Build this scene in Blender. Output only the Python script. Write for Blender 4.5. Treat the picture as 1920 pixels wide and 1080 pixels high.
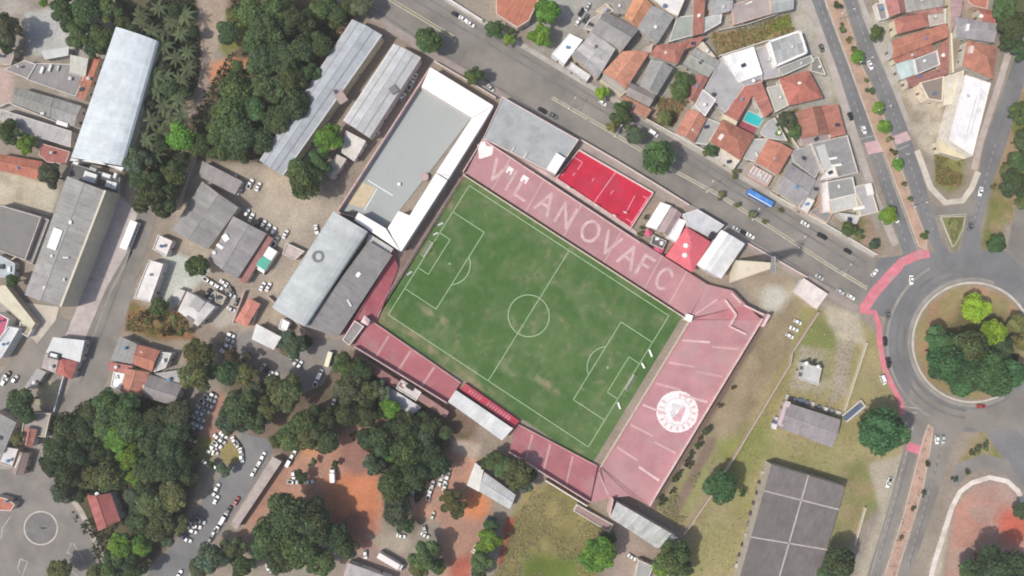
import bpy, bmesh, math, random
import numpy as np
from mathutils import Vector

for o in list(bpy.data.objects):
    bpy.data.objects.remove(o, do_unlink=True)
SC = bpy.context.scene
COL = SC.collection
R = math.radians
random.seed(7)
RNG = np.random.RandomState(11)

# ------------------------------------------------------------------ camera, sky, sun, exposure
ALT = 300.0                      # drone height in metres
PPM = 4.25                       # photo pixels per metre on the ground
cam_d = bpy.data.cameras.new('camera')
cam = bpy.data.objects.new('camera', cam_d)
COL.objects.link(cam)
cam.location = (0, 0, ALT)
cam.rotation_euler = (0, 0, 0)
cam_d.sensor_width = 36.0
cam_d.lens = 36.0 * ALT / (1920 / PPM)
cam_d.clip_end = 6000
cam_d.clip_start = 1.0
SC.camera = cam

SUN_ELEV, SUN_DIR = R(55), (-0.955, -0.297)        # light comes from the left, a little from below in the picture
world = bpy.data.worlds.new('World')
SC.world = world
world.use_nodes = True
wn = world.node_tree
wn.nodes.clear()
sky = wn.nodes.new('ShaderNodeTexSky')
sky.sky_type = 'NISHITA'
sky.sun_disc = False
sky.sun_elevation = SUN_ELEV
sky.sun_rotation = math.atan2(SUN_DIR[0], SUN_DIR[1])
sky.air_density = 1.0
sky.dust_density = 3.0
bg = wn.nodes.new('ShaderNodeBackground')
bg.inputs['Strength'].default_value = 0.11
wo = wn.nodes.new('ShaderNodeOutputWorld')
wn.links.new(sky.outputs[0], bg.inputs[0])
wn.links.new(bg.outputs[0], wo.inputs[0])

sun_d = bpy.data.lights.new('sun', 'SUN')
sun_d.energy = 3.1
sun_d.angle = R(2.2)
sun_d.color = (1.0, 0.945, 0.85)
sun = bpy.data.objects.new('sun', sun_d)
COL.objects.link(sun)
sv = Vector((SUN_DIR[0] * math.cos(SUN_ELEV), SUN_DIR[1] * math.cos(SUN_ELEV), math.sin(SUN_ELEV)))
sun.rotation_euler = sv.to_track_quat('Z', 'Y').to_euler()
sun.location = (-150, -90, 260)

SC.view_settings.view_transform = 'Standard'
SC.view_settings.look = 'None'
SC.view_settings.exposure = 0.27
SC.view_settings.gamma = 1.0
SC.render.engine = 'CYCLES'
SC.cycles.use_denoising = True
SC.cycles.max_bounces = 5
SC.cycles.diffuse_bounces = 3
SC.cycles.filter_width = 1.9

# ------------------------------------------------------------------ coordinates
def P(px, py, h=0.0):
    """the point at height h that the photograph shows at pixel (px, py)"""
    k = (ALT - h) / ALT
    return Vector(((px - 960) / PPM * k, (540 - py) / PPM * k, h))

def PP(pts, h=0.0):
    return [P(x, y, h) for x, y in pts]

# ------------------------------------------------------------------ mesh helpers
class MB:
    def __init__(s):
        s.v, s.f, s.uv, s.m, s.c = [], [], [], [], []
    def face(s, pts, mi=0, uv=None, col=None):
        n = len(s.v)
        s.v.extend([tuple(p) for p in pts])
        s.f.append(tuple(range(n, n + len(pts))))
        s.uv.append(uv)
        s.m.append(mi)
        s.c.append(col)
    def box(s, c, sz, rz=0.0, mi=0):
        x, y, z = sz[0] / 2, sz[1] / 2, sz[2] / 2
        ca, sa = math.cos(rz), math.sin(rz)
        p = []
        for dz in (-z, z):
            for dx, dy in ((-x, -y), (x, -y), (x, y), (-x, y)):
                p.append((c[0] + dx * ca - dy * sa, c[1] + dx * sa + dy * ca, c[2] + dz))
        s.hexa(p, mi)
    def hexa(s, p, mi=0):
        n = len(s.v)
        s.v.extend([tuple(q) for q in p])
        for f in ((0, 3, 2, 1), (4, 5, 6, 7), (0, 1, 5, 4), (1, 2, 6, 5), (2, 3, 7, 6), (3, 0, 4, 7)):
            s.f.append(tuple(n + i for i in f)); s.uv.append(None); s.m.append(mi); s.c.append(None)
    def prism(s, poly, z0, z1, mi=0, top=True):
        poly = ccw(poly)
        n = len(poly)
        for i in range(n):
            a, b = poly[i], poly[(i + 1) % n]
            s.face([(a[0], a[1], z0), (b[0], b[1], z0), (b[0], b[1], z1), (a[0], a[1], z1)], mi)
        if top:
            s.face([(a[0], a[1], z1) for a in poly], mi)
    def tube(s, a, b, r0, r1, n=7, mi=0, cap=True):
        a, b = Vector(a), Vector(b)
        d = (b - a)
        if d.length < 1e-6: return
        q = d.to_track_quat('Z', 'Y')
        ra = [a + q @ Vector((math.cos(t) * r0, math.sin(t) * r0, 0)) for t in [2 * math.pi * i / n for i in range(n)]]
        rb = [b + q @ Vector((math.cos(t) * r1, math.sin(t) * r1, 0)) for t in [2 * math.pi * i / n for i in range(n)]]
        for i in range(n):
            j = (i + 1) % n
            s.face([ra[i], ra[j], rb[j], rb[i]], mi)
        if cap:
            s.face(rb, mi); s.face(ra[::-1], mi)
    def mesh(s, name, mats):
        me = bpy.data.meshes.new(name)
        me.from_pydata(s.v, [], s.f)
        for m in (mats if isinstance(mats, (list, tuple)) else [mats]):
            me.materials.append(m)
        if any(s.m):
            me.polygons.foreach_set('material_index', s.m)
        if any(u is not None for u in s.uv):
            ul = me.uv_layers.new(name='UVMap')
            flat = []
            for f, u in zip(s.f, s.uv):
                for k in range(len(f)):
                    flat.extend(u[k] if u else (0.0, 0.0))
            ul.data.foreach_set('uv', flat)
        if any(c is not None for c in s.c):
            at = me.color_attributes.new('Tint', 'FLOAT_COLOR', 'CORNER')
            flat = []
            for f, c in zip(s.f, s.c):
                c = c if c is not None else (1, 1, 1)
                flat.extend((c[0], c[1], c[2], 1.0) * len(f))
            at.data.foreach_set('color', flat)
        me.update()
        return me
    def build(s, name, mats, parent=None, color=None):
        return link(name, s.mesh(name, mats), parent, color)

def link(name, me, parent=None, color=None):
    o = bpy.data.objects.new(name, me)
    COL.objects.link(o)
    if parent is not None: o.parent = parent
    if color is not None: o.color = (color[0], color[1], color[2], 1.0)
    return o

def empty(name, loc=(0, 0, 0), rz=0.0):
    o = bpy.data.objects.new(name, None)
    COL.objects.link(o)
    o.location = loc
    o.rotation_euler = (0, 0, rz)
    o.empty_display_size = 0.5
    return o

def ccw(poly):
    a = 0.0
    for i in range(len(poly)):
        p, q = poly[i], poly[(i + 1) % len(poly)]
        a += p[0] * q[1] - q[0] * p[1]
    return list(poly) if a > 0 else list(poly)[::-1]

def centroid(poly):
    n = len(poly)
    return Vector((sum(p[0] for p in poly) / n, sum(p[1] for p in poly) / n, 0))

def inset(poly, d):
    poly = ccw(poly)
    n = len(poly); out = []
    for i in range(n):
        p0, p1, p2 = Vector(poly[i - 1][:2]), Vector(poly[i][:2]), Vector(poly[(i + 1) % n][:2])
        e1, e2 = (p1 - p0).normalized(), (p2 - p1).normalized()
        n1, n2 = Vector((-e1.y, e1.x)), Vector((-e2.y, e2.x))
        b = n1 + n2
        L = max(0.35, 1 + n1.dot(n2))
        q = p1 + b * (d / L)
        out.append(Vector((q.x, q.y, 0)))
    return out

def lerp(a, b, t):
    return Vector(a) * (1 - t) + Vector(b) * t

def tagp(o, label, cat, group=None, kind=None):
    o['label'] = label
    o['category'] = cat
    if group: o['group'] = group
    if kind: o['kind'] = kind
    return o

# things whose label is completed by their place next to a landmark (done once all are built)
PENDING = []
def later(o, desc, cat, px, group=None):
    o['category'] = cat
    if group: o['group'] = group
    PENDING.append((o, desc, px))
    return o

# ------------------------------------------------------------------ materials
def lin(r, g, b):
    f = lambda c: ((c / 255 + 0.055) / 1.055) ** 2.4 if c > 10 else c / 255 / 12.92
    return (f(r), f(g), f(b))

def new_mat(name):
    m = bpy.data.materials.new(name)
    m.use_nodes = True
    nt = m.node_tree
    b = nt.nodes['Principled BSDF']
    return m, nt, b

def N(nt, t, **kw):
    n = nt.nodes.new(t)
    for k, v in kw.items(): setattr(n, k, v)
    return n

def noise(nt, vec, scale, detail=4, rough=0.55):
    n = N(nt, 'ShaderNodeTexNoise')
    n.inputs['Scale'].default_value = scale
    n.inputs['Detail'].default_value = detail
    n.inputs['Roughness'].default_value = rough
    nt.links.new(vec, n.inputs['Vector'])
    return n.outputs['Fac']

def ramp(nt, fac, lo, hi, a=0.0, b=1.0):
    n = N(nt, 'ShaderNodeMapRange')
    n.inputs['From Min'].default_value = lo
    n.inputs['From Max'].default_value = hi
    n.inputs['To Min'].default_value = a
    n.inputs['To Max'].default_value = b
    nt.links.new(fac, n.inputs['Value'])
    return n.outputs[0]

def mixc(nt, fac, a, b, mode='MIX'):
    n = N(nt, 'ShaderNodeMix', data_type='RGBA', blend_type=mode)
    for sock, v in ((n.inputs[0], fac), (n.inputs[6], a), (n.inputs[7], b)):
        if isinstance(v, (int, float)): sock.default_value = v
        elif isinstance(v, tuple): sock.default_value = (v[0], v[1], v[2], 1)
        else: nt.links.new(v, sock)
    return n.outputs[2]

def scalec(nt, col, fac):
    """colour times a grey factor"""
    n = N(nt, 'ShaderNodeVectorMath', operation='SCALE')
    nt.links.new(col, n.inputs[0])
    if isinstance(fac, (int, float)): n.inputs['Scale'].default_value = fac
    else: nt.links.new(fac, n.inputs['Scale'])
    return n.outputs[0]

def pos(nt):
    return N(nt, 'ShaderNodeNewGeometry').outputs['Position']

def bump(nt, b, h, strength, dist=0.05):
    n = N(nt, 'ShaderNodeBump')
    n.inputs['Strength'].default_value = strength
    n.inputs['Distance'].default_value = dist
    nt.links.new(h, n.inputs['Height'])
    nt.links.new(n.outputs[0], b.inputs['Normal'])

def surf(name, col=None, var=0.25, scale=0.35, fine=0.12, rough=0.85, stain=None, stain_amt=0.5, stain_scale=0.12, bmp=0.0):
    """weathered surface; with col=None the object's own colour is used"""
    m, nt, b = new_mat(name)
    p = pos(nt)
    if col is None:
        base = N(nt, 'ShaderNodeObjectInfo').outputs['Color']
    else:
        c = N(nt, 'ShaderNodeRGB'); c.outputs[0].default_value = (*col, 1); base = c.outputs[0]
    big = ramp(nt, noise(nt, p, scale, 5, 0.6), 0.3, 0.7, 1 - var, 1 + var)
    fin = ramp(nt, noise(nt, p, 2.6, 3, 0.7), 0.25, 0.75, 1 - fine, 1 + fine)
    c1 = scalec(nt, scalec(nt, base, big), fin)
    if stain:
        s = ramp(nt, noise(nt, p, stain_scale, 6, 0.65), 0.5, 0.68, 0, stain_amt)
        c1 = mixc(nt, s, c1, stain)
    nt.links.new(c1, b.inputs['Base Color'])
    b.inputs['Roughness'].default_value = rough
    b.inputs['Specular IOR Level'].default_value = 0.25
    if bmp: bump(nt, b, noise(nt, p, 3.0, 4, 0.7), bmp, 0.06)
    return m

def roofmat(name, pitch, streak, rough, spec, dirt, dirt_amt, bstr):
    """roof covering that takes the object's colour: corrugation along the slope, run-off streaks and patches of grime"""
    m, nt, b = new_mat(name)
    base = N(nt, 'ShaderNodeObjectInfo').outputs['Color']
    uv = N(nt, 'ShaderNodeUVMap').outputs[0]
    p = pos(nt)
    mp = N(nt, 'ShaderNodeMapping'); mp.inputs['Scale'].default_value = (1.1, 0.13, 1)
    nt.links.new(uv, mp.inputs['Vector'])
    add = N(nt, 'ShaderNodeVectorMath', operation='ADD')
    sc = N(nt, 'ShaderNodeVectorMath', operation='SCALE'); sc.inputs['Scale'].default_value = 0.05
    nt.links.new(p, sc.inputs[0]); nt.links.new(mp.outputs[0], add.inputs[0]); nt.links.new(sc.outputs[0], add.inputs[1])
    st = ramp(nt, noise(nt, add.outputs[0], 1.0, 5, 0.65), 0.3, 0.7, 1 - streak, 1 + streak)
    pt = ramp(nt, noise(nt, p, 0.22, 5, 0.6), 0.3, 0.7, 0.86, 1.14)
    fn = ramp(nt, noise(nt, p, 2.4, 3, 0.7), 0.25, 0.75, 0.88, 1.12)
    c1 = scalec(nt, scalec(nt, scalec(nt, base, st), pt), fn)
    d = ramp(nt, noise(nt, p, 0.35, 6, 0.7), 0.52, 0.72, 0, dirt_amt)
    c1 = mixc(nt, d, c1, dirt)
    nt.links.new(c1, b.inputs['Base Color'])
    b.inputs['Roughness'].default_value = rough
    b.inputs['Specular IOR Level'].default_value = spec
    w = N(nt, 'ShaderNodeTexWave', wave_type='BANDS', bands_direction='X')
    w.inputs['Scale'].default_value = pitch
    nt.links.new(uv, w.inputs['Vector'])
    bump(nt, b, w.outputs['Fac'], bstr, 0.05)
    return m

M = {}
M['tile'] = roofmat('clay_tile_roofing', 0.9, 0.24, 0.85, 0.2, (0.10, 0.075, 0.06), 0.55, 0.5)
M['sheet'] = roofmat('corrugated_sheet_roofing', 0.7, 0.16, 0.6, 0.3, (0.10, 0.09, 0.08), 0.45, 0.35)
M['metal'] = roofmat('painted_metal_roofing', 0.5, 0.08, 0.5, 0.35, (0.30, 0.28, 0.26), 0.14, 0.2)
M['slab'] = surf('weathered_concrete_slab', None, 0.11, 0.22, 0.12, 0.9, (0.16, 0.15, 0.14), 0.32, 0.16)
M['wall'] = surf('plastered_wall', None, 0.12, 0.5, 0.08, 0.9, (0.2, 0.17, 0.14), 0.35, 0.4)
M['plain'] = surf('painted_surface', None, 0.08, 0.6, 0.05, 0.7)
M['glass'] = surf('dark_glass', (0.03, 0.037, 0.043), 0.1, 1.0, 0.05, 0.12)
M['dark'] = surf('dark_rubber', (0.02, 0.02, 0.02), 0.1, 1.0, 0.05, 0.8)
M['door'] = surf('painted_door', (0.16, 0.10, 0.07), 0.2, 1.0, 0.1, 0.6)
def carpaint():
    m, nt, b = new_mat('car_paint')
    nt.links.new(N(nt, 'ShaderNodeObjectInfo').outputs['Color'], b.inputs['Base Color'])
    b.inputs['Roughness'].default_value = 0.3
    b.inputs['Coat Weight'].default_value = 0.4
    b.inputs['Coat Roughness'].default_value = 0.1
    return m
M['car'] = carpaint()
M['asphalt'] = surf('worn_asphalt', (0.200, 0.184, 0.168), 0.22, 0.07, 0.12, 0.9, (0.275, 0.245, 0.215), 0.65, 0.04)
M['asphalt_dark'] = surf('newer_asphalt', (0.160, 0.160, 0.165), 0.2, 0.07, 0.12, 0.88, (0.225, 0.215, 0.21), 0.7, 0.045)
M['yard_asphalt'] = surf('dusty_yard_asphalt', (0.20, 0.185, 0.175), 0.2, 0.1, 0.12, 0.92, (0.30, 0.245, 0.20), 0.6, 0.07)
M['paving'] = surf('pavement_concrete', None, 0.16, 0.2, 0.12, 0.9, (0.24, 0.20, 0.17), 0.45, 0.15)
M['line'] = surf('road_paint', (0.40, 0.385, 0.36), 0.25, 0.4, 0.2, 0.8, (0.22, 0.21, 0.20), 0.8, 0.45)
M['kerb'] = surf('kerb_concrete', (0.46, 0.42, 0.37), 0.2, 0.3, 0.12, 0.9)
M['trunk'] = surf('bark', (0.10, 0.075, 0.055), 0.3, 1.2, 0.2, 0.95)
# ------------------------------------------------------------------ terrain: one sheet, soil and grass blended over a fine grid
def vnoise(x, y, cell, seed):
    rs = np.random.RandomState(seed)
    g = rs.rand(97, 97)
    fx, fy = x / cell, y / cell
    ix, iy = np.floor(fx).astype(int), np.floor(fy).astype(int)
    tx, ty = fx - ix, fy - iy
    tx, ty = tx * tx * (3 - 2 * tx), ty * ty * (3 - 2 * ty)
    a = g[iy % 97, ix % 97]; b = g[iy % 97, (ix + 1) % 97]
    c = g[(iy + 1) % 97, ix % 97]; d = g[(iy + 1) % 97, (ix + 1) % 97]
    return (a * (1 - tx) + b * tx) * (1 - ty) + (c * (1 - tx) + d * tx) * ty

def fbm(x, y, cell, seed, octv=4):
    s = 0; amp = 0.5; tot = 0
    for o in range(octv):
        s = s + amp * vnoise(x + 31.7 * o, y + 17.3 * o, cell / 2 ** o, seed + o); tot += amp; amp *= 0.55
    return s / tot

def sdist(px, py, poly):
    """signed distance in pixels, positive inside"""
    d = np.full(px.shape, 1e9); ins = np.zeros(px.shape, bool)
    n = len(poly)
    for i in range(n):
        x0, y0 = poly[i]; x1, y1 = poly[(i + 1) % n]
        ex, ey = x1 - x0, y1 - y0
        L = ex * ex + ey * ey + 1e-9
        t = np.clip(((px - x0) * ex + (py - y0) * ey) / L, 0, 1)
        d = np.minimum(d, np.hypot(px - x0 - t * ex, py - y0 - t * ey))
        c = ((y0 > py) != (y1 > py)) & (px < ex * (py - y0) / (ey if abs(ey) > 1e-9 else 1e-9) + x0)
        ins ^= c
    return np.where(ins, d, -d)

STEP = 3.6
gx = np.arange(-140, 2062, STEP); gy = np.arange(-140, 1222, STEP)
GX, GY = np.meshgrid(gx, gy)
colr = np.zeros(GX.shape + (3,))
colr[:] = (0.27, 0.235, 0.20)
big = fbm(GX, GY, 150, 3); med = fbm(GX, GY, 42, 9); fin = fbm(GX, GY, 12, 21, 3)

def zone(poly, c, soft=6, warp=26, c2=None, cell=40, seed=1):
    global colr
    sd = sdist(GX, GY, poly) + (fbm(GX, GY, 34, 50 + seed) - 0.5) * warp
    w = np.clip((sd + soft) / (2 * soft), 0, 1)[..., None]
    cc = np.array(c)[None, None, :] * np.ones(colr.shape)
    if c2 is not None:
        t = np.clip((fbm(GX, GY, cell, 70 + seed) - 0.38) / 0.24, 0, 1)[..., None]
        cc = cc * (1 - t) + np.array(c2) * t
    colr = colr * (1 - w) + cc * w

def disc(cx, cy, r, c, soft=8, warp=14, c2=None, seed=1):
    zone([(cx + r * math.cos(a), cy + r * math.sin(a)) for a in np.linspace(0, 2 * math.pi, 14)[:-1]], c, soft, warp, c2, 25, seed)

SOIL = (0.10, 0.085, 0.06); OLIVE = (0.20, 0.185, 0.095); STRAW = (0.30, 0.265, 0.165); GRN = (0.105, 0.145, 0.045)
DUST = (0.34, 0.29, 0.24); REDD = (0.40, 0.185, 0.125); CONC = (0.40, 0.385, 0.36)
# upper left
zone([(-140, -140), (260, -140), (240, 120), (150, 260), (-140, 320)], (0.36, 0.335, 0.31), c2=(0.27, 0.24, 0.21))
zone([(45, 25), (100, 15), (135, 85), (120, 105), (55, 100)], (0.40, 0.40, 0.39), 4, 8)
zone([(-20, 100), (30, 150), (20, 190), (-20, 200)], (0.40, 0.31, 0.28), 5, 8)
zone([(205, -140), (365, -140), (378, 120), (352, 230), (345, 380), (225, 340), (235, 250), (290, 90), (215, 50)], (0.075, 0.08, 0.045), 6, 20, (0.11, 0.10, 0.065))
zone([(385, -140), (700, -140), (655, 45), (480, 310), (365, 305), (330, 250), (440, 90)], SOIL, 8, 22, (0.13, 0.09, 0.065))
zone([(350, -140), (440, -140), (428, 50), (405, 100), (398, 150), (378, 200), (350, 235), (340, 200), (372, 130), (380, 60)], (0.36, 0.30, 0.25), 6, 14, (0.29, 0.23, 0.19))
zone([(395, 118), (440, 108), (482, 118), (470, 138), (420, 140), (395, 150)], (0.48, 0.24, 0.15), 8, 14)
zone([(425, 35), (475, 0), (470, 60), (430, 110), (408, 95)], (0.17, 0.17, 0.07), 6, 14)
zone([(700, 20), (760, 30), (830, 80), (905, 125), (945, 165), (930, 185), (820, 118), (705, 60)], (0.30, 0.235, 0.205), 6, 12, (0.24, 0.20, 0.16))
zone([(470, -140), (720, -140), (700, 30), (660, 30)], (0.2, 0.18, 0.15), 6, 16)
# yards round the sheds
zone([(355, 300), (480, 310), (530, 330), (640, 385), (640, 420), (520, 600), (500, 640), (420, 600), (300, 560), (320, 420)], (0.305, 0.262, 0.222), 6, 16, (0.36, 0.31, 0.255))
zone([(490, 330), (545, 325), (600, 395), (560, 450), (500, 410)], (0.40, 0.345, 0.285), 14, 26)
zone([(310, 470), (345, 480), (395, 505), (350, 560), (320, 575), (275, 560)], (0.46, 0.475, 0.43), 4, 8)
zone([(245, 565), (345, 590), (370, 640), (300, 640), (232, 620)], (0.25, 0.145, 0.085), 5, 16, (0.15, 0.13, 0.06), 18)
zone([(400, 540), (455, 560), (440, 610), (410, 615), (380, 590)], (0.40, 0.37, 0.33), 6, 10)
# stepped cream terrace left
zone([(-20, 315), (115, 352), (95, 405), (-20, 380)], (0.46, 0.42, 0.34), 3, 6, (0.34, 0.31, 0.25))
zone([(-20, 540), (70, 600), (60, 640), (-20, 600)], (0.32, 0.30, 0.28), 4, 6)
# lower left woodland and street corner
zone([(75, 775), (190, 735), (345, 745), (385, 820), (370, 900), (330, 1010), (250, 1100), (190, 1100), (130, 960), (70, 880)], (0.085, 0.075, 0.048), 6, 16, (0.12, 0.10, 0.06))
zone([(-140, 700), (60, 690), (140, 690), (120, 790), (70, 880), (-140, 900)], (0.33, 0.29, 0.265), 5, 10, (0.25, 0.22, 0.20))
zone([(75, 715), (120, 720), (108, 765), (68, 760)], (0.40, 0.37, 0.26), 4, 8)
# car park under the trees
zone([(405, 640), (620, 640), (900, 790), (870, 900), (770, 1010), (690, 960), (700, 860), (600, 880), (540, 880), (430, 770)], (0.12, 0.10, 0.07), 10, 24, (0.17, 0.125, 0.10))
zone([(410, 735), (428, 745), (428, 800), (440, 815), (395, 840), (360, 835), (385, 780)], (0.31, 0.19, 0.15), 5, 10)
zone([(358, 812), (402, 822), (398, 862), (345, 868), (340, 840)], (0.22, 0.205, 0.085), 6, 12)
disc(433, 850, 22, (0.27, 0.225, 0.11), 4, 8)
zone([(430, 640), (470, 615), (515, 655), (465, 670)], (0.20, 0.21, 0.23), 5, 8)
zone([(470, 655), (520, 660), (545, 690), (500, 700)], (0.34, 0.29, 0.285), 6, 12)
# red earth
zone([(560, 850), (640, 815), (680, 800), (700, 880), (725, 960), (705, 1040), (640, 1000), (600, 930), (500, 970), (440, 1020), (500, 900), (535, 868)], (0.40, 0.245, 0.185), 8, 20, (0.33, 0.195, 0.15))
zone([(612, 890), (660, 880), (705, 900), (715, 960), (700, 985), (640, 985), (610, 945)], (0.46, 0.205, 0.125), 10, 26)
zone([(640, 830), (690, 820), (700, 880), (660, 890), (640, 870)], (0.27, 0.155, 0.13), 8, 18)
zone([(605, 970), (690, 960), (715, 1040), (660, 1050), (620, 1000)], (0.27, 0.115, 0.09), 9, 24, (0.36, 0.18, 0.14))
zone([(565, 832), (605, 830), (600, 855), (565, 858)], (0.47, 0.25, 0.15), 6, 12)
zone([(760, 930), (820, 910), (840, 850), (885, 820), (895, 880), (910, 950), (895, 1100), (830, 1100), (825, 980), (770, 970)], (0.40, 0.245, 0.185), 8, 18, (0.34, 0.215, 0.175))
disc(893, 948, 26, (0.52, 0.23, 0.13), 10, 16)
zone([(848, 1050), (885, 1040), (885, 1100), (845, 1100)], (0.36, 0.13, 0.10), 8, 14)
zone([(845, 820), (905, 835), (890, 860), (850, 845)], (0.42, 0.36, 0.31), 5, 12)
zone([(640, 1030), (760, 1020), (830, 1100), (640, 1100)], (0.29, 0.225, 0.20), 8, 14)
zone([(690, 1005), (770, 1000), (780, 1030), (720, 1040)], (0.34, 0.30, 0.25), 8, 18)
# field south of the ground
zone([(985, 915), (1040, 900), (1115, 950), (1150, 1000), (1110, 1100), (925, 1100), (940, 1020)], (0.25, 0.215, 0.11), 8, 18, (0.185, 0.16, 0.075), 55)
zone([(985, 1040), (1080, 1040), (1080, 1110), (975, 1110)], (0.12, 0.155, 0.045), 12, 26)
zone([(950, 970), (965, 975), (945, 1060), (930, 1060)], (0.30, 0.09, 0.07), 4, 8)
zone([(1150, 1000), (1235, 1040), (1240, 1100), (1150, 1100)], (0.30, 0.245, 0.215), 5, 10)
# lane and field east of the ground
zone([(1435, 590), (1478, 555), (1530, 560), (1490, 650), (1300, 990), (1260, 985), (1215, 955)], (0.30, 0.25, 0.175), 4, 8, (0.25, 0.205, 0.14))
zone([(1225, 950), (1290, 880), (1340, 860), (1300, 960), (1270, 985)], (0.245, 0.235, 0.115), 10, 20)
zone([(1500, 575), (1600, 590), (1640, 620), (1700, 800), (1690, 870), (1600, 1000), (1580, 1100), (1280, 1100), (1285, 1000), (1480, 660)], (0.255, 0.235, 0.12), 5, 10, (0.30, 0.26, 0.155), 50)
zone([(1500, 610), (1560, 600), (1600, 650), (1560, 660), (1500, 650)], (0.185, 0.20, 0.085), 10, 22)
zone([(1340, 830), (1440, 780), (1440, 860), (1380, 920)], (0.21, 0.215, 0.09), 14, 30)
zone([(1585, 880), (1640, 850), (1650, 950), (1590, 1000)], (0.27, 0.215, 0.13), 10, 22, (0.17, 0.19, 0.08))
zone([(1545, 570), (1612, 590), (1620, 640), (1590, 650), (1555, 610)], (0.42, 0.375, 0.30), 6, 16)
zone([(1570, 640), (1600, 640), (1590, 740), (1555, 760)], (0.33, 0.285, 0.235), 5, 10)
zone([(1500, 650), (1560, 660), (1555, 740), (1480, 730)], (0.25, 0.235, 0.14), 6, 10, (0.34, 0.31, 0.25))
zone([(1375, 480), (1440, 480), (1490, 515), (1490, 555), (1440, 580), (1395, 550)], (0.29, 0.235, 0.175), 6, 14, (0.34, 0.29, 0.22))
disc(1450, 560, 26, (0.46, 0.44, 0.39), 8, 14)
zone([(1250, 965), (1330, 820), (1345, 822), (1268, 975)], (0.20, 0.15, 0.12), 4, 10)  # dark strip beside the lane: shade put into the soil colour
zone([(1218, 950), (1425, 605), (1436, 612), (1230, 958)], (0.17, 0.125, 0.105), 4, 8)  # strip at the rear wall's foot: its shadow put into the soil colour
zone([(1630, 870), (1700, 850), (1690, 960), (1640, 1100), (1600, 1100), (1650, 960)], (0.36, 0.32, 0.26), 5, 10)
# housing blocks on the right
zone([(930, -140), (1510, -140), (1600, 160), (1650, 420), (1640, 480), (1260, 250), (1010, 110)], (0.33, 0.31, 0.285), 4, 8, (0.27, 0.25, 0.225))
zone([(1330, 62), (1420, 50), (1480, 25), (1495, 58), (1440, 75), (1345, 105)], (0.27, 0.20, 0.115), 6, 14, (0.18, 0.17, 0.075), 22)
zone([(1440, 38), (1478, 25), (1488, 52), (1445, 62)], (0.135, 0.175, 0.04), 4, 8)
zone([(1225, 180), (1290, 190), (1290, 215), (1260, 240), (1215, 230)], (0.22, 0.20, 0.12), 6, 14, (0.30, 0.24, 0.20))
zone([(1270, 130), (1300, 150), (1290, 185), (1262, 180)], (0.12, 0.13, 0.06), 6, 10)
zone([(1445, 220), (1495, 205), (1500, 260), (1480, 275)], (0.12, 0.13, 0.06), 5, 10)
zone([(1480, 5), (1520, 0), (1600, 230), (1570, 260), (1530, 110), (1490, 60)], (0.40, 0.37, 0.32), 6, 12, (0.30, 0.28, 0.22))
zone([(1560, 410), (1625, 400), (1660, 470), (1640, 485)], (0.32, 0.24, 0.19), 6, 12, (0.16, 0.15, 0.07))
zone([(1610, 20), (1660, 30), (1690, 160), (1660, 180)], (0.37, 0.35, 0.30), 5, 10)
zone([(1655, 160), (1760, 170), (1780, 270), (1750, 300), (1700, 240), (1675, 190)], (0.42, 0.385, 0.33), 6, 12, (0.30, 0.255, 0.20), 22)
zone([(1752, 290), (1810, 298), (1812, 345), (1780, 365), (1755, 345)], (0.20, 0.195, 0.085), 6, 12, (0.15, 0.17, 0.06))
zone([(1825, 285), (1850, 250), (1842, 310), (1820, 345)], (0.38, 0.26, 0.20), 4, 6)
zone([(1760, 405), (1812, 402), (1790, 470)], (0.16, 0.18, 0.06), 4, 8)
zone([(1860, -140), (2062, -140), (2062, 110), (1900, 100), (1870, 60)], (0.10, 0.105, 0.05), 6, 14)
zone([(1890, 160), (2062, 130), (2062, 400), (1890, 420), (1850, 480), (1835, 470), (1862, 345)], (0.30, 0.225, 0.155), 6, 12, (0.15, 0.16, 0.06), 40)
# roundabout garden, lower right
disc(1823, 642, 108, (0.26, 0.225, 0.125), 4, 6, (0.33, 0.225, 0.145), 5)
disc(1835, 650, 78, (0.13, 0.115, 0.06), 14, 22)
zone([(1785, 905), (1815, 830), (1840, 805), (1865, 825), (1885, 865), (1840, 870)], (0.28, 0.235, 0.15), 6, 10, (0.19, 0.19, 0.08))
zone([(1770, 1100), (1790, 950), (1830, 905), (1880, 900), (1925, 960), (2062, 900), (2062, 1222), (1770, 1222)], (0.40, 0.235, 0.195), 5, 10, (0.36, 0.26, 0.225))
disc(1905, 985, 34, (0.43, 0.135, 0.10), 12, 22)
zone([(1700, 1222), (1745, 1060), (1770, 980), (1785, 955), (1765, 1080), (1740, 1222)], (0.40, 0.355, 0.30), 4, 8)

lum_ = colr.mean(-1, keepdims=True); colr = np.clip(lum_ + (colr - lum_) * 1.18, 0.01, 1) * 0.93
colr *= (0.80 + 0.40 * med)[..., None] * (0.88 + 0.24 * fin)[..., None]
colr[..., 0] *= 0.94 + 0.12 * big; colr[..., 2] *= 1.05 - 0.10 * big

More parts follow.
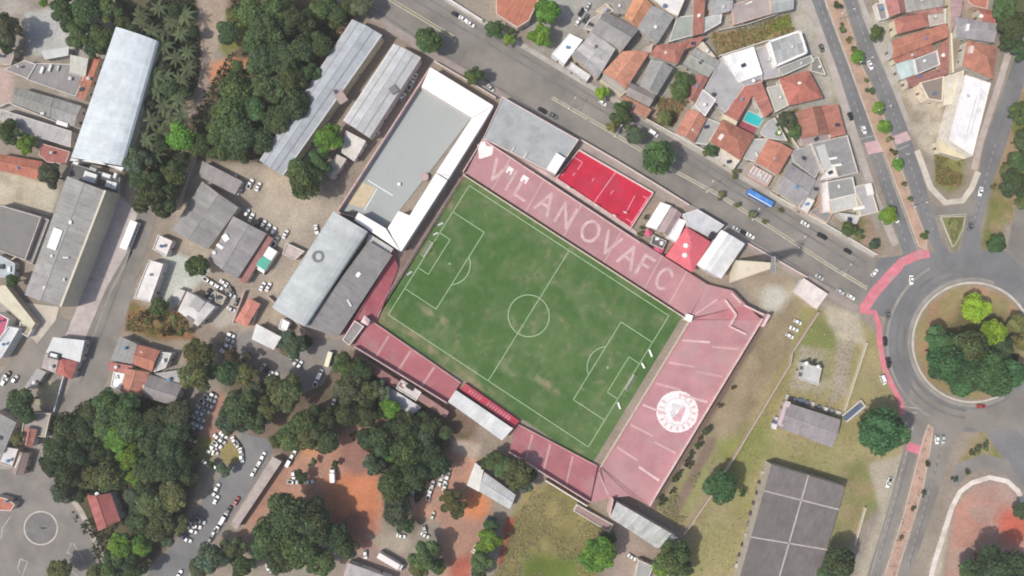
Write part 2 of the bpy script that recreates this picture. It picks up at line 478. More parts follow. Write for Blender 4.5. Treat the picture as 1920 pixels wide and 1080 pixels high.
ny, nx = GX.shape
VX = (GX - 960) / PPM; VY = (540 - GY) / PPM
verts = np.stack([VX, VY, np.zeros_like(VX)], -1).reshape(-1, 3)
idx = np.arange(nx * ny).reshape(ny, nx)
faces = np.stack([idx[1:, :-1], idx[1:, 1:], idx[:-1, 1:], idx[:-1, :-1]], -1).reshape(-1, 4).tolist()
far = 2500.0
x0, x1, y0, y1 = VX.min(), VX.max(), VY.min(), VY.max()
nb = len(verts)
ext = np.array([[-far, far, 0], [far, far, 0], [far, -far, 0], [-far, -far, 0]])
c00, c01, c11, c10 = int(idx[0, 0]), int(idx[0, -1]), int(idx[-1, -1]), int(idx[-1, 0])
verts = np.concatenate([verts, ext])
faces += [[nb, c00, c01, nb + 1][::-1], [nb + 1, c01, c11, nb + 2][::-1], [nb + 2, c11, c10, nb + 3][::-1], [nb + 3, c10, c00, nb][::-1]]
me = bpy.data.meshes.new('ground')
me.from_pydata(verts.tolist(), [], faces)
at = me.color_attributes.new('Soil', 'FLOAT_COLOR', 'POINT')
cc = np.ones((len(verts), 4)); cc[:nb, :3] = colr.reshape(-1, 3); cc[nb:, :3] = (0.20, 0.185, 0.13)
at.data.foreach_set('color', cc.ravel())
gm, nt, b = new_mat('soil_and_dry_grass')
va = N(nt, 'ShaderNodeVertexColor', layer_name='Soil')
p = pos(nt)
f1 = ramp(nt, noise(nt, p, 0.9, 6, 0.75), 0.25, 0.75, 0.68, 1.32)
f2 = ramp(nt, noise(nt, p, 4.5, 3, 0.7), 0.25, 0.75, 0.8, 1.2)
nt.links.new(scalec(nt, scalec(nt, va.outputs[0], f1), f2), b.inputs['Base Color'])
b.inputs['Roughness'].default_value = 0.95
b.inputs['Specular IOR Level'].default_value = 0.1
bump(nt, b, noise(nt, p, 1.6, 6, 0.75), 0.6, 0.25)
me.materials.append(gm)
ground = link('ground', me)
tagp(ground, 'bare earth, dusty yards and dry grass under the whole neighbourhood', 'ground', kind='structure')

# ------------------------------------------------------------------ roads and pavements
ZR = [0.02]
def flat_sheet(name, poly_px, mat, label, cat='road', color=None, kind='structure', parent=None, dz=0.004):
    mb = MB()
    z = ZR[0]; ZR[0] += dz
    pts = ccw(PP(poly_px))
    mb.face([(q[0], q[1], z) for q in pts])
    o = mb.build(name, mat, parent, color)
    if parent is None: tagp(o, label, cat, kind=kind)
    return o

def strip_poly(pts, w):
    """outline in pixels of a band of width w along a polyline"""
    L, Rr = [], []
    n = len(pts)
    for i in range(n):
        a = Vector(pts[max(i - 1, 0)]); c = Vector(pts[min(i + 1, n - 1)])
        d = (c - a).normalized()
        nn = Vector((-d.y, d.x)) * (w / 2)
        L.append(tuple(Vector(pts[i]) + nn)); Rr.append(tuple(Vector(pts[i]) - nn))
    return L, Rr

def band(name, pts, w, z0, z1, mat, color=None, parent=None):
    """raised band (kerb, median, path) along a polyline given in pixels"""
    L, Rr = strip_poly(pts, w)
    mb = MB()
    for i in range(len(pts) - 1):
        a, b_, c, d = P(*L[i]), P(*L[i + 1]), P(*Rr[i + 1]), P(*Rr[i])
        mb.face([(q[0], q[1], z1) for q in (d, c, b_, a)][::-1])
        for u, v in ((a, b_), (c, d)):
            mb.face([(u[0], u[1], z0), (v[0], v[1], z0), (v[0], v[1], z1), (u[0], u[1], z1)])
    for u, v in ((P(*L[0]), P(*Rr[0])), (P(*L[-1]), P(*Rr[-1]))):
        mb.face([(u[0], u[1], z0), (v[0], v[1], z0), (v[0], v[1], z1), (u[0], u[1], z1)])
    return mb.build(name, mat, parent, color)

def arc(cx, cy, r, a0, a1, n=24):
    return [(cx + r * math.cos(R(a0 + (a1 - a0) * i / n)), cy + r * math.sin(R(a0 + (a1 - a0) * i / n))) for i in range(n + 1)]

av = flat_sheet('avenue', [(640, -120), (1650, 486), (1620, 581), (455, -122)], M['asphalt'], 'wide grey avenue running diagonally behind the stadium to the roundabout')
left_cw = flat_sheet('boulevard_carriageway', [(1505, -50), (1522, 0), (1572, 135), (1612, 260), (1630, 290), (1692, 470), (1700, 510), (1740, 510), (1718, 466), (1652, 285), (1640, 260), (1596, 135), (1545, 0), (1528, -50)], M['asphalt_dark'], 'left carriageway of the tree-lined boulevard in the upper right')
right_cw = flat_sheet('boulevard_carriageway', [(1565, -50), (1583, 0), (1620, 120), (1655, 200), (1683, 280), (1712, 370), (1742, 450), (1770, 500), (1795, 495), (1765, 450), (1740, 365), (1715, 280), (1698, 232), (1672, 165), (1640, 90), (1605, 0), (1590, -50)], M['asphalt_dark'], 'right carriageway of the tree-lined boulevard in the upper right')
side_rd = flat_sheet('side_road', [(1940, 20), (1905, 100), (1878, 180), (1845, 270), (1830, 345), (1808, 432), (1795, 500), (1845, 500), (1837, 432), (1860, 345), (1887, 270), (1915, 170), (1945, 100), (1975, 20)], M['asphalt_dark'], 'narrow road running down the right edge to the roundabout')
link_rd = flat_sheet('link_road', [(1733, 368), (1756, 386), (1790, 388), (1832, 376), (1824, 405), (1790, 401), (1752, 404)], M['asphalt'], 'short link road below the rounded lawn corner')
east_rd = flat_sheet('side_road', [(1905, 385), (1940, 340), (2000, 340), (2000, 580), (1905, 545), (1885, 480)], M['asphalt'], 'road leaving the roundabout at the far right edge')
ring = flat_sheet('roundabout_road', arc(1823, 642, 168, 0, 360, 60) + arc(1823, 642, 111, 360, 0, 60), M['asphalt_dark'], 'circular road around the big planted roundabout island')
ap1 = flat_sheet('junction_apron', [(1612, 585), (1648, 484), (1700, 478), (1735, 468), (1770, 478), (1795, 472), (1845, 470), (1880, 466), (1915, 500), (1940, 560), *arc(1823, 642, 126, -45, -150, 14), (1690, 600)], M['asphalt_dark'], 'asphalt junction where the avenue and boulevard meet the roundabout')
ap2 = flat_sheet('junction_apron', [*arc(1823, 642, 126, 40, 150, 14), (1694, 780), (1700, 822), (1728, 822), (1742, 792), (1752, 800), (1786, 832), (1812, 800), (1855, 812), (1905, 812), (1990, 830)], M['asphalt'], 'asphalt junction below the roundabout leading south')
s_left = flat_sheet('boulevard_carriageway', [(1690, 770), (1700, 818), (1660, 970), (1628, 1070), (1605, 1150), (1632, 1150), (1655, 1070), (1687, 970), (1727, 818), (1737, 775)], M['asphalt'], 'left carriageway of the boulevard south of the roundabout')
s_right = flat_sheet('boulevard_carriageway', [(1752, 798), (1748, 840), (1733, 920), (1712, 990), (1690, 1060), (1668, 1150), (1695, 1150), (1712, 1060), (1738, 990), (1765, 905), (1786, 830), (1805, 790)], M['asphalt'], 'right carriageway of the boulevard south of the roundabout')
se_exit = flat_sheet('side_road', [(1848, 808), (1905, 805), (1945, 850), (1990, 900), (1990, 1000), (1925, 925), (1890, 868), (1862, 834)], M['asphalt_dark'], 'road curving off the roundabout to the lower right')
loop = flat_sheet('access_lane', [(1778, 905), (1795, 868), (1845, 852), (1890, 862), (1930, 930), (1912, 915), (1885, 890), (1852, 878), (1815, 888), (1792, 915)], M['yard_asphalt'], 'dusty access lane around the reddish dirt circle')
west_st = flat_sheet('street', [(262, 395), (300, 385), (280, 450), (252, 540), (222, 640), (200, 715), (165, 780), (118, 860), (100, 915), (40, 900), (78, 850), (105, 780), (135, 715), (160, 640), (200, 540), (242, 465)], M['asphalt'], 'grey street running down the left side past the woodland')
west_st2 = flat_sheet('street', [(100, 590), (130, 600), (122, 640), (48, 725), (5, 800), (-80, 920), (-80, 800), (0, 700), (60, 640)], M['asphalt'], 'narrow grey street at the far left edge')
plaza = flat_sheet('junction_apron', [(-120, 885), (10, 880), (60, 885), (112, 905), (150, 960), (195, 1050), (185, 1180), (-120, 1180)], M['yard_asphalt'], 'street junction with the painted circle at the lower left')
park_rd = flat_sheet('car_park_road', [(452, 812), (500, 822), (512, 840), (505, 862), (438, 965), (350, 1080), (320, 1130), (240, 1130), (290, 1060), (345, 1000), (385, 930), (425, 880), (455, 860)], M['asphalt_dark'], 'dark car park road beside the long narrow shed')
gate_rd = flat_sheet('car_park_road', [(575, 632), (650, 640), (628, 680), (605, 722), (560, 742), (505, 722), (470, 692), (440, 670), (430, 640), (470, 620), (508, 655), (545, 672)], M['yard_asphalt'], 'asphalt yard at the stadium gate')

ZP = [0.14]
def pavement(pts_or_poly, label, color, w=None, name='pavement'):
    z = ZP[0]; ZP[0] += 0.004
    if w is not None:
        o = band(name, pts_or_poly, w, 0.0, z, M['paving'], color)
    else:
        mb = MB(); mb.prism(PP(pts_or_poly), 0.0, z); o = mb.build(name, M['paving'], None, color)
    return tagp(o, label, 'pavement', kind='structure')

GREYP = (0.36, 0.335, 0.31); PINKP = (0.42, 0.345, 0.325); CREAMP = (0.50, 0.455, 0.39)
pavement([(700, 32), (812, 103), (1000, 217), (1300, 395), (1608, 580)], 'pavement between the avenue and the stadium wall', (0.29, 0.245, 0.225), 15)
pavement([(835, -2), (1000, 98), (1300, 277), (1480, 385), (1640, 480)], 'pavement on the housing side of the avenue', GREYP, 9)
pavement([(1497, -20), (1512, 0), (1562, 130), (1600, 250), (1640, 370), (1680, 460)], 'pavement along the left side of the boulevard', (0.38, 0.335, 0.305), 14)
pavement([(1610, -10), (1645, 85), (1678, 165), (1700, 225)], 'pavement along the right side of the boulevard', GREYP, 9)
pavement([(228, 368), (258, 400), (240, 470), (200, 540), (158, 640), (120, 636), (152, 560), (190, 450)], 'broad pinkish pavement beside the big grey warehouse', (0.43, 0.375, 0.365))
pavement([(1719, 282), (1745, 352), (1772, 380), (1805, 376), (1822, 352), (1834, 322)], 'curved cream pavement around the rounded lawn corner', CREAMP, 11)
pavement([(1735, 1130), (1752, 1055), (1785, 950), (1800, 922), (1822, 905), (1855, 895), (1888, 902), (1908, 920), (1922, 948)], 'white curved path around the reddish dirt circle', (0.62, 0.56, 0.52), 9)
pavement([(1905, 60), (1888, 108), (1866, 180), (1838, 265), (1826, 318)], 'pavement left of the narrow road at the right edge', (0.42, 0.36, 0.33), 12)
pavement([(20, 588), (48, 568), (112, 575), (105, 600), (70, 645)], 'cream tiled forecourt below the grey warehouse', (0.48, 0.43, 0.37))
pavement([(112, 905), (152, 958), (198, 1052), (190, 1150)], 'pavement between the painted circle junction and the trees', (0.38, 0.335, 0.295), 10)

# medians: raised kerb with soil or grass on top
def median(pts, w, label, top, kerb=1.4, name='median_strip'):
    o = band(name, pts, w, 0.0, 0.15, M['kerb'])
    tagp(o, label, 'median', kind='structure')
    band('median_planting', pts, w - 2 * kerb, 0.15, 0.17, M['paving'], top, o)
    return o
median([(728, -3), (790, 34), (850, 70)], 6.5, 'narrow grassy median of the avenue near the top edge', (0.20, 0.185, 0.10))
median([(1035, 183), (1145, 247), (1262, 319), (1350, 367), (1455, 433), (1552, 496), (1626, 541)], 6.5, 'long grassy median of the avenue with small shrubs', (0.27, 0.255, 0.185))
def median_poly(poly, label, top):
    mb = MB(); mb.prism(PP(poly), 0.0, 0.15); o = mb.build('median_strip', M['kerb'])
    tagp(o, label, 'median', kind='structure')
    q = inset(PP(poly), 0.35); m2 = MB(); m2.prism(q, 0.15, 0.175); m2.build('median_planting', M['paving'], o, top)
    return o
median_poly([(1532, -40), (1548, 5), (1598, 140), (1644, 265), (1658, 290), (1722, 462), (1738, 470), (1738, 448), (1708, 372), (1680, 282), (1652, 205), (1616, 122), (1580, 3), (1562, -40)], 'reddish earth median with little trees between the boulevard carriageways', (0.40, 0.27, 0.20))
median_poly([(1740, 795), (1750, 802), (1745, 840), (1730, 920), (1709, 990), (1687, 1060), (1662, 1150), (1638, 1150), (1660, 1070), (1692, 970), (1731, 820)], 'reddish median of the boulevard south of the roundabout', (0.42, 0.275, 0.22))
median_poly([(1763, 406), (1810, 405), (1806, 430), (1790, 462), (1785, 462)], 'small grass triangle between two roads', (0.17, 0.185, 0.065))
# roundabout kerb
kr = band('roundabout_kerb', arc(1823, 642, 112, 0, 360, 72), 4.2, 0.0, 0.2, M['kerb'])
tagp(kr, 'pale concrete kerb ring around the planted roundabout island', 'kerb', kind='structure')

# red cycle lane
lane_mat = surf('red_lane_paint', (0.55, 0.175, 0.215), 0.2, 0.3, 0.15, 0.85, (0.42, 0.27, 0.27), 0.7, 0.16)
def lane(pts, w, label, z=0.11):
    return tagp(band('cycle_lane', pts, w, 0.0, z, lane_mat), label, 'cycle lane', kind='structure')
lane([(1742, 474), (1722, 478), (1690, 492), (1682, 504)], 17, 'red painted crossing over the boulevard mouth', 0.108)
lane([(1684, 500), (1665, 520), (1640, 548), (1619, 580)], 19, 'red painted crossing over the avenue mouth', 0.112)
lane([(1612, 582), (1640, 586), (1648, 610), (1650, 645), (1658, 690), (1672, 722), (1688, 750), (1693, 778)], 10, 'red cycle lane curving along the left of the roundabout', 0.118)
lane([(1700, 836), (1732, 846)], 17, 'red painted crossing on the southern boulevard', 0.115)
pk = flat_sheet('cycle_lane', [(1620, 268), (1650, 262), (1657, 284), (1628, 290)], surf('faded_pink_lane', (0.50, 0.335, 0.335), 0.15, 0.3, 0.1, 0.85), 'faded pink crossing over the boulevard left carriageway', 'cycle lane')
pk.location.z = 0.03
pk = flat_sheet('cycle_lane', [(1672, 256), (1700, 246), (1708, 262), (1680, 272)], surf('faded_pink_crossing', (0.46, 0.33, 0.335), 0.15, 0.3, 0.1, 0.85), 'faded pink crossing over the boulevard right carriageway', 'cycle lane')
pk.location.z = 0.03

# painted lines belong to their road
def line(pts, w, road_o, name='lane_line', z=0.10, mat=None):
    L, Rr = strip_poly(pts, w)
    mb = MB()
    for i in range(len(pts) - 1):
        q = [P(*L[i]), P(*L[i + 1]), P(*Rr[i + 1]), P(*Rr[i])]
        mb.face([(u[0], u[1], z) for u in ccw(q)])
    return mb.build(name, mat or M['line'], road_o)
def dashes(a, b, n, w, road_o, fill=0.45):
    a, b = Vector(a), Vector(b)
    for i in range(n):
        line([tuple(lerp(a.to_3d(), b.to_3d(), (i) / n)[:2]), tuple(lerp(a.to_3d(), b.to_3d(), (i + fill) / n)[:2])], w, road_o, 'lane_dash')
dashes((1530, -10), (1628, 265), 18, 1.0, left_cw); dashes((1640, 290), (1700, 460), 12, 1.0, left_cw)
dashes((1594, -10), (1630, 100), 8, 1.0, right_cw); dashes((1638, 120), (1690, 250), 10, 1.0, right_cw); dashes((1698, 285), (1752, 440), 11, 1.0, right_cw)
line([(1548, 10), (1600, 148), (1642, 262)], 1.1, left_cw); line([(1655, 290), (1716, 458)], 1.1, left_cw)
line([(1521, 10), (1573, 150), (1611, 262)], 1.0, left_cw)
line([(1609, 262), (1640, 254)], 1.6, left_cw, 'stop_line'); line([(1681, 282), (1704, 272)], 1.6, right_cw, 'stop_line')
dashes((1866, 270), (1822, 432), 12, 1.0, side_rd)
dashes((1712, 800), (1640, 1080), 18, 1.0, s_left); dashes((1768, 830), (1700, 1070), 16, 1.0, s_right)
line(arc(77, 990, 15, 0, 360, 30), 29, plaza, 'worn_centre', 0.096, surf('worn_grey_asphalt', (0.165, 0.158, 0.155), .2, .2, .12, .9, (.22, .21, .2), .6, .1))
band('circle_kerb', arc(77, 990, 31, 0, 360, 44), 2.8, 0.0, 0.16, M['kerb'], None, plaza)
for tri in ([(135, 1017), (126, 1036), (158, 1052), (137, 1018)], [(38, 1048), (33, 1066), (42, 1080), (52, 1053), (39, 1048)], [(118, 1060), (140, 1075), (160, 1095)], [(20, 968), (5, 990), (2, 1010)]):
    line(tri, 2.0, plaza, 'painted_island_line')
line([(1762, 408), (1786, 464)], 1.8, link_rd); line([(1762, 404), (1812, 402)], 1.6, link_rd)
line([(1695, 762), (1722, 766)], 1.5, ap2, 'stop_line'); line([(1700, 772), (1720, 774)], 1.3, ap2, 'stop_line')

# tyre-darkened and dusty wheel tracks on the carriageways
trk = surf('tyre_track', (0.150, 0.146, 0.146), 0.2, 0.12, 0.12, 0.9, (0.19, 0.185, 0.18), 0.9, 0.09)
dst = surf('dusty_edge', (0.27, 0.25, 0.225), 0.2, 0.12, 0.12, 0.9, (0.20, 0.19, 0.18), 0.9, 0.09)
for o_, w_, m_, pts in ((av, 3, trk, [(760, -10), (1180, 238), (1610, 500)]), (av, 3, trk, [(790, -10), (1210, 240), (1625, 492)]), (av, 3, trk, [(640, -20), (1100, 268), (1590, 556)]), (av, 4, dst, [(620, -10), (1080, 274), (1580, 572)]), (av, 3, dst, [(815, -8), (1240, 246), (1636, 486)]),
        (left_cw, 2.4, trk, [(1530, -5), (1582, 132), (1624, 250)]), (left_cw, 2.4, trk, [(1538, -5), (1590, 132), (1632, 250)]), (left_cw, 2.4, trk, [(1642, 300), (1704, 470)]), (right_cw, 2.4, trk, [(1594, 0), (1630, 105), (1688, 250)]), (right_cw, 2.4, trk, [(1700, 290), (1756, 450)]),
        (ring, 5, trk, arc(1823, 642, 128, 95, 268, 30)), (ring, 4, trk, arc(1823, 642, 142, 95, 268, 30)), (ring, 5, dst, arc(1823, 642, 160, 120, 240, 24)), (ring, 6, dst, arc(1823, 642, 118.5, 60, 290, 40)), (side_rd, 2.4, trk, [(1893, 180), (1868, 265), (1847, 345), (1824, 430)]),
        (s_left, 2.4, trk, [(1712, 830), (1672, 970), (1640, 1080)]), (s_left, 2.4, dst, [(1704, 830), (1664, 970), (1632, 1080)]), (s_right, 2.4, trk, [(1764, 840), (1745, 920), (1705, 1060)]), (west_st, 4, trk, [(262, 430), (222, 540), (185, 640), (150, 720)]), (west_st, 4, dst, [(248, 470), (208, 545), (172, 640), (140, 715)])):
    line(pts, w_, o_, 'wheel_track', 0.092, m_)
# ------------------------------------------------------------------ football ground
PA, PB, PC, PD = (880, 348), (1254, 592), (1103, 838), (728, 590)
def pitch(u, v, z=0.0):
    a, b_, c, d = P(*PA), P(*PB), P(*PC), P(*PD)
    q = a * (1 - u) * (1 - v) + b_ * u * (1 - v) + c * u * v + d * (1 - u) * v
    return Vector((q.x, q.y, z))

# turf as a fine grid: greener and yellower patches, worn goalmouths and touchlines
pnu, pnv = 240, 160
Ug, Vg = np.meshgrid(np.linspace(-.036, 1.05, pnu), np.linspace(-.052, 1.085, pnv))
A_, B_, C_, D_ = (np.array(q, float) for q in (PA, PB, PC, PD))
PXg = A_[0] * (1 - Ug) * (1 - Vg) + B_[0] * Ug * (1 - Vg) + C_[0] * Ug * Vg + D_[0] * (1 - Ug) * Vg
PYg = A_[1] * (1 - Ug) * (1 - Vg) + B_[1] * Ug * (1 - Vg) + C_[1] * Ug * Vg + D_[1] * (1 - Ug) * Vg
n1 = fbm(PXg, PYg, 95, 31); n2 = fbm(PXg, PYg, 26, 41, 5); n3 = fbm(Ug * 900, Vg * 300, 30, 61, 4)
tc = np.zeros(Ug.shape + (3,))
t = np.clip((n1 - .35) / .3, 0, 1)[..., None]
tc[:] = np.array((.066, .138, .038)) * (1 - t) + np.array((.096, .168, .056)) * t
def wear(w, c):
    global tc
    w = np.clip(w, 0, 1)[..., None]; tc = tc * (1 - w) + np.array(c) * w
n4 = fbm(PXg, PYg, 13, 91, 4)
wear((n2 - .50) * 2.2, (.140, .190, .082))
wear((n3 - .58) * 2.2, (.165, .195, .095))
wear((n4 - .60) * 4.0 * (n1 > .45), (.185, .205, .105))
def ell(px, py, rx, ry, ang=33):
    ca, sa = math.cos(R(ang)), math.sin(R(ang)); dx, dy = PXg - px, PYg - py
    return 1 - np.hypot((dx * ca + dy * sa) / rx, (-dx * sa + dy * ca) / ry)
for px_, py_, rx, ry, k, c in ((815, 592, 48, 12, 1.3, (.25, .235, .14)), (905, 642, 26, 12, 1.2, (.22, .24, .13)), (1025, 722, 46, 9, 1.5, (.29, .235, .15)), (1010, 712, 20, 10, 1.2, (.20, .24, .12)), (1236, 604, 16, 22, 1.1, (.20, .22, .12)), (1060, 440, 60, 9, 1.0, (.24, .23, .15)), (960, 380, 60, 8, .9, (.22, .22, .13)),
                            (806, 470, 12, 26, 1.2, (.27, .22, .13)), (1178, 716, 12, 26, 1.2, (.20, .21, .12)), (790, 640, 110, 14, 1.2, (.27, .225, .14)), (890, 720, 90, 12, 1.0, (.28, .23, .145)), (720, 592, 30, 26, 1.2, (.26, .22, .13)), (848, 380, 30, 18, 1.0, (.24, .20, .13)), (1170, 530, 26, 12, .7, (.15, .20, .10)), (1090, 580, 22, 14, .7, (.17, .21, .11)), (945, 690, 30, 12, .9, (.19, .23, .12)), (1120, 690, 26, 14, .7, (.16, .21, .105)), (840, 500, 26, 12, .7, (.16, .21, .105))):
    wear(ell(px_, py_, rx, ry) * k * np.clip(2.6 * n4 - .75, 0, 1.2), c)
tc *= (.74 + .28 * fbm(PXg, PYg, 9, 81, 3))[..., None]
me = bpy.data.meshes.new('football_pitch')
pvx = [tuple(P(x, y)[:2]) + (.10,) for x, y in zip(PXg.ravel(), PYg.ravel())]
pid = np.arange(pnu * pnv).reshape(pnv, pnu)
me.from_pydata(pvx, [], np.stack([pid[1:, :-1], pid[1:, 1:], pid[:-1, 1:], pid[:-1, :-1]], -1).reshape(-1, 4).tolist())
at = me.color_attributes.new('Soil', 'FLOAT_COLOR', 'POINT'); cc = np.ones((len(pvx), 4)); cc[:, :3] = tc.reshape(-1, 3); at.data.foreach_set('color', cc.ravel())
pm, nt, b = new_mat('worn_pitch_turf')
p = pos(nt)
f2 = ramp(nt, noise(nt, p, 1.4, 4, 0.7), 0.25, 0.75, 0.82, 1.18)
nt.links.new(scalec(nt, N(nt, 'ShaderNodeVertexColor', layer_name='Soil').outputs[0], f2), b.inputs['Base Color'])
b.inputs['Roughness'].default_value = 0.95
b.inputs['Specular IOR Level'].default_value = 0.1
bump(nt, b, noise(nt, p, 5.0, 4, 0.7), 0.4, 0.05)
me.materials.append(pm)
turf = link('football_pitch', me)
tagp(turf, 'green football pitch with worn patches and white lines inside the stadium', 'football pitch', kind='structure')
lm = surf('pitch_line_paint', (0.33, 0.44, 0.28), 0.2, 0.25, 0.15, 0.9, (0.14, 0.22, 0.09), 0.5, 0.25)
UW, VW = 0.32 / 105, 0.32 / 68
def pline(u0, v0, u1, v1, name='pitch_line'):
    du, dv = (0, VW / 2) if abs(u1 - u0) > abs(v1 - v0) else (UW / 2, 0)
    q = [pitch(u0 - du, v0 - dv, 0.125), pitch(u1 - du, v1 - dv, 0.125), pitch(u1 + du, v1 + dv, 0.125), pitch(u0 + du, v0 + dv, 0.125)]
    mb = MB(); mb.face(ccw(q)); return mb.build(name, lm, turf)
def parc(cu, cv, r, a0, a1, name, n=48):
    mb = MB()
    for i in range(n):
        q = []
        for a, rr in ((i, r - .18), (i + 1, r - .18), (i + 1, r + .18), (i, r + .18)):
            t = R(a0 + (a1 - a0) * a / n)
            q.append(pitch(cu + rr * math.cos(t) / 105, cv + rr * math.sin(t) / 68, 0.129))
        mb.face(ccw(q))
    mb.build(name, lm, turf)
for v in (0, 1): pline(0, v, 1, v, 'touch_line')
for u in (0, 1): pline(u, 0, u, 1, 'goal_line')
pline(0.5, 0, 0.5, 1, 'halfway_line')
parc(0.5, 0.5, 9.15, 0, 360, 'centre_circle')
for s in (0, 1):
    f = (lambda d: d / 105 if s == 0 else 1 - d / 105)
    for dep, wid, nm in ((16.5, 20.16, 'penalty_area_line'), (5.5, 9.16, 'goal_area_line')):
        pline(f(dep), .5 - wid / 68, f(dep), .5 + wid / 68, nm)
        for sg in (-1, 1): pline(f(0), .5 + sg * wid / 68, f(dep), .5 + sg * wid / 68, nm)
    a = math.degrees(math.acos(5.5 / 9.15))
    parc(f(11), .5, 9.15, *((-a, a) if s == 0 else (180 - a, 180 + a)), 'penalty_arc', 16)
    parc(f(11), .5, 0.3, 0, 360, 'penalty_spot', 8)

# goals with posts, bar and net
netm = surf('goal_net', (0.5, 0.52, 0.48), 0.1, 1, 0.1, 0.9)
wht = surf('white_paint', (0.78, 0.78, 0.76), 0.05, 0.5, 0.05, 0.6)
for s in (0, 1):
    out = -1 if s == 0 else 1
    o = empty('goal', pitch(s, .5, 0.1))
    tagp(o, 'white football goal with net at the %s end of the pitch' % ('upper left' if s == 0 else 'lower right'), 'goal', 'football goals')
    c = pitch(s, .5, 0.1); ev = (pitch(s, 1) - pitch(s, 0)).normalized(); eu = (pitch(1, .5) - pitch(0, .5)).normalized() * out
    post = lambda d: ev * d
    for sg in (-1, 1):
        m_ = MB(); m_.tube(post(3.66 * sg), post(3.66 * sg) + Vector((0, 0, 2.44)), .1, .1, 8); m_.build('post', wht, o)
        m_ = MB(); m_.tube(post(3.66 * sg) + Vector((0, 0, 2.44)), post(3.66 * sg) + eu * 2.2 + Vector((0, 0, 0.1)), .05, .05, 6); m_.build('stay', wht, o)
    m_ = MB(); m_.tube(post(-3.66) + Vector((0, 0, 2.44)), post(3.66) + Vector((0, 0, 2.44)), .1, .1, 8); m_.build('crossbar', wht, o)
    m_ = MB()
    for i in range(25):
        t = -3.66 + 7.32 * i / 24
        m_.tube(post(t) + Vector((0, 0, 2.4)), post(t) + eu * 2.2 + Vector((0, 0, 0.05)), .02, .02, 3, cap=False)
    for i in range(9):
        k = i / 8
        m_.tube(post(-3.66) + eu * 2.2 * k + Vector((0, 0, 2.4 - 2.35 * k)), post(3.66) + eu * 2.2 * k + Vector((0, 0, 2.4 - 2.35 * k)), .02, .02, 3, cap=False)
    m_.build('net', netm, o)
# low white boards beside the goals
for px, py, dx, dy, lb in ((826, 420, 10, -5, 'white low board beside the upper left goal, above it'), (817, 438, 9, -4, 'white low board nearest the upper left goal'), (768, 512, 9, -7, 'white low board below the upper left goal'),
                           (1220, 662, 5, 13, 'white low board furthest above the lower right goal'), (1206, 685, 5, 10, 'white low board just above the lower right goal'), (1161, 760, 4, 12, 'white low board below the lower right goal')):
    c = P(px, py); rz = math.atan2(-dy, dx); L = math.hypot(dx, dy) / PPM
    o = empty('advertising_board', (c.x, c.y, 0.1), rz); tagp(o, lb, 'board', 'low boards by the goals')
    m_ = MB(); m_.hexa([(-L / 2, -.45, .02), (L / 2, -.45, .02), (L / 2, .25, .02), (-L / 2, .25, .02), (-L / 2, .05, .85), (L / 2, .05, .85), (L / 2, .2, .85), (-L / 2, .2, .85)]); m_.build('panel', wht, o)
    for sg in (-1, 1):
        m_ = MB(); m_.box((sg * L * .35, .45, .2), (.08, .5, .4)); m_.build('foot', M['plain'], o, (.2, .2, .2))

# ---------------------------------------------------------------- stepped terraces
tmat = surf('painted_terrace_concrete', None, 0.14, 0.12, 0.14, 0.88, (0.36, 0.26, 0.255), 0.6, 0.10)
def terr_pt(i0, i1, o0, o1, s, t, z):
    a = lerp((*i0, 0), (*i1, 0), s); c = lerp((*o0, 0), (*o1, 0), s)
    q = lerp(a, c, t)
    return P(q.x, q.y, z)
def terrace_section(i0, i1, o0, o1, n, z0, z1, parent, color, lift=0.0, name='terrace_section', back=True, s0=0.0, s1=1.0, t0=0.0, t1=1.0):
    mb = MB()
    rise = (z1 - z0) / n
    f = lambda s, t, z: terr_pt(i0, i1, o0, o1, s, t, z)
    k0, k1 = int(round(t0 * n)), int(round(t1 * n))
    for k in range(k0, k1):
        z = z0 + rise * (k + 1) + lift
        zp = z0 + rise * k + lift if k > k0 else (0.0 if t0 == 0 else z0 + rise * k)
        a, b_, c, d = f(s0, k / n, z), f(s1, k / n, z), f(s1, (k + 1) / n, z), f(s0, (k + 1) / n, z)
        mb.face(ccw([a, b_, c, d]) if (a - b_).length > 0.01 else ccw([a, c, d]))
        mb.face([(a.x, a.y, zp), (b_.x, b_.y, zp), (b_.x, b_.y, z), (a.x, a.y, z)])
        for u, v in ((a, d), (b_, c)):
            mb.face([(u.x, u.y, 0), (v.x, v.y, 0), (v.x, v.y, z), (u.x, u.y, z)])
    if back:
        z = z0 + rise * k1 + lift
        a, b_ = f(s0, k1 / n, z), f(s1, k1 / n, z)
        mb.face([(a.x, a.y, 0), (b_.x, b_.y, 0), (b_.x, b_.y, z), (a.x, a.y, z)])
    return mb.build(name, tmat, parent, color)

def tread_z(t, n, z0, z1):
    k = min(n - 1, max(0, int(t * n + 1e-6)))
    return z0 + (z1 - z0) / n * (k + 1)

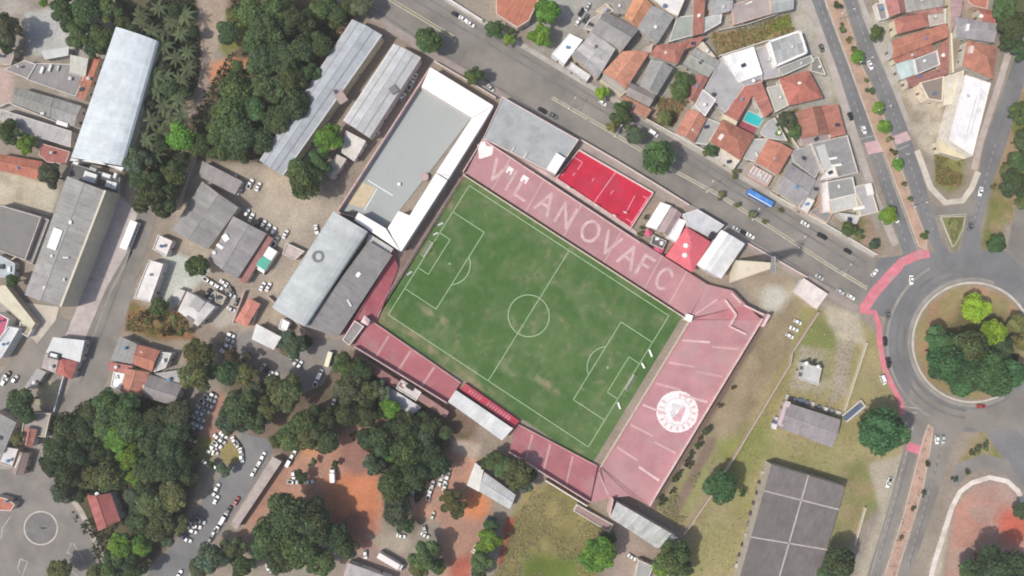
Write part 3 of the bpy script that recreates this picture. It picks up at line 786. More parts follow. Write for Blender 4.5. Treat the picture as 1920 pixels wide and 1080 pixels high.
def painted_cells(i0, i1, o0, o1, n, z0, z1, cells, ns, sub, parent, name, mat):
    """flat paint on the treads: cells are (column, row) on a grid with ns columns along and sub rows per step"""
    mb = MB(); have = set(cells)
    for (ci, ri) in cells:
        s0, s1 = ci / ns, (ci + 1) / ns
        t0, t1 = ri / (n * sub), (ri + 1) / (n * sub)
        z = tread_z((t0 + t1) / 2, n, z0, z1) + 0.012
        mb.face(ccw([terr_pt(i0, i1, o0, o1, s, t, z) for s, t in ((s0, t0), (s1, t0), (s1, t1), (s0, t1))]))
        if (ri + 1) % sub == 0 and (ci, ri + 1) in have:       # the paint runs on up the riser
            z2 = tread_z(t1 + .2 / (n * sub), n, z0, z1) + 0.012
            a, b_ = terr_pt(i0, i1, o0, o1, s0, t1, z), terr_pt(i0, i1, o0, o1, s1, t1, z)
            c, d = terr_pt(i0, i1, o0, o1, s1, t1, z2), terr_pt(i0, i1, o0, o1, s0, t1, z2)
            mb.face([a, b_, c, d])
    o = mb.build(name, mat, parent)
    bm = bmesh.new(); bm.from_mesh(o.data); bmesh.ops.remove_doubles(bm, verts=bm.verts, dist=0.002); bm.to_mesh(o.data); bm.free()
    return o

PINK = (0.415, 0.215, 0.232); PINK2 = (0.385, 0.19, 0.207); ROSE = (0.42, 0.165, 0.190); RED = (0.36, 0.060, 0.085)
AISLE = (0.53, 0.335, 0.34)
wallpink = surf('pink_wall_paint', (0.66, 0.47, 0.46), 0.12, 0.4, 0.08, 0.85, (0.35, 0.22, 0.20), 0.4, 0.3)
def jit(c, a=0.05):
    k = 1 + random.uniform(-a, a); return (c[0] * k, c[1] * k * (1 + random.uniform(-.02, .02)), c[2] * k)

def tri_wall(a, b_, h, w, name, parent, mat, z0=0.0):
    """upright wall between two pixels, top at height h as seen in the photo"""
    p0, p1 = P(*a, h), P(*b_, h)
    d = (p1 - p0); d.z = 0; d.normalize(); nn = Vector((-d.y, d.x, 0)) * w / 2
    mb = MB(); mb.hexa([(*(p0 - nn)[:2], z0), (*(p1 - nn)[:2], z0), (*(p1 + nn)[:2], z0), (*(p0 + nn)[:2], z0), (*(p0 - nn)[:2], h), (*(p1 - nn)[:2], h), (*(p1 + nn)[:2], h), (*(p0 + nn)[:2], h)])
    return mb.build(name, mat, parent)

# north terrace with the painted name
NI0, NI1, NO0, NO1 = (872, 323), (1292, 595), (907, 264), (1326, 533)
north = empty('terrace', P(1100, 440)); north_inv = Vector(north.location)
tagp(north, 'long pink terrace on the avenue side with a club name painted in big letters', 'terrace', 'stadium terraces')
def child_fix(root):
    for ch in root.children: ch.location = ch.location - root.location if ch.type == 'MESH' else ch.location
cuts = [0, .12, .27, .44, .62, .80, .91, 1.0]
for k in range(len(cuts) - 1):
    terrace_section(NI0, NI1, NO0, NO1, 16, 1.4, 3.8, north, jit(PINK if k > 3 else (0.385, 0.21, 0.222)), s0=cuts[k], s1=cuts[k + 1])
for s in cuts[1:-1]:
    terrace_section(NI0, NI1, NO0, NO1, 16, 1.4, 3.8, north, (0.50, 0.335, 0.335), 0.05, 'aisle_stair', False, s - .0022, s + .0022)
tri_wall((868, 327), (1292, 601), 2.3, .35, 'front_wall', north, surf('cream_wall_paint', (0.62, 0.50, 0.43), 0.15, 0.5, 0.1, 0.9))
tri_wall((905, 261), (1200, 455), 4.6, .4, 'rear_wall', north, wallpink)
tri_wall((868, 322), (905, 261), 3.6, .4, 'end_wall', north, wallpink)
for s in (0.2, 0.53, 0.72):
    q = terr_pt(NI0, NI1, NO0, NO1, s, .5, 0)
# letters as strokes in a 0..1 box, drawn on the treads
GL = {'V': [((0, 1), (.5, 0)), ((.5, 0), (1, 1))], 'I': [((.5, 0), (.5, 1))], 'L': [((0, 1), (0, 0)), ((0, 0), (1, 0))],
      'A': [((0, 0), (.5, 1)), ((.5, 1), (1, 0)), ((.22, .38), (.78, .38))], 'N': [((0, 0), (0, 1)), ((0, 1), (1, 0)), ((1, 0), (1, 1))],
      'O': [((math.cos(R(a)) * .5 + .5, math.sin(R(a)) * .5 + .5), (math.cos(R(a + 30)) * .5 + .5, math.sin(R(a + 30)) * .5 + .5)) for a in range(0, 360, 30)],
      'F': [((0, 0), (0, 1)), ((0, 1), (1, 1)), ((0, .55), (.75, .55))],
      'C': [((math.cos(R(a)) * .5 + .5, math.sin(R(a)) * .5 + .5), (math.cos(R(a + 30)) * .5 + .5, math.sin(R(a + 30)) * .5 + .5)) for a in range(40, 310, 30)],
      'heart': [((.5, 0), (0, .6)), ((0, .6), (.15, .95)), ((.15, .95), (.5, .75)), ((.5, .75), (.85, .95)), ((.85, .95), (1, .6)), ((1, .6), (.5, 0)), ((.2, .6), (.8, .6)), ((.35, .35), (.65, .35)), ((.3, .75), (.7, .5)), ((.5, .2), (.5, .7))]}
NLEN = 118.0; NS = 420; NSUB = 3; NDEP = 16.0
letter_m = surf('faded_white_letter_paint', (0.53, 0.375, 0.378), 0.15, 0.3, 0.15, 0.9, (0.43, 0.26, 0.268), 0.85, 0.4)
bright_m = surf('fresh_white_paint', (0.80, 0.70, 0.69), 0.08, 0.3, 0.1, 0.8)
def proj_s(px, py):
    a, b_ = Vector(NI0), Vector(NI1); d = b_ - a
    return (Vector((px, py)) - a).dot(d) / d.dot(d)
def letter(ch, px, py, w, mat=None, t0=.22, t1=.78, th=0.66):
    s = proj_s(px, py) ; L = 500 / PPM
    u0 = s * L - w / 2
    cells = []
    v0, v1 = t0 * NDEP, t1 * NDEP
    for ci in range(int((u0 - 1) / L * NS), int((u0 + w + 1) / L * NS) + 1):
        for ri in range(16 * NSUB):
            u = (ci + .5) / NS * L; v = (ri + .5) / (16 * NSUB) * NDEP
            for (ax, ay), (bx, by) in GL[ch]:
                x0_, y0_, x1_, y1_ = u0 + ax * w, v0 + ay * (v1 - v0), u0 + bx * w, v0 + by * (v1 - v0)
                ex, ey = x1_ - x0_, y1_ - y0_
                k = max(0, min(1, ((u - x0_) * ex + (v - y0_) * ey) / (ex * ex + ey * ey)))
                if math.hypot(u - x0_ - k * ex, v - y0_ - k * ey) < th:
                    cells.append((ci, ri)); break
    o = painted_cells(NI0, NI1, NO0, NO1, 16, 1.4, 3.8, cells, NS, NSUB, north, 'letter', mat or letter_m)
    o['label'] = 'painted letter %s' % ch if ch != 'heart' else 'white painted crest'
letter('heart', 893, 310, 6.0, bright_m, .58, .96, .8)
letter('V', 922, 340, 6.0); letter('I', 950, 354, 1.0)
for s_, t_, wd in ((.142, .70, 9), (.205, .72, 10)):                 # white banners laid over the first letters
    cells = [(ci, ri) for ci in range(int(s_ * NS) - wd // 2, int(s_ * NS) + wd // 2 + 1) for ri in range(int(t_ * 48) - 4, int(t_ * 48) + 5) if not (abs(ci - s_ * NS) < 2 and abs(ri - t_ * 48 + 3) < 2)]
    painted_cells(NI0, NI1, NO0, NO1, 16, 1.4, 3.8, cells, NS, NSUB, north, 'white_banner', bright_m).location.z += .006
for ch, x, y, w in (('L', 973, 372, 5.0), ('A', 1016, 396, 6.5), ('N', 1054, 418, 6.0), ('O', 1100, 448, 7.5), ('V', 1138, 470, 7.0), ('A', 1172, 496, 7.0), ('F', 1205, 512, 4.5), ('C', 1240, 536, 6.0)):
    letter(ch, x, y, w)
# east terrace with the round emblem
EI0, EI1, EO0, EO1 = (1294, 600), (1127, 874), (1428, 600), (1217, 947)
east = empty('terrace', P(1280, 760))
tagp(east, 'broad pink terrace right of the pitch with a white round emblem', 'terrace', 'stadium terraces')
ecuts = [0, .14, .29, .43, .575, .71, .86, 1.0]
for k in range(7):
    terrace_section(EI0, EI1, EO0, EO1, 30, 1.4, 4.2, east, jit(PINK, .035), s0=ecuts[k], s1=ecuts[k + 1])
for k, s in enumerate(ecuts[1:-1]):
    for (ta, tb, dl) in ((.08, .45, -.004), (.55, .92, .02)):
        if k == 3 and ta > .5: continue
        terrace_section(EI0, EI1, EO0, EO1, 30, 1.4, 4.2, east, jit(AISLE if (k + int(ta * 9)) % 3 else (.64, .45, .45), .06), 0.06, 'aisle_stair', False, s - .006 + dl, s + .006 + dl, ta, tb)
tri_wall((1294, 601), (1126, 877), 2.4, .35, 'front_wall', east, surf('beige_wall_paint', (0.60, 0.49, 0.41), 0.15, 0.5, 0.1, 0.9))
tri_wall((1430, 598), (1218, 949), 6.0, .6, 'rear_wall', east, wallpink)
tri_wall((1443, 590), (1430, 612), 5.6, 1.2, 'gate_wall', east, wallpink)
em_white = surf('emblem_white_paint', (0.76, 0.70, 0.70), 0.07, 0.4, 0.08, 0.8)
em_grey = surf('emblem_grey_paint', (0.50, 0.50, 0.51), 0.2, 0.5, 0.1, 0.8)
em_pink = surf('emblem_letter_paint', (0.60, 0.42, 0.44), 0.15, 0.5, 0.1, 0.8)
em_red = surf('emblem_red_paint', (0.58, 0.36, 0.39), 0.15, 0.5, 0.1, 0.8)
ES, ESUB = 190, 3
white, grey, pinkc, redc = [], [], [], []
for ci in range(ES):
    for ri in range(30 * ESUB):
        q = lerp(lerp((*EI0, 0), (*EI1, 0), (ci + .5) / ES), lerp((*EO0, 0), (*EO1, 0), (ci + .5) / ES), (ri + .5) / (30 * ESUB))
        dx, dy = q.x - 1270, q.y - 772
        r = math.hypot(dx, dy); a = math.atan2(dy, dx)
        if r > 39: continue
        # shield inside: lower right red, upper left grey
        inshield = abs((dx + dy * .35)) < 13 and -14 < (dy - dx * .2) < 18 and abs(dx) < 15 - max(0, dy) * .45
        if 27 < r < 35.5 and (math.sin(a * 17) > .45) and not (-2.4 < a < -1.6): pinkc.append((ci, ri))
        elif inshield and (dx + dy) > 3: redc.append((ci, ri))
        elif inshield and r > 4 and (int(dx * .5 + 40) + int(dy * .4 + 40)) % 3: grey.append((ci, ri))
        elif 24.5 < r < 26: grey.append((ci, ri))
        else: white.append((ci, ri))
for cells, nm, mt in ((white, 'emblem_disc', em_white), (grey, 'emblem_shield', em_grey), (pinkc, 'emblem_lettering', em_pink), (redc, 'emblem_shield_field', em_red)):
    painted_cells(EI0, EI1, EO0, EO1, 30, 1.4, 4.2, cells, ES, ESUB, east, nm, mt)

# corner wedges
ne = empty('terrace', P(1350, 560)); tagp(ne, 'pink corner terrace between the avenue side and right hand side', 'terrace', 'stadium terraces')
for a, b_, c in (((1326, 533), (1374, 545), jit(PINK)), ((1374, 545), (1400, 572), jit(PINK)), ((1400, 572), (1428, 600), jit(ROSE))):
    terrace_section((1292.5, 597), (1293.5, 599), a, b_, 22, 1.4, 4.0, ne, c)
terrace_section((1302, 588), (1305, 591), (1343, 560), (1347, 563), 12, 1.6, 2.9, ne, AISLE, .5, 'aisle_stair', True)
for a, b_ in (((1372, 549), (1390, 568)), ((1360, 562), (1381, 590)), ((1381, 590), (1369, 612)), ((1369, 612), (1400, 627)), ((1395, 572), (1432, 590))):
    tri_wall(a, b_, 4.8, .7, 'vomitory_wall', ne, wallpink)
mb = MB(); mb.prism(PP([(1288, 588), (1300, 592), (1296, 604), (1284, 600)], 3.2), 0, 3.2); mb.build('corner_box', wht, ne)
se = empty('terrace', P(1150, 920)); tagp(se, 'pink corner terrace at the bottom tip of the pitch', 'terrace', 'stadium terraces')
for a, b_, c in (((1217, 947), (1180, 930), jit(PINK)), ((1180, 930), (1140, 934), jit(PINK)), ((1140, 934), (1108, 943), jit(PINK2))):
    terrace_section((1126, 874), (1124, 874), a, b_, 22, 1.4, 3.9, se, c)
terrace_section((1124, 886), (1121, 885), (1142, 927), (1138, 928), 10, 1.7, 3.3, se, AISLE, .4, 'aisle_stair', True)

# south terraces either side of the covered stand
def small_terrace(i0, i1, o0, o1, cuts, label, col, st):
    t = empty('terrace', P((i0[0] + o1[0]) / 2, (i0[1] + o1[1]) / 2)); tagp(t, label, 'terrace', 'stadium terraces')
    for k in range(len(cuts) - 1):
        terrace_section(i0, i1, o0, o1, 12, 1.2, 2.9, t, jit(col, .07), s0=cuts[k], s1=cuts[k + 1])
    for s in cuts[1:-1]:
        terrace_section(i0, i1, o0, o1, 12, 1.2, 2.9, t, jit(st, .05), 0.05, 'aisle_stair', False, s - .011, s + .011, .1, .95)
    tri_wall((i0[0], i0[1]), (i1[0], i1[1]), 1.7, .3, 'front_wall', t, surf('rose_wall_paint', (0.50, 0.33, 0.29), 0.2, 0.4, 0.1, 0.9))
    tri_wall((o0[0], o0[1]), (o1[0], o1[1]), 5.4, .35, 'rear_wall', t, wallpink)
    return t
st_w = small_terrace((694, 600), (864, 718), (664, 650), (838, 756), [0, .22, .46, .72, 1], 'dark pink terrace below the pitch, left of the white roofed stand', (0.37, 0.125, 0.145), (0.50, 0.29, 0.29))
st_e = small_terrace((1120, 874), (970, 795), (1106, 942), (954, 848), [0, .30, .58, .80, 1], 'dark pink terrace below the pitch, right of the white roofed stand', (0.39, 0.145, 0.165), (0.52, 0.32, 0.32))
west = empty('terrace', P(700, 560)); tagp(west, 'narrow red terrace left of the pitch beside dark grey roof', 'terrace', 'stadium terraces')
for s0, s1 in ((0, .3), (.3, .6), (.6, 1)):
    terrace_section((747, 500), (706, 604), (738, 478), (650, 628), 8, .6, 3.0, west, jit((0.38, .10, .125)), s0=s0, s1=s1)
tri_wall((739, 474), (642, 638), 3.8, .4, 'rear_wall', west, surf('red_wall_paint', (0.42, .10, .13), .15, .4, .1, .85))
# fence between pitch and west side
fen = empty('pitch_fence', P(790, 440)); tagp(fen, 'grey mesh fence with posts along the upper left end of the pitch', 'fence')
fm = surf('galvanised_steel', (0.34, 0.35, 0.34), 0.1, 1, .1, .5)
for i in range(26):
    k = i / 25; q = P(864 - 150 * k, 336 + 238 * k)
    m_ = MB(); m_.tube((q.x, q.y, 0), (q.x, q.y, 3.0), .07, .07, 5); m_.build('post', fm, fen)
for z in (.4, 1.3, 2.2, 3.0):
    a, b_ = P(864, 336), P(714, 574); m_ = MB(); m_.tube((a.x, a.y, z), (b_.x, b_.y, z), .045, .045, 4); m_.build('rail', fm, fen)
walk = flat_sheet('touchline_path', [(862, 322), (870, 334), (722, 575), (705, 600), (690, 600), (740, 500)], surf('brown_earth_path', (0.20, 0.135, 0.115), .25, .3, .15, .95, (.30, .22, .18), .6, .2), 'brown earth path behind the upper left goal', 'path')
# children of empties were built in world space
for root in (north, east, ne, se, st_w, st_e, west, fen):
    for ch in root.children: ch.location = ch.location - Vector(root.location)
# ------------------------------------------------------------------ buildings
def uvq(pts, e):
    """uv in metres: u along e, v up the slope"""
    e = Vector(e).normalized(); o = Vector(pts[0])
    nn = (Vector(pts[1]) - o).cross(Vector(pts[-1]) - o)
    if nn.length < 1e-9: nn = Vector((0, 0, 1))
    f = nn.normalized().cross(e)
    return [((Vector(q) - o).dot(e), (Vector(q) - o).dot(f)) for q in pts]

def slab(mb, top, th, e):
    """thick roof plane from its upper outline"""
    top = [Vector(t) for t in top]
    n = (top[1] - top[0]).cross(top[2] - top[0])
    if n.z < 0: top = top[::-1]
    mb.face(top, 0, uvq(top, e))
    bot = [t - Vector((0, 0, th)) for t in top]
    mb.face(bot[::-1], 0, uvq(bot[::-1], e))
    for i in range(len(top)):
        j = (i + 1) % len(top)
        mb.face([bot[i], bot[j], top[j], top[i]], 0, uvq([bot[i], bot[j], top[j], top[i]], e))

WALLS = [(0.58, 0.55, 0.49), (0.62, 0.60, 0.57), (0.52, 0.44, 0.36), (0.55, 0.40, 0.34), (0.47, 0.46, 0.44), (0.60, 0.54, 0.40)]
WIN_ME, PANE_ME, DOOR_ME = None, None, None
def unit_parts():
    global WIN_ME, PANE_ME, DOOR_ME
    m_ = MB(); m_.box((0, 0, 0), (1.4, .12, 1.2)); WIN_ME = m_.mesh('window_frame', M['plain'])
    m_ = MB(); m_.box((-.31, -.05, 0), (.54, .08, 1.0)); m_.box((.31, -.05, 0), (.54, .08, 1.0)); PANE_ME = m_.mesh('pane', M['glass'])
    m_ = MB(); m_.box((0, 0, 1.05), (1.0, .14, 2.1)); DOOR_ME = m_.mesh('door', M['door'])
unit_parts()

def openings(root, poly, h, maxn=3):
    """windows and a door on the walls that face the middle of the scene"""
    poly = ccw(poly); n = len(poly); c = centroid(poly)
    cand = []
    for i in range(n):
        a, b_ = Vector(poly[i][:2]), Vector(poly[(i + 1) % n][:2])
        L = (b_ - a).length
        if L < 3.0: continue
        d = (b_ - a) / L; nn = Vector((d.y, -d.x))
        cand.append((nn.dot(-Vector((c.x, c.y)).normalized()), a, b_, L, d, nn))
    cand.sort(key=lambda t: -t[0])
    k = 0; door = False
    for _, a, b_, L, d, nn in cand[:2]:
        m_ = max(1, min(2, int(L / 4)))
        for j in range(m_):
            if k >= maxn: return
            q = a + d * L * (j + .5) / m_
            rz = math.atan2(d.y, d.x)
            if not door:
                o = link('door', DOOR_ME, root); o.location = (q.x + nn.x * .03, q.y + nn.y * .03, 0.02); door = True
            else:
                o = link('window', WIN_ME, root, (.6, .58, .55)); o.location = (q.x + nn.x * .03, q.y + nn.y * .03, min(h - 1.0, 1.6))
                g = link('pane', PANE_ME, o)
            o.rotation_euler = (0, 0, rz); k += 1

def rel(root):
    for ch in root.children:
        ch.location = ch.location - root.location

def box_part(root, name, px, py, h, sz, col, rz=0.0, mat='plain', z0=None):
    q = P(px, py, h); m_ = MB(); m_.box((0, 0, sz[2] / 2), sz)
    o = m_.build(name, M[mat], root, col); o.location = (q.x, q.y, h if z0 is None else z0); o.rotation_euler = (0, 0, rz)
    return o
def tank_part(root, px, py, h, r=.8, col=(.12, .25, .42)):
    q = P(px, py, h); m_ = MB()
    m_.tube((0, 0, 0), (0, 0, 1.0), r * .85, r, 12); m_.tube((0, 0, 1.0), (0, 0, 1.25), r, r * .4, 12)
    o = m_.build('water_tank', M['plain'], root, col); o.location = (q.x, q.y, h - .1)
    return o

def building(px, h, kind, col, desc, cat='house', rise=None, mat='tile', wall=None, panels=1, name='house', group=None, over=.35, extra=(), jitter=.07, maxn=3, cap=True, z0=0.0, hi=0, para=.45):
    """px: roof outline in photo pixels; kind gable / hip / flat / shed / vault"""
    c = P(sum(q[0] for q in px) / len(px), sum(q[1] for q in px) / len(px), h)
    root = empty(name, (c.x, c.y, z0))
    h = h + random.uniform(-.18, .18) if cat == 'house' else h
    ex = PP(px, h)
    if cat == 'house' and c.x > 20 and c.y > 20: ex = [Vector((q.x, q.y, h)) for q in inset(ex, -.4)]
    if cat == 'house' and not extra:
        k = random.random(); mx, my = lerp((*px[0], 0), (*px[2], 0), random.uniform(.3, .7))[:2]
        if k < .4: extra = (X_tank(mx, my, .5, random.choice([(.12, .25, .42), (.5, .5, .5), (.68, .68, .66), (.09, .16, .3)]), random.uniform(.55, .85)),)
        elif k < .6: extra = (X_box('solar_heater', mx, my, (2.0, 1.4, .2), (.04, .045, .07), .5, random.uniform(-.6, .6)),)
        elif k < .8: extra = (X_box('roof_vent', mx, my, (random.uniform(.5, 1.2), random.uniform(.8, 2.2), .6), (.6, .59, .57), .4, random.uniform(-.6, .6)),)
    wall = wall or random.choice(WALLS)
    col = jit(col, .06)
    wpoly = inset(ex, over if kind != 'flat' else 0.0)
    if kind in ('gable', 'hip', 'vault', 'shed') and len(ex) == 4:
        c4 = ex
        l01 = (c4[0] - c4[1]).length + (c4[2] - c4[3]).length
        l12 = (c4[1] - c4[2]).length + (c4[3] - c4[0]).length
        if kind == 'shed':
            c4 = c4[hi:] + c4[:hi]                     # first edge is the high one
        elif l12 > l01: c4 = c4[1:] + c4[:1]
        wid = min(l01, l12) / 2
        rise = rise if rise is not None else wid * .22
        e = c4[1] - c4[0]
        up = Vector((0, 0, rise))
        def emit(f, nm):
            for j in range(panels):
                mb = MB(); s0, s1 = j / panels, (j + 1) / panels
                slab(mb, [Vector(t) + Vector((0, 0, random.uniform(-.02, .02))) for t in f(s0, s1)], .14, e)
                mb.build(nm if panels == 1 else 'roof_panel', M[mat], root, jit(col, jitter))
        if kind in ('gable', 'hip'):
            m12, m30 = (c4[1] + c4[2]) / 2, (c4[3] + c4[0]) / 2
            ra, rb = m30 + up, m12 + up
            if kind == 'hip':
                ax = (m12 - m30); k = min(.42, wid / 2 / max(ax.length, .1))
                ra, rb = m30 + ax * k + up, m12 - ax * k + up
            if kind == 'gable':
                emit(lambda s0, s1: [lerp(c4[0], c4[1], s0), lerp(c4[0], c4[1], s1), lerp(ra, rb, s1), lerp(ra, rb, s0)], 'roof_slope')
                emit(lambda s0, s1: [lerp(c4[3], c4[2], s1), lerp(c4[3], c4[2], s0), lerp(ra, rb, s0), lerp(ra, rb, s1)], 'roof_slope')
            else:
                for tri, ee in (([c4[0], c4[1], rb, ra], e), ([c4[2], c4[3], ra, rb], e), ([c4[1], c4[2], rb], c4[2] - c4[1]), ([c4[3], c4[0], ra], c4[0] - c4[3])):
                    mb = MB(); slab(mb, tri, .14, ee); mb.build('roof_slope', M[mat], root, jit(col, jitter * .6))
            if cap:
                mb = MB(); d = (rb - ra).normalized(); s = Vector((-d.y, d.x, 0)) * .22
                mb.hexa([ra - s, rb - s, rb + s, ra + s] + [q + Vector((0, 0, .16)) for q in (ra - s * .4, rb - s * .4, rb + s * .4, ra + s * .4)])
                mb.build('ridge_cap', M['plain'], root, (min(.8, col[0] * 1.25), min(.8, col[1] * 1.3), min(.8, col[2] * 1.3)))
            mb = MB(); mb.prism([(q[0], q[1]) for q in wpoly], 0, h - .12)
            if kind == 'gable':
                for pa_, pb_, rr, sg in ((c4[1], c4[2], rb, -1), (c4[3], c4[0], ra, 1)):
                    sh = (rb - ra).normalized() * over * sg; sh.z = 0
                    a, b_ = lerp(pa_, pb_, .06) + sh, lerp(pb_, pa_, .06) + sh
                    t = rr + sh
                    mb.face([(a.x, a.y, h - .14), (b_.x, b_.y, h - .14), (t.x, t.y, t.z - .22)])
            mb.build('wall', M['wall'], root, wall)
        elif kind == 'shed':
            hiA, hiB = c4[0] + up, c4[1] + up
            emit(lambda s0, s1: [lerp(c4[3], c4[2], s1), lerp(c4[3], c4[2], s0), lerp(hiA, hiB, s0), lerp(hiA, hiB, s1)], 'roof_slope')
            mb = MB()
            w4 = inset([(q.x, q.y) for q in c4], over)
            mb.prism(w4, 0, h - .12); mb.build('wall', M['wall'], root, wall)
        else:
            n = 9
            cr = [(-math.cos(math.pi * i / n), math.sin(math.pi * i / n)) for i in range(n + 1)]
            for j in range(panels):
                mb = MB(); s0, s1 = j / panels, (j + 1) / panels
                for i in range(n):
                    (x0_, z0_), (x1_, z1_) = cr[i], cr[i + 1]
                    q = []
                    for s, x, z in ((s0, x0_, z0_), (s1, x0_, z0_), (s1, x1_, z1_), (s0, x1_, z1_)):
                        a, b_ = lerp(c4[0], c4[1], s), lerp(c4[3], c4[2], s)
                        q.append(lerp(a, b_, (x + 1) / 2) + Vector((0, 0, rise * z)))
                    slab(mb, q, .1, e)
                mb.build('roof_panel', M[mat], root, jit(col, jitter))
            mb = MB(); mb.prism(wpoly, 0, h - .1); mb.build('wall', M['wall'], root, wall)
    else:
        # flat roof behind a parapet
        outer = ccw(ex); inner = inset(outer, .3)
        mb = MB(); top = [Vector((q.x, q.y, h - para)) for q in inner]
        slab(mb, top, .2, outer[1] - outer[0]); mb.build('roof_slab', M[mat], root, col)
        mb = MB(); n = len(outer)
        for i in range(n):
            j = (i + 1) % n; a, b_, c_, d = outer[i], outer[j], inner[j], inner[i]
            mb.face([(a.x, a.y, h), (b_.x, b_.y, h), (c_.x, c_.y, h), (d.x, d.y, h)])
            mb.face([(d.x, d.y, h - para), (c_.x, c_.y, h - para), (c_.x, c_.y, h), (d.x, d.y, h)][::-1])
            mb.face([(a.x, a.y, h - para), (b_.x, b_.y, h - para), (b_.x, b_.y, h), (a.x, a.y, h)])
        mb.build('parapet', M['wall'], root, tuple(min(.85, x * 1.12) for x in wall))
        mb = MB(); mb.prism(outer, 0, h - para, top=False); mb.build('wall', M['wall'], root, wall)
    openings(root, wpoly if kind != 'flat' else ex, h, maxn)
    for fn in extra: fn(root, h)
    rel(root)
    cx = sum(q[0] for q in px) / len(px); cy = sum(q[1] for q in px) / len(px)
    if cat: later(root, desc, cat, (cx, cy), group)
    return root

def X_tank(px, py, dz=.8, col=(.12, .25, .42), r=.8):
    return lambda root, h: tank_part(root, px, py, h + dz, r, col)
def X_box(name, px, py, sz, col, dz=0.0, rz=0.0):
    return lambda root, h: box_part(root, name, px, py, h + dz, sz, col, rz)

RT = (0.40, 0.155, 0.105); RT2 = (0.345, 0.145, 0.115); OR = (0.47, 0.225, 0.13); BRN = (0.27, 0.15, 0.12)
GS = (0.225, 0.215, 0.21); GS2 = (0.28, 0.275, 0.27); GSD = (0.155, 0.145, 0.145); LG = (0.42, 0.43, 0.43); WH = (0.74, 0.74, 0.73); BLG = (0.37, 0.395, 0.42)
HG = 'houses and sheds of the neighbourhood'
B = lambda px, h, kind, col, desc, **k: building(px, h, kind, col, desc, group=k.pop('group', HG), **k)
SH = dict(mat='sheet'); FL = dict(mat='slab'); MT = dict(mat='metal')

# --- around the stadium
blockw = empty('courtyard_building', P(780, 300))
tagp(blockw, 'large white-roofed building around a grey courtyard, touching the upper left of the stadium', 'building')
wroof = surf('white_membrane_roof', (0.80, 0.79, 0.78), 0.04, 0.3, 0.04, 0.6, (0.62, 0.58, 0.56), 0.4, 0.15)
def roof_prism(root, px, h, mat, name='roof_wing', color=None, thick=None, wallcol=(.62, .56, .55)):
    q = PP(px, h); mb = MB(); mb.prism(q, h - .35, h); o = mb.build(name, mat, root, color)
    mb = MB(); mb.prism(inset(q, .25), 0, h - .35, top=False); mb.build('wall', M['wall'], root, wallcol)
    return o
roof_prism(blockw, [(807, 126), (925, 198), (884, 221), (790, 163)], 7.0, wroof)
roof_prism(blockw, [(925.5, 198.5), (903, 236), (840, 336), (818, 323), (884.5, 221.5)], 7.05, wroof)
roof_prism(blockw, [(839, 337.5), (752, 472), (727, 428), (748, 396), (768, 404), (817, 325)], 6.7, wroof)
roof_prism(blockw, [(672, 398), (723, 428), (751, 471.5), (664, 413)], 6.65, wroof)
roof_prism(blockw, [(727, 427), (747, 396), (766, 405), (738, 449)], 6.2, wroof)
court = MB(); cp = PP([(790, 164), (884, 221), (724, 428), (672, 397), (632, 396)])
court.face([(q.x, q.y, .3) for q in ccw(cp)])
court.build('courtyard_floor', surf('grey_green_courtyard_concrete', (0.335, 0.36, 0.355), .08, .06, .06, .8, (.30, .27, .255), .35, .06), blockw)
for a, b_ in (((806, 127), (632, 397)), ((632, 397), (668, 408))):
    o = tri_wall(a, b_, 3.4, .4, 'boundary_wall', blockw, wallpink)
mb = MB(); mb.prism(PP([(676, 340), (705, 352), (682, 390), (650, 382)], .36), .3, .36); mb.build('sand_patch', surf('pale_sand', (.52, .43, .30), .12, .4, .15, .95), blockw)
for a, b_ in (((690, 338), (737, 367)), ((707, 354), (683, 395))):
    mb = MB(); u, v = P(*a), P(*b_); d = (v - u).normalized(); s = Vector((-d.y, d.x, 0)) * .18
    mb.face(ccw([(u - s)[:2] + (.33,), (v - s)[:2] + (.33,), (v + s)[:2] + (.33,), (u + s)[:2] + (.33,)])); mb.build('court_line', wht, blockw)
mb = MB(); q = P(797, 333); mb.tube((q.x, q.y, .3), (q.x, q.y, 2.0), 1.8, 1.8, 14); mb.build('round_tank', M['plain'], blockw, (.42, .30, .31))
q = P(749, 346); mb = MB(); mb.box((q.x, q.y, .8), (1.3, 1.3, 1.0)); mb.build('white_box', wht, blockw)
for a, b_ in (((880, 222), (790, 165)), ((846, 330), (818, 325))):
    tri_wall(a, b_, 7.2, .3, 'roof_joint', blockw, surf('grey_flashing', (.5, .48, .47), .1, 1, .1, .7), 6.4)
for ch in blockw.children: ch.location = -Vector(blockw.location)

hall = B([(625, 396), (690, 434), (573, 613), (510, 576)], 9, 'vault', (0.40, 0.425, 0.435), 'big pale blue-grey curved roof hall', rise=1.6, panels=9, mat='metal', cat='hall', name='sports_hall', wall=(.45, .40, .38), jitter=.03, over=.3)
mb = MB(); q = P(596, 481, 11.0)
for i in range(20):
    a0, a1 = 2 * math.pi * i / 20, 2 * math.pi * (i + 1) / 20
    mb.face([(math.cos(t) * rr, math.sin(t) * rr, 0) for t, rr in ((a0, 1.5), (a0, 2.6), (a1, 2.6), (a1, 1.5))])
for i in range(20):
    a0, a1 = 2 * math.pi * i / 20, 2 * math.pi * (i + 1) / 20
    mb.face([(math.cos(t) * 2.6, math.sin(t) * 2.6, z) for t, z in ((a0, -.8), (a1, -.8), (a1, 0), (a0, 0))])
o = mb.build('roof_vent_ring', M['plain'], hall, (.16, .17, .18)); o.location = Vector((q.x, q.y, 10.75)) - Vector(hall.location)
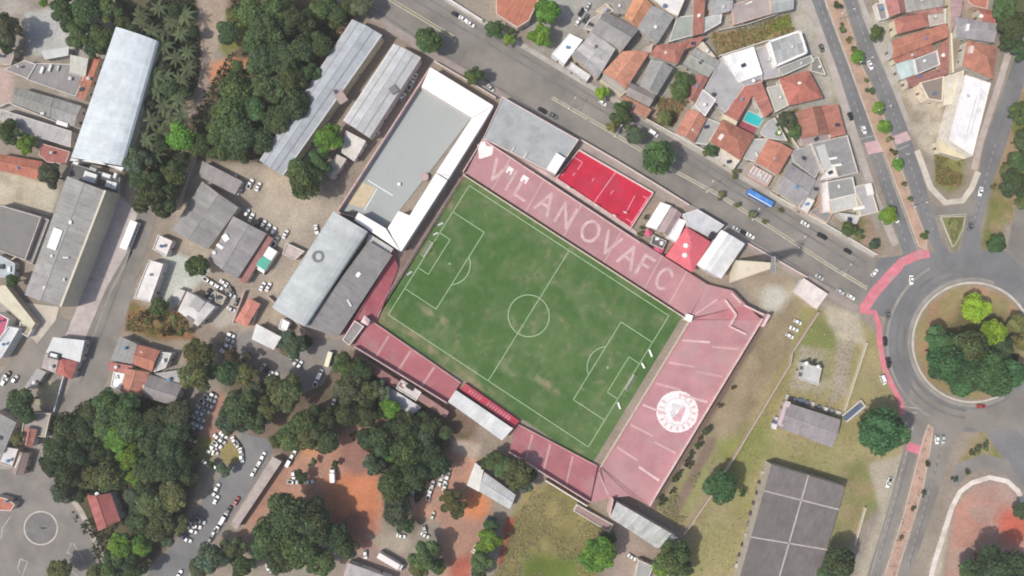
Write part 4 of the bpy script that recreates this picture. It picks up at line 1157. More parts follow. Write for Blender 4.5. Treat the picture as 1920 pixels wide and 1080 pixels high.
ann = B([(692, 452), (736, 478), (634, 632), (574, 612)], 6, 'shed', (0.20, 0.19, 0.195), 'dark grey lean-to roof between the curved hall and red terrace', rise=.9, panels=8, mat='sheet', cat='hall', name='changing_room_block', hi=3, wall=(.4, .3, .3),
        extra=(X_box('roof_hatch', 672, 515, (2.2, 1.6, .5), (.8, .8, .78), .4, .9), X_box('vent_box', 655, 568, (1, 3.4, .3), (.55, .53, .52), .4, .5)))
B([(692, 438), (737, 466), (727, 484), (686, 456)], 5.2, 'flat', (0.46, 0.46, 0.46), 'small light grey roof at the corner of the white-roofed courtyard building', cat='annexe', name='annexe', **FL)
grey_deck = B([(942, 181), (1085, 262), (1041, 327), (906, 259)], 5.6, 'flat', (0.33, 0.345, 0.355), 'big flat grey roof deck beside the avenue, left of red court', cat='building', name='stadium_annexe', wall=(.62, .50, .49), **FL,
        extra=(X_box('stair_head', 1042, 308, (4.5, 8.0, 2.2), (.78, .78, .78), -.3, R(-32)), X_box('roof_plinth', 985, 292, (.8, 3, .5), (.55, .5, .45), -.4, R(-32)), X_box('roof_plinth', 962, 280, (.7, 2.4, .5), (.55, .5, .45), -.4, R(-32))))
# red court
rc = empty('sports_court', P(1135, 350)); tagp(rc, 'bright red sports court with faded white lines beside the avenue', 'sports court')
redf = surf('red_court_surface', (0.46, 0.018, 0.050), .16, .15, .10, .8, (.36, .05, .075), .6, .12)
CQ = [(1086, 281), (1225, 361), (1183, 427), (1043, 334)]
mb = MB(); mb.prism(PP(CQ, 1.0), 0, 1.0); mb.build('court_surface', redf, rc)
cl = surf('faded_court_paint', (.64, .27, .33), .2, .5, .2, .8)
def cpt(u, v): q = lerp(lerp((*CQ[0], 0), (*CQ[1], 0), u), lerp((*CQ[3], 0), (*CQ[2], 0), u), v); return (q.x, q.y)
def cline(u0, v0, u1, v1, w=.35, z=1.02):
    a, b_ = P(*cpt(u0, v0), z), P(*cpt(u1, v1), z); d = (b_ - a).normalized(); s = Vector((-d.y, d.x, 0)) * w / 2
    mb = MB(); mb.face(ccw([a - s, b_ - s, b_ + s, a + s])); mb.build('court_line', cl, rc)
for l in ((.5, 0, .5, 1), (.02, .25, .12, .25), (.12, .25, .13, .5), (.13, .6, .13, .7), (.03, .72, .03, .85), (.34, .45, .34, .55), (.6, .45, .6, .58), (.84, .3, .86, .75), (.92, .2, .98, .2), (.9, .88, .98, .88), (.98, .15, .98, .95)):
    cline(*l, z=1.02 + .004 * random.random())
for i in range(4):
    a, b_ = CQ[i], CQ[(i + 1) % 4]
    tri_wall(a, b_, 2.4 if i == 0 else 1.9, .4, 'court_wall', rc, wallpink if i != 0 else surf('white_pink_wall', (.72, .60, .58), .1, .4, .1, .85))
for px, py in ((1066, 352), (1118, 385), (1152, 404), (1172, 398)):
    q = P(px, py, 4); mb = MB(); mb.tube((q.x, q.y, 1), (q.x, q.y, 4), .12, .1, 6); mb.box((q.x, q.y, 4), (1.6, .3, .3), R(-33)); mb.build('lamp_post', wht, rc)
for ch in rc.children: ch.location = -Vector(rc.location)
band_o = tagp(band('terrace_walkway', [(905, 258), (1040, 338), (1186, 434), (1200, 447)], 9, 0, .5, M['paving'], (.50, .40, .39)), 'narrow pinkish walkway behind the painted terrace', 'walkway', kind='structure')
B([(1238, 379), (1258, 386), (1231, 431), (1210, 424)], 4.5, 'shed', WH, 'narrow white roof left of the two, beside the red court', cat='stand', name='pavilion', rise=.5, **MT)
B([(1258, 387), (1279, 401), (1254, 443), (1233, 431)], 4.2, 'gable', (0.36, 0.27, 0.275), 'brownish pink pavilion roof between two white strips', cat='stand', name='pavilion', **SH)
B([(1273, 409), (1287, 414), (1268, 455), (1250, 446)], 4.4, 'flat', WH, 'narrow white roof touching the red tent roof', cat='stand', name='pavilion', **FL)
B([(1281, 401), (1308, 392), (1358, 422), (1334, 446), (1290, 424)], 5.5, 'flat', (0.47, 0.48, 0.50), 'pale grey flat roof behind the red tent roof', cat='stand', name='pavilion', wall=(.6, .56, .57), **FL, extra=(X_box('dark_tank_or_opening', 1335, 442, (2.6, 2.6, 1.4), (.03, .03, .035), .2, R(-33)),))
tent = B([(1287, 425), (1333, 454), (1298, 511), (1248, 480)], 6.5, 'hip', (0.56, 0.115, 0.145), 'bright red tent-like roof with two white domes', rise=2.4, mat='metal', cat='stand', name='event_tent', cap=False, jitter=.03, wall=(.5, .08, .09), over=.6)
for px, py in ((1287, 460), (1285, 478)):
    q = P(px, py, 8.8); mb = MB(); mb.tube((0, 0, 0), (0, 0, .9), 1.2, .95, 12); mb.tube((0, 0, .9), (0, 0, 1.3), .95, .2, 12)
    o = mb.build('roof_dome', wht, tent); o.location = Vector((q.x, q.y, 8.0)) - Vector(tent.location)
vb = B([(1352, 431), (1397, 457), (1352, 523), (1307, 496)], 8, 'gable', (0.55, 0.565, 0.56), 'white and grey block right of the red tent roof', rise=.7, mat='metal', cat='building', name='media_block', wall=(.68, .62, .63), panels=5, jitter=.05)
mb = MB(); q = PP([(1353, 431), (1366, 438), (1321, 506), (1307, 496)], 8.9); mb.prism(q, 8.0, 8.95); o = mb.build('white_parapet_roof', wroof, vb); o.location = -Vector(vb.location)
for px, py, s in ((1214, 438, 2.8), (1232, 469, 4.2)):
    t = empty('pop_up_tent', P(px, py)); tagp(t, 'small pink pop-up tent %s' % ('by the white narrow roofs' if s < 3 else 'left of the red tent roof'), 'tent')
    mb = MB(); q = [(-s / 2, -s / 2, 2.3), (s / 2, -s / 2, 2.3), (s / 2, s / 2, 2.3), (-s / 2, s / 2, 2.3)]
    for i in range(4): mb.face([q[i], q[(i + 1) % 4], (0, 0, 3.2)])
    mb.build('canopy', surf('pink_canvas', (.55, .10, .19), .08, .6, .06, .7), t)
    for x, y, _ in q:
        mb = MB(); mb.tube((x * .95, y * .95, 0), (x * .95, y * .95, 2.3), .05, .05, 5); mb.build('leg', fm, t)
    t.rotation_euler = (0, 0, R(-33))
# flags of clutter behind the tents: roof plant
cl_o = B([(1224, 440), (1250, 452), (1243, 468), (1220, 457)], 3.2, 'flat', (0.10, 0.085, 0.09), 'dark kiosk roof with white boxes between pink tents', cat='kiosk', name='kiosk', **FL,
         extra=(X_box('air_conditioner', 1232, 448, (1.6, 1.2, .7), (.7, .7, .7), -.3), X_box('air_conditioner', 1240, 456, (1.4, 1.6, .7), (.65, .66, .68), -.3)))
# covered stand below the pitch
stand = B([(855, 731), (962, 803), (941, 826), (840, 753)], 5.2, 'shed', (0.53, 0.54, 0.545), 'covered stand with pale grey roof below the pitch', rise=.5, mat='metal', panels=7, cat='grandstand', name='covered_stand', wall=(.40, .13, .15), hi=0)
sroot = empty('seating_bank', P(920, 757)); tagp(sroot, 'bright red seating bank with pale lettering in front of covered stand', 'seating')
for k in range(4):
    terrace_section((872, 719), (974, 790), (863, 730), (964, 801), 4, 1.6, 3.4, sroot, jit((.60, .075, .115), .1), s0=k / 4 + .003, s1=k / 4 + .247)
for k in range(16):
    if k in (5, 6): continue
    s = .12 + k * .048
    terrace_section((872, 719), (974, 790), (863, 730), (964, 801), 4, 1.6, 3.4, sroot, (.66, .32, .34), .04, 'seat_lettering', False, s, s + .022, .25, .75)
for ch in sroot.children: ch.location = -Vector(sroot.location)
bld = B([(1157, 941), (1271, 1007), (1232, 1028), (1143, 970)], 7, 'shed', (0.40, 0.40, 0.395), 'grey sheet-roofed block with pale bands at the lower tip of the stadium', rise=.6, mat='sheet', panels=11, cat='building', name='gate_building', wall=(.55, .42, .41), jitter=.16, hi=0)
tri_wall((1150, 936), (1143, 968), 7.4, .4, 'parapet', bld, wallpink).location = -Vector(bld.location)
B([(1082, 946), (1150, 984), (1142, 998), (1075, 958)], 2.2, 'flat', (0.30, 0.20, 0.195), 'low dark pink platform left of the gate building', cat='platform', name='platform', **FL, maxn=0)
# concourse behind the south-west terrace
B([(668, 662), (760, 722), (752, 736), (660, 676)], 4.0, 'shed', (0.25, 0.115, 0.105), 'long dark red roof under the trees behind the terrace', cat='concourse', name='concourse', panels=6, rise=.3, **SH)
B([(752, 712), (790, 736), (780, 752), (742, 728)], 4.6, 'flat', (0.55, 0.50, 0.50), 'white-framed roof with dark opening behind the terrace', cat='concourse', name='concourse', **FL, extra=(X_box('dark_tank_or_opening', 770, 725, (3.4, 2.2, .8), (.02, .015, .015), -.4, R(-33)), X_box('air_conditioner', 758, 722, (1.4, 1.1, .8), (.6, .6, .6), -.4)))  # black box stands for the roof opening, whose shade is its colour
B([(790, 738), (842, 772), (836, 784), (783, 750)], 4.0, 'shed', (0.30, 0.16, 0.15), 'rose brown roof behind the terrace near covered stand', cat='concourse', name='concourse', panels=4, rise=.3, **SH)
B([(725, 722), (790, 764), (770, 780), (715, 740)], 3.4, 'shed', (0.50, 0.49, 0.50), 'pale grey canopy roof beside the trees behind the terrace', cat='canopy', name='canopy', rise=.3, panels=3, **MT)
B([(665, 601), (682, 612), (655, 648), (642, 637)], 4.6, 'flat', (0.26, 0.24, 0.24), 'small white-framed roof at the left corner of the pitch', cat='kiosk', name='kiosk', wall=(.72, .62, .62), **FL)
B([(684, 590), (694, 601), (690, 611), (676, 604)], 4.8, 'hip', (0.62, 0.50, 0.48), 'tiny pale pink pointed roof near the left corner of the pitch', cat='kiosk', name='kiosk', **MT)
# floodlight pylon
pyl = empty('floodlight_pylon', P(1374, 508)); tagp(pyl, 'tall cream tapering floodlight pylon leaning away beside the white block', 'floodlight')
q0, q1, qt = P(1376, 487), P(1371, 530), P(1450, 496, 40.0)
mb = MB()
ax = Vector((1, 0.08, 0)).normalized() * .9
tp = Vector((q0.x * .5 + q1.x * .5 + 2.2, q0.y * .5 + q1.y * .5 + 1.2, 40))
side = (q1 - q0).normalized()
mb.hexa([q0 - ax, q0 + ax, q1 + ax, q1 - ax, tp - ax * .6 - side * 1.1, tp + ax * .6 - side * 1.1, tp + ax * .6 + side * 1.1, tp - ax * .6 + side * 1.1])
o = mb.build('mast', surf('cream_concrete', (.70, .64, .52), .1, .3, .08, .85, (.35, .3, .25), .4, .3), pyl)
for k in range(3):
    for j in range(4):
        mb = MB(); c_ = tp + side * (j - 1.5) * 1.5 + Vector((-.7, 0, 1.0 + k * 1.0)); mb.box(c_, (.5, 1.1, .7)); mb.build('lamp', M['plain'], pyl, (.25, .25, .26))
mb = MB(); mb.box(tp + Vector((-.2, 0, 1.9)), (.25, 6.6, 3.2)); mb.build('lamp_frame', fm, pyl)
for ch in pyl.children: ch.location = -Vector(pyl.location)

# --- upper left
B([(660, 36), (717, 66), (531, 330), (486, 301)], 7.5, 'gable', BLG, 'very long grey-blue gable roof beside the dark grove', rise=1.8, mat='metal', panels=14, cat='hall', name='long_hall', jitter=.05, extra=(X_box('roof_plant', 640, 183, (4.0, 5.5, 1.2), (.34, .26, .25), 1.0, R(33)), X_box('roof_plant', 631, 173, (1.6, 1.6, 1.4), (.07, .07, .09), 1.2, R(33))))
B([(738, 82), (790, 108), (693, 259), (643, 226)], 7, 'gable', (0.41, 0.425, 0.425), 'long grey gable roof between the hall and white-roofed courtyard', rise=1.5, mat='metal', panels=9, cat='hall', name='long_hall', jitter=.05, wall=(.62, .55, .52), extra=(X_box('roof_patch', 738, 168, (3.2, 3.2, .25), (.18, .17, .17), 1.0, R(33)),))
B([(650, 246), (688, 266), (664, 303), (640, 286)], 4.5, 'shed', (0.52, 0.49, 0.45), 'cream shed roof at the foot of the grey gable hall', cat='shed', name='shed', **SH)
B([(633, 290), (651, 299), (624, 337), (607, 322)], 4.2, 'shed', (0.46, 0.40, 0.37), 'pinkish shed roof beside the tree at the hall corner', cat='shed', name='shed', **SH)
B([(217, 51), (298, 78), (232, 312), (133, 296)], 9.5, 'vault', (0.50, 0.545, 0.58), 'long pale blue-white vaulted warehouse roof', rise=2.2, mat='metal', panels=10, cat='warehouse', name='vaulted_warehouse', jitter=.03)
B([(133, 297), (232, 314), (228, 321), (180, 302), (131, 301)], 8.6, 'flat', (.8, .8, .8), 'bright white canopy strip at the lower end of the vaulted warehouse', cat='canopy', name='canopy', mat='slab', wall=(.74, .74, .74), maxn=0)
B([(243, 237), (262, 244), (240, 292), (228, 286)], 6, 'flat', (0.60, 0.65, 0.63), 'pale annexe roof right of the vaulted warehouse', cat='annexe', name='annexe', **FL)
B([(68, 118), (134, 120), (131, 136), (158, 143), (142, 181), (50, 149)], 4.5, 'flat', GS, 'grey concrete roof with parked gear left of the vaulted warehouse', cat='house', **SH, wall=(.5, .47, .45), extra=(X_box('roof_vent', 80, 132, (1.2, 3.0, .7), (.7, .7, .7), -.3, R(-20)), X_box('roof_vent', 95, 128, (1.0, 3.2, .7), (.6, .6, .6), -.3, R(-20)), X_box('roof_vent', 110, 128, (.9, 2.4, .6), (.45, .45, .42), -.3, R(-20)), X_box('air_conditioner', 133, 148, (1.4, 1.4, .9), (.5, .5, .5), -.3)))
B([(8, 130), (45, 113), (68, 120), (52, 148)], 4.0, 'flat', (0.26, 0.235, 0.24), 'grey terrace with pale rounded parapet at the left edge', cat='house', **FL, wall=(.62, .56, .52), maxn=1)
B([(136, 105), (170, 112), (160, 143), (131, 135)], 5.0, 'shed', (0.45, 0.46, 0.40), 'small pale green-cream roof beside the vaulted warehouse', cat='shed', name='shed', **SH)
B([(171, 106), (190, 107), (166, 170), (150, 152)], 4.4, 'shed', RT, 'narrow red roof touching the vaulted warehouse', cat='house', rise=.5)
B([(150, 152), (172, 160), (158, 190), (143, 181)], 4.0, 'shed', (.38, .17, .12), 'little orange-red roof below the narrow red one', cat='house', rise=.4)
B([(31, 163), (100, 183), (94, 221), (23, 193)], 4.6, 'gable', (0.205, 0.20, 0.19), 'dark grey sheet roof at the left edge, upper of two', cat='shed', name='shed', rise=.7, panels=4, jitter=.12, **SH)
B([(101, 183), (153, 199), (139, 238), (95, 222)], 4.8, 'gable', (0.235, 0.225, 0.225), 'grey sheet roof next to the vaulted warehouse', cat='shed', name='shed', rise=.7, panels=3, jitter=.12, **SH, extra=(X_box('white_skylight', 117, 232, (5, 1.8, .3), (.7, .7, .68), .3, R(-18)), X_box('roof_vent', 80, 213, (1.6, 1.0, .4), (.6, .6, .6), .3)))
B([(0, 204), (134, 246), (132, 276), (66, 256), (0, 224)], 5.0, 'flat', (0.355, 0.34, 0.335), 'long pale grey walkway roof below the dark sheds', cat='shed', name='shed', mat='sheet', wall=(.5, .47, .45), para=.15)
B([(76, 268), (131, 284), (123, 308), (88, 304), (72, 290)], 4.6, 'flat', (0.31, 0.125, 0.105), 'dark red roof below the vaulted warehouse, left of it', cat='house', mat='tile', wall=(.5, .4, .36), para=.12)
B([(-10, 287), (80, 303), (75, 338), (-10, 317)], 4.6, 'gable', (0.37, 0.14, 0.095), 'long red tiled roof at the left edge', cat='house', rise=1.3)
wh = B([(126, 330), (196, 357), (113, 574), (46, 553)], 11.0, 'gable', (0.262, 0.252, 0.247), 'large grey warehouse roof with cream wall along the left street', rise=1.2, mat='sheet', panels=10, cat='warehouse', name='warehouse', jitter=.09, wall=(.13, .105, .075), over=.15,  # dark brown wall colour, with the shade on its street side put in
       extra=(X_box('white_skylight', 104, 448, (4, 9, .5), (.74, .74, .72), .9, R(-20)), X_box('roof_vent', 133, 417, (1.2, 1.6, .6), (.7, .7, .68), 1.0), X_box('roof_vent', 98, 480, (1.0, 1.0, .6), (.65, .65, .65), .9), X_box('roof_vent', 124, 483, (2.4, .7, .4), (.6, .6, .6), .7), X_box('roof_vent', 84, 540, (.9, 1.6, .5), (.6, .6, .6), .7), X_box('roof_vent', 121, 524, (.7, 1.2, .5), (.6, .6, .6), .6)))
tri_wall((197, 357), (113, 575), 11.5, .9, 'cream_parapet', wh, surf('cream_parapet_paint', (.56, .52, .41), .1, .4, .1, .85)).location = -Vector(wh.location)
B([(-12, 381), (77, 407), (47, 488), (-12, 466)], 6.5, 'flat', (0.205, 0.195, 0.185), 'dark flat grey roof at the left edge beside the warehouse', cat='warehouse', name='shed', mat='slab', wall=(.5, .46, .43))
B([(78, 408), (92, 412), (60, 495), (48, 489)], 5.0, 'flat', (0.23, 0.21, 0.21), 'narrow grey passage roof beside the warehouse', cat='shed', name='shed', mat='slab', maxn=0)
yard = B([(135, 306), (225, 333), (222, 364), (128, 329)], 3.6, 'flat', (0.115, 0.11, 0.115), 'dark service deck with white machines between the two warehouses', cat='deck', name='service_deck', mat='slab', wall=(.3, .28, .27), maxn=0)  # deck colour made near black, shade between the warehouses put in
for k, (px, py, sx, sy) in enumerate(((146, 306, 2.2, 1.5), (172, 333, 5.5, 4.0), (203, 330, 3.6, 1.6), (207, 346, 2.4, 2.8), (217, 349, 2.0, 3.0), (178, 318, 3.0, 1.4), (219, 330, 1.2, 2.4))):
    o = box_part(yard, 'machine', px, py, 3.2, (sx, sy, 1.5), (.68, .70, .72) if k != 5 else (.35, .38, .36), R(-18)); o.location -= Vector(yard.location)
B([(-6, 476), (28, 494), (26, 520), (-6, 520)], 3.4, 'flat', (0.38, 0.43, 0.46), 'cluttered pale blue roof at the left edge', cat='house', **FL, wall=(.5, .52, .54), extra=(X_box('roof_vent', 4, 500, (2, 2, .6), (.05, .05, .06), -.3), X_box('roof_vent', 18, 505, (1.2, 2.4, .5), (.7, .7, .7), -.3)))
B([(-6, 536), (10, 535), (66, 606), (58, 618), (-6, 562)], 3.8, 'flat', (0.56, 0.52, 0.40), 'long cream walkway roof at the far left', cat='canopy', name='canopy', mat='slab', wall=(.55, .5, .38), para=.1, maxn=0)
B([(-6, 585), (16, 598), (10, 620), (-6, 640)], 5.0, 'flat', (.45, .10, .17), 'pink-red roof panel with white rim at the left edge', cat='house', mat='slab', wall=(.75, .74, .72), maxn=0)
B([(16, 612), (36, 616), (2, 672), (-10, 672), (-10, 650)], 5.0, 'flat', (0.54, 0.55, 0.57), 'white-grey roof strip at the left edge below the pink panel', cat='house', mat='slab', wall=(.6, .6, .6), maxn=0)
B([(38, 603), (62, 614), (52, 632), (34, 622)], 3.0, 'flat', (0.33, 0.28, 0.22), 'small brown terrace with white rim at far left', cat='terrace roof', name='annexe', mat='slab', wall=(.74, .72, .68), maxn=0)
B([(101, 632), (160, 638), (150, 679), (86, 661)], 4.6, 'shed', (0.41, 0.43, 0.44), 'pale blue-grey roof on the corner of the left street', rise=.5, cat='house', **MT, extra=(X_box('dormer_box', 103, 667, (4.8, 2.6, .9), (.08, .08, .09), .1, R(-15)), X_box('white_skylight', 102, 666, (3.0, 1.4, .5), (.7, .7, .7), 1.0, R(-15))))
B([(86, 663), (112, 670), (104, 700), (78, 690)], 4.0, 'shed', (0.33, 0.28, 0.28), 'dull mauve roof below the pale blue-grey corner roof', rise=.4, cat='house', **SH)
B([(113, 672), (146, 678), (134, 712), (106, 700)], 4.2, 'hip', (0.35, 0.115, 0.10), 'red tiled roof on the left street beside the yellow yard', cat='house')
B([(70, 690), (88, 697), (64, 730), (45, 727)], 3.4, 'shed', (0.35, 0.34, 0.335), 'narrow grey roof beside the far left street', rise=.3, cat='house', **SH)
B([(45, 775), (95, 775), (85, 820), (40, 815)], 3.0, 'flat', (0.34, 0.305, 0.29), 'pinkish concrete terrace below the yellow yard', cat='house', mat='slab', maxn=1)
B([(48, 800), (70, 805), (60, 840), (45, 832)], 4.0, 'gable', (0.36, 0.16, 0.13), 'small red roof among plants near the left street', cat='house')
B([(6, 838), (34, 842), (22, 876), (-5, 868)], 4.2, 'flat', (0.52, 0.49, 0.50), 'white roof at the left edge above the painted circle', cat='house', **FL)
B([(36, 846), (56, 850), (44, 892), (22, 886)], 3.2, 'gable', (0.235, 0.175, 0.155), 'brown roof with white beams above the painted circle', cat='house', **SH, extra=(X_box('white_beam', 34, 865, (.4, 6, .2), (.75, .74, .72), .5, R(-24)), X_box('white_beam', 40, 868, (.4, 6, .2), (.75, .74, .72), .5, R(-24))))
B([(-8, 930), (14, 936), (28, 946), (20, 958), (-8, 957)], 3.6, 'flat', (0.42, 0.16, 0.11), 'red roof corner at the left edge beside painted circle', cat='house', mat='tile', wall=(.6, .5, .45), para=.1, maxn=1)
B([(162, 928), (208, 925), (226, 976), (184, 996)], 5.2, 'gable', (0.30, 0.10, 0.095), 'red gabled bungalow at the edge of the woodland', rise=2.0, cat='house', extra=(X_tank(184, 925, .3, (.8, .8, .78), .9),))
# houses beside the left street
B([(226, 630), (258, 645), (249, 683), (207, 675)], 4.2, 'shed', (0.22, 0.215, 0.215), 'grey roof on the street left of the red gable', cat='house', rise=.5, panels=2, **SH)
B([(258, 646), (301, 658), (285, 697), (250, 683)], 5.0, 'gable', (0.36, 0.15, 0.105), 'red gable house nearest the rusty garden', rise=1.6, cat='house')
B([(203, 678), (250, 686), (244, 703), (203, 694)], 4.0, 'shed', (0.37, 0.155, 0.135), 'low pinkish red roof facing the left street', rise=.4, cat='house')
B([(236, 690), (280, 698), (265, 744), (225, 733)], 5.0, 'gable', (0.41, 0.19, 0.135), 'orange-red gable house beside a white roof', rise=1.5, cat='house')
B([(213, 697), (234, 701), (226, 731), (207, 725)], 4.3, 'flat', (.80, .80, .79), 'small bright white roof on the left street', cat='house', **FL, wall=(.76, .76, .75))
B([(302, 660), (322, 662), (310, 690), (288, 698)], 4.3, 'flat', (0.48, 0.46, 0.45), 'pale roof right of the red gable house', cat='house', **FL)
B([(290, 700), (345, 692), (342, 720), (335, 722)], 3.8, 'shed', (0.30, 0.285, 0.28), 'grey roof beside the tall olive tree', cat='house', rise=.4, **SH)
B([(281, 702), (342, 722), (330, 762), (268, 744)], 4.4, 'gable', (0.225, 0.205, 0.205), 'grey-mauve roof below the red gables', cat='house', panels=3, **SH, extra=(X_box('roof_vent', 273, 724, (1.3, 1.3, .9), (.68, .66, .64), .2),))
# sheds around the yard
B([(379, 340), (447, 389), (390, 468), (322, 431)], 6.0, 'gable', (0.225, 0.212, 0.21), 'grey shed with sagging roof beside the earth yard, left of two', rise=1.6, mat='sheet', panels=6, cat='shed', name='yard_shed', jitter=.12)
B([(437, 405), (500, 438), (444, 524), (392, 486)], 5.5, 'gable', (0.235, 0.22, 0.225), 'grey shed with white gear on its roof beside the earth yard', rise=1.2, mat='sheet', panels=6, cat='shed', name='yard_shed', jitter=.1, extra=(X_box('roof_plant', 424, 446, (2.6, 3.0, .6), (.72, .72, .72), .4, .6), X_box('roof_plant', 413, 462, (3.2, 1.4, .5), (.74, .74, .73), .2, -.6), X_box('roof_plant', 402, 474, (1.4, 1.4, .5), (.68, .68, .68), .2)))
B([(500, 440), (513, 447), (460, 533), (447, 524)], 3.6, 'shed', (0.30, 0.13, 0.125), 'narrow dark red lean-to along the grey yard shed', cat='shed', name='shed', rise=.4, panels=4, **SH)
B([(380, 302), (455, 340), (440, 365), (372, 330)], 3.6, 'shed', (0.25, 0.225, 0.225), 'low grey canopy above the yard sheds', cat='shed', name='shed', rise=.3, panels=4, **SH)
B([(537, 455), (571, 471), (553, 487), (529, 476)], 3.0, 'flat', (0.46, 0.385, 0.355), 'pale pink box roof beside the teal tarpaulin', cat='shed', name='shed', mat='slab', maxn=1)
B([(296, 440), (323, 452), (311, 481), (286, 467)], 4.0, 'flat', (0.60, 0.565, 0.54), 'cream square roof on the left street', cat='house', **FL)
B([(279, 487), (306, 495), (281, 567), (251, 559)], 5.0, 'flat', (0.66, 0.63, 0.615), 'long white roof on the left street', cat='house', **FL, wall=(.62, .58, .56))
B([(351, 546), (404, 575), (371, 612), (333, 583)], 5.2, 'hip', (0.52, 0.505, 0.485), 'white square house with grey roof centre', rise=.5, cat='house', mat='slab', wall=(.72, .66, .64), extra=(X_box('roof_patch', 370, 570, (5.0, 5.5, .25), (.33, .325, .31), .35, R(-35)), X_box('dark_tank_or_opening', 357, 598, (3.6, 1.3, .5), (.20, .19, .2), 0, R(-33))))
B([(466, 558), (488, 570), (463, 613), (440, 602)], 4.0, 'hip', (0.52, 0.215, 0.17), 'salmon red roof with walled surround', rise=1.0, cat='house', mat='tile')
B([(481, 607), (528, 632), (513, 656), (472, 636)], 4.2, 'shed', (0.50, 0.505, 0.50), 'pale grey roof below the salmon red roof', rise=.3, cat='shed', name='shed', panels=3, **MT)
B([(528, 597), (543, 605), (536, 623), (522, 616)], 4.4, 'flat', (.80, .80, .79), 'tiny white roof below the curved hall', cat='shed', name='shed', **FL, wall=(.7, .7, .7), maxn=1)
B([(512, 856), (529, 865), (443, 993), (432, 984)], 3.6, 'shed', (0.37, 0.32, 0.29), 'long narrow beige shed beside the car park road', rise=.35, cat='shed', name='parking_shelter', panels=12, jitter=.05, **SH, maxn=0)
sh = B([(891, 867), (907, 880), (898, 922), (875, 910)], 4.6, 'shed', (0.62, 0.60, 0.56), 'cream end roof of the shed among the red earth', cat='shed', name='shed', rise=.4, **MT)
B([(908, 885), (967, 928), (956, 955), (897, 921)], 4.4, 'gable', (0.42, 0.425, 0.43), 'pale grey sheet roof beside the tree below the stadium', cat='shed', name='shed', rise=.7, panels=4, **SH)
B([(652, 1055), (735, 1085), (720, 1110), (640, 1100)], 4.5, 'gable', (0.46, 0.43, 0.42), 'pale roof cut by the bottom edge near the long trailer', cat='shed', name='shed', **SH, panels=4)
B([(1198, 1050), (1225, 1062), (1215, 1090), (1190, 1085)], 3.4, 'flat', (0.30, 0.29, 0.29), 'small grey roof at the bottom edge below the gate building', cat='shed', name='shed', **FL)

# --- lower right compound
B([(1506, 680), (1541, 690), (1534, 723), (1498, 710)], 5.0, 'flat', (0.47, 0.46, 0.45), 'small square pale pump house on a concrete pad', cat='pump house', name='pump_house', mat='slab', wall=(.5, .48, .45), extra=(X_tank(1511, 681, -.1, (.72, .72, .7), .9), X_tank(1522, 682, -.1, (.04, .045, .05), .8), X_tank(1533, 687, -.1, (.7, .7, .7), .8), X_box('dark_tank_or_opening', 1502, 690, (1.2, 1.2, .6), (.1, .1, .1), -.3), X_box('dark_tank_or_opening', 1500, 702, (1.2, 1.6, .6), (.1, .1, .1), -.3)))
wk = B([(1476, 755), (1576, 787), (1560, 840), (1462, 802)], 6.0, 'gable', (0.265, 0.24, 0.245), 'grey-mauve workshop roof with pink left strip and perimeter gear', rise=1.3, cat='workshop', name='workshop', panels=6, mat='sheet', jitter=.06, wall=(.45, .40, .38), extra=(X_box('pink_roof_strip', 1470, 775, (2.6, 11, .15), (.50, .40, .415), .25, R(-18)),))
rng = random.Random(5)
for k in range(14):
    t = k / 13
    px, py = (1463 + 12 * t + 0, 800 - 48 * t) if k < 5 else (1478 + 95 * (k - 5) / 8, 748 + 30 * (k - 5) / 8)
    o = box_part(wk, 'metal_rack', px - (10 if k < 5 else 0), py - (0 if k < 5 else 3), 1.6, (rng.uniform(1, 2.4), rng.uniform(1.2, 2.6), rng.uniform(.9, 1.6)), rng.choice([(.6, .6, .62), (.10, .12, .2), (.2, .2, .22), (.5, .46, .44)]), R(-18), z0=0.0)
    o.location -= Vector((wk.location.x, wk.location.y, 0))
st = empty('loading_ramp', P(1600, 770)); tagp(st, 'blue and white loading ramp with stairs right of the workshop', 'ramp')
a, b_ = P(1583, 785, 1.5), P(1617, 757, 1.5); d = (b_ - a).normalized(); s = Vector((-d.y, d.x, 0))
mb = MB()
for k in range(9):
    c_ = lerp(a, b_, (k + .5) / 9); mb.box((c_.x, c_.y, .3 + .13 * (8 - k)), ((b_ - a).length / 9, 2.6, .6 + .1), math.atan2(d.y, d.x))
mb.build('step', M['plain'], st, (.10, .13, .20))
for sg, cl_ in ((1.6, (.62, .55, .42)), (-1.6, (.62, .62, .64))):
    mb = MB(); c_ = (a + b_) / 2 + s * sg; mb.box((c_.x, c_.y, .9), ((b_ - a).length, .5, 1.8), math.atan2(d.y, d.x)); mb.build('side_wall', M['plain'], st, cl_)
mb = MB(); c_ = b_ + d * .4; mb.box((c_.x, c_.y, .8), (.5, 3.6, 1.6), math.atan2(d.y, d.x)); mb.build('end_wall', M['plain'], st, (.62, .55, .42))
for ch in st.children: ch.location = -Vector(st.location)
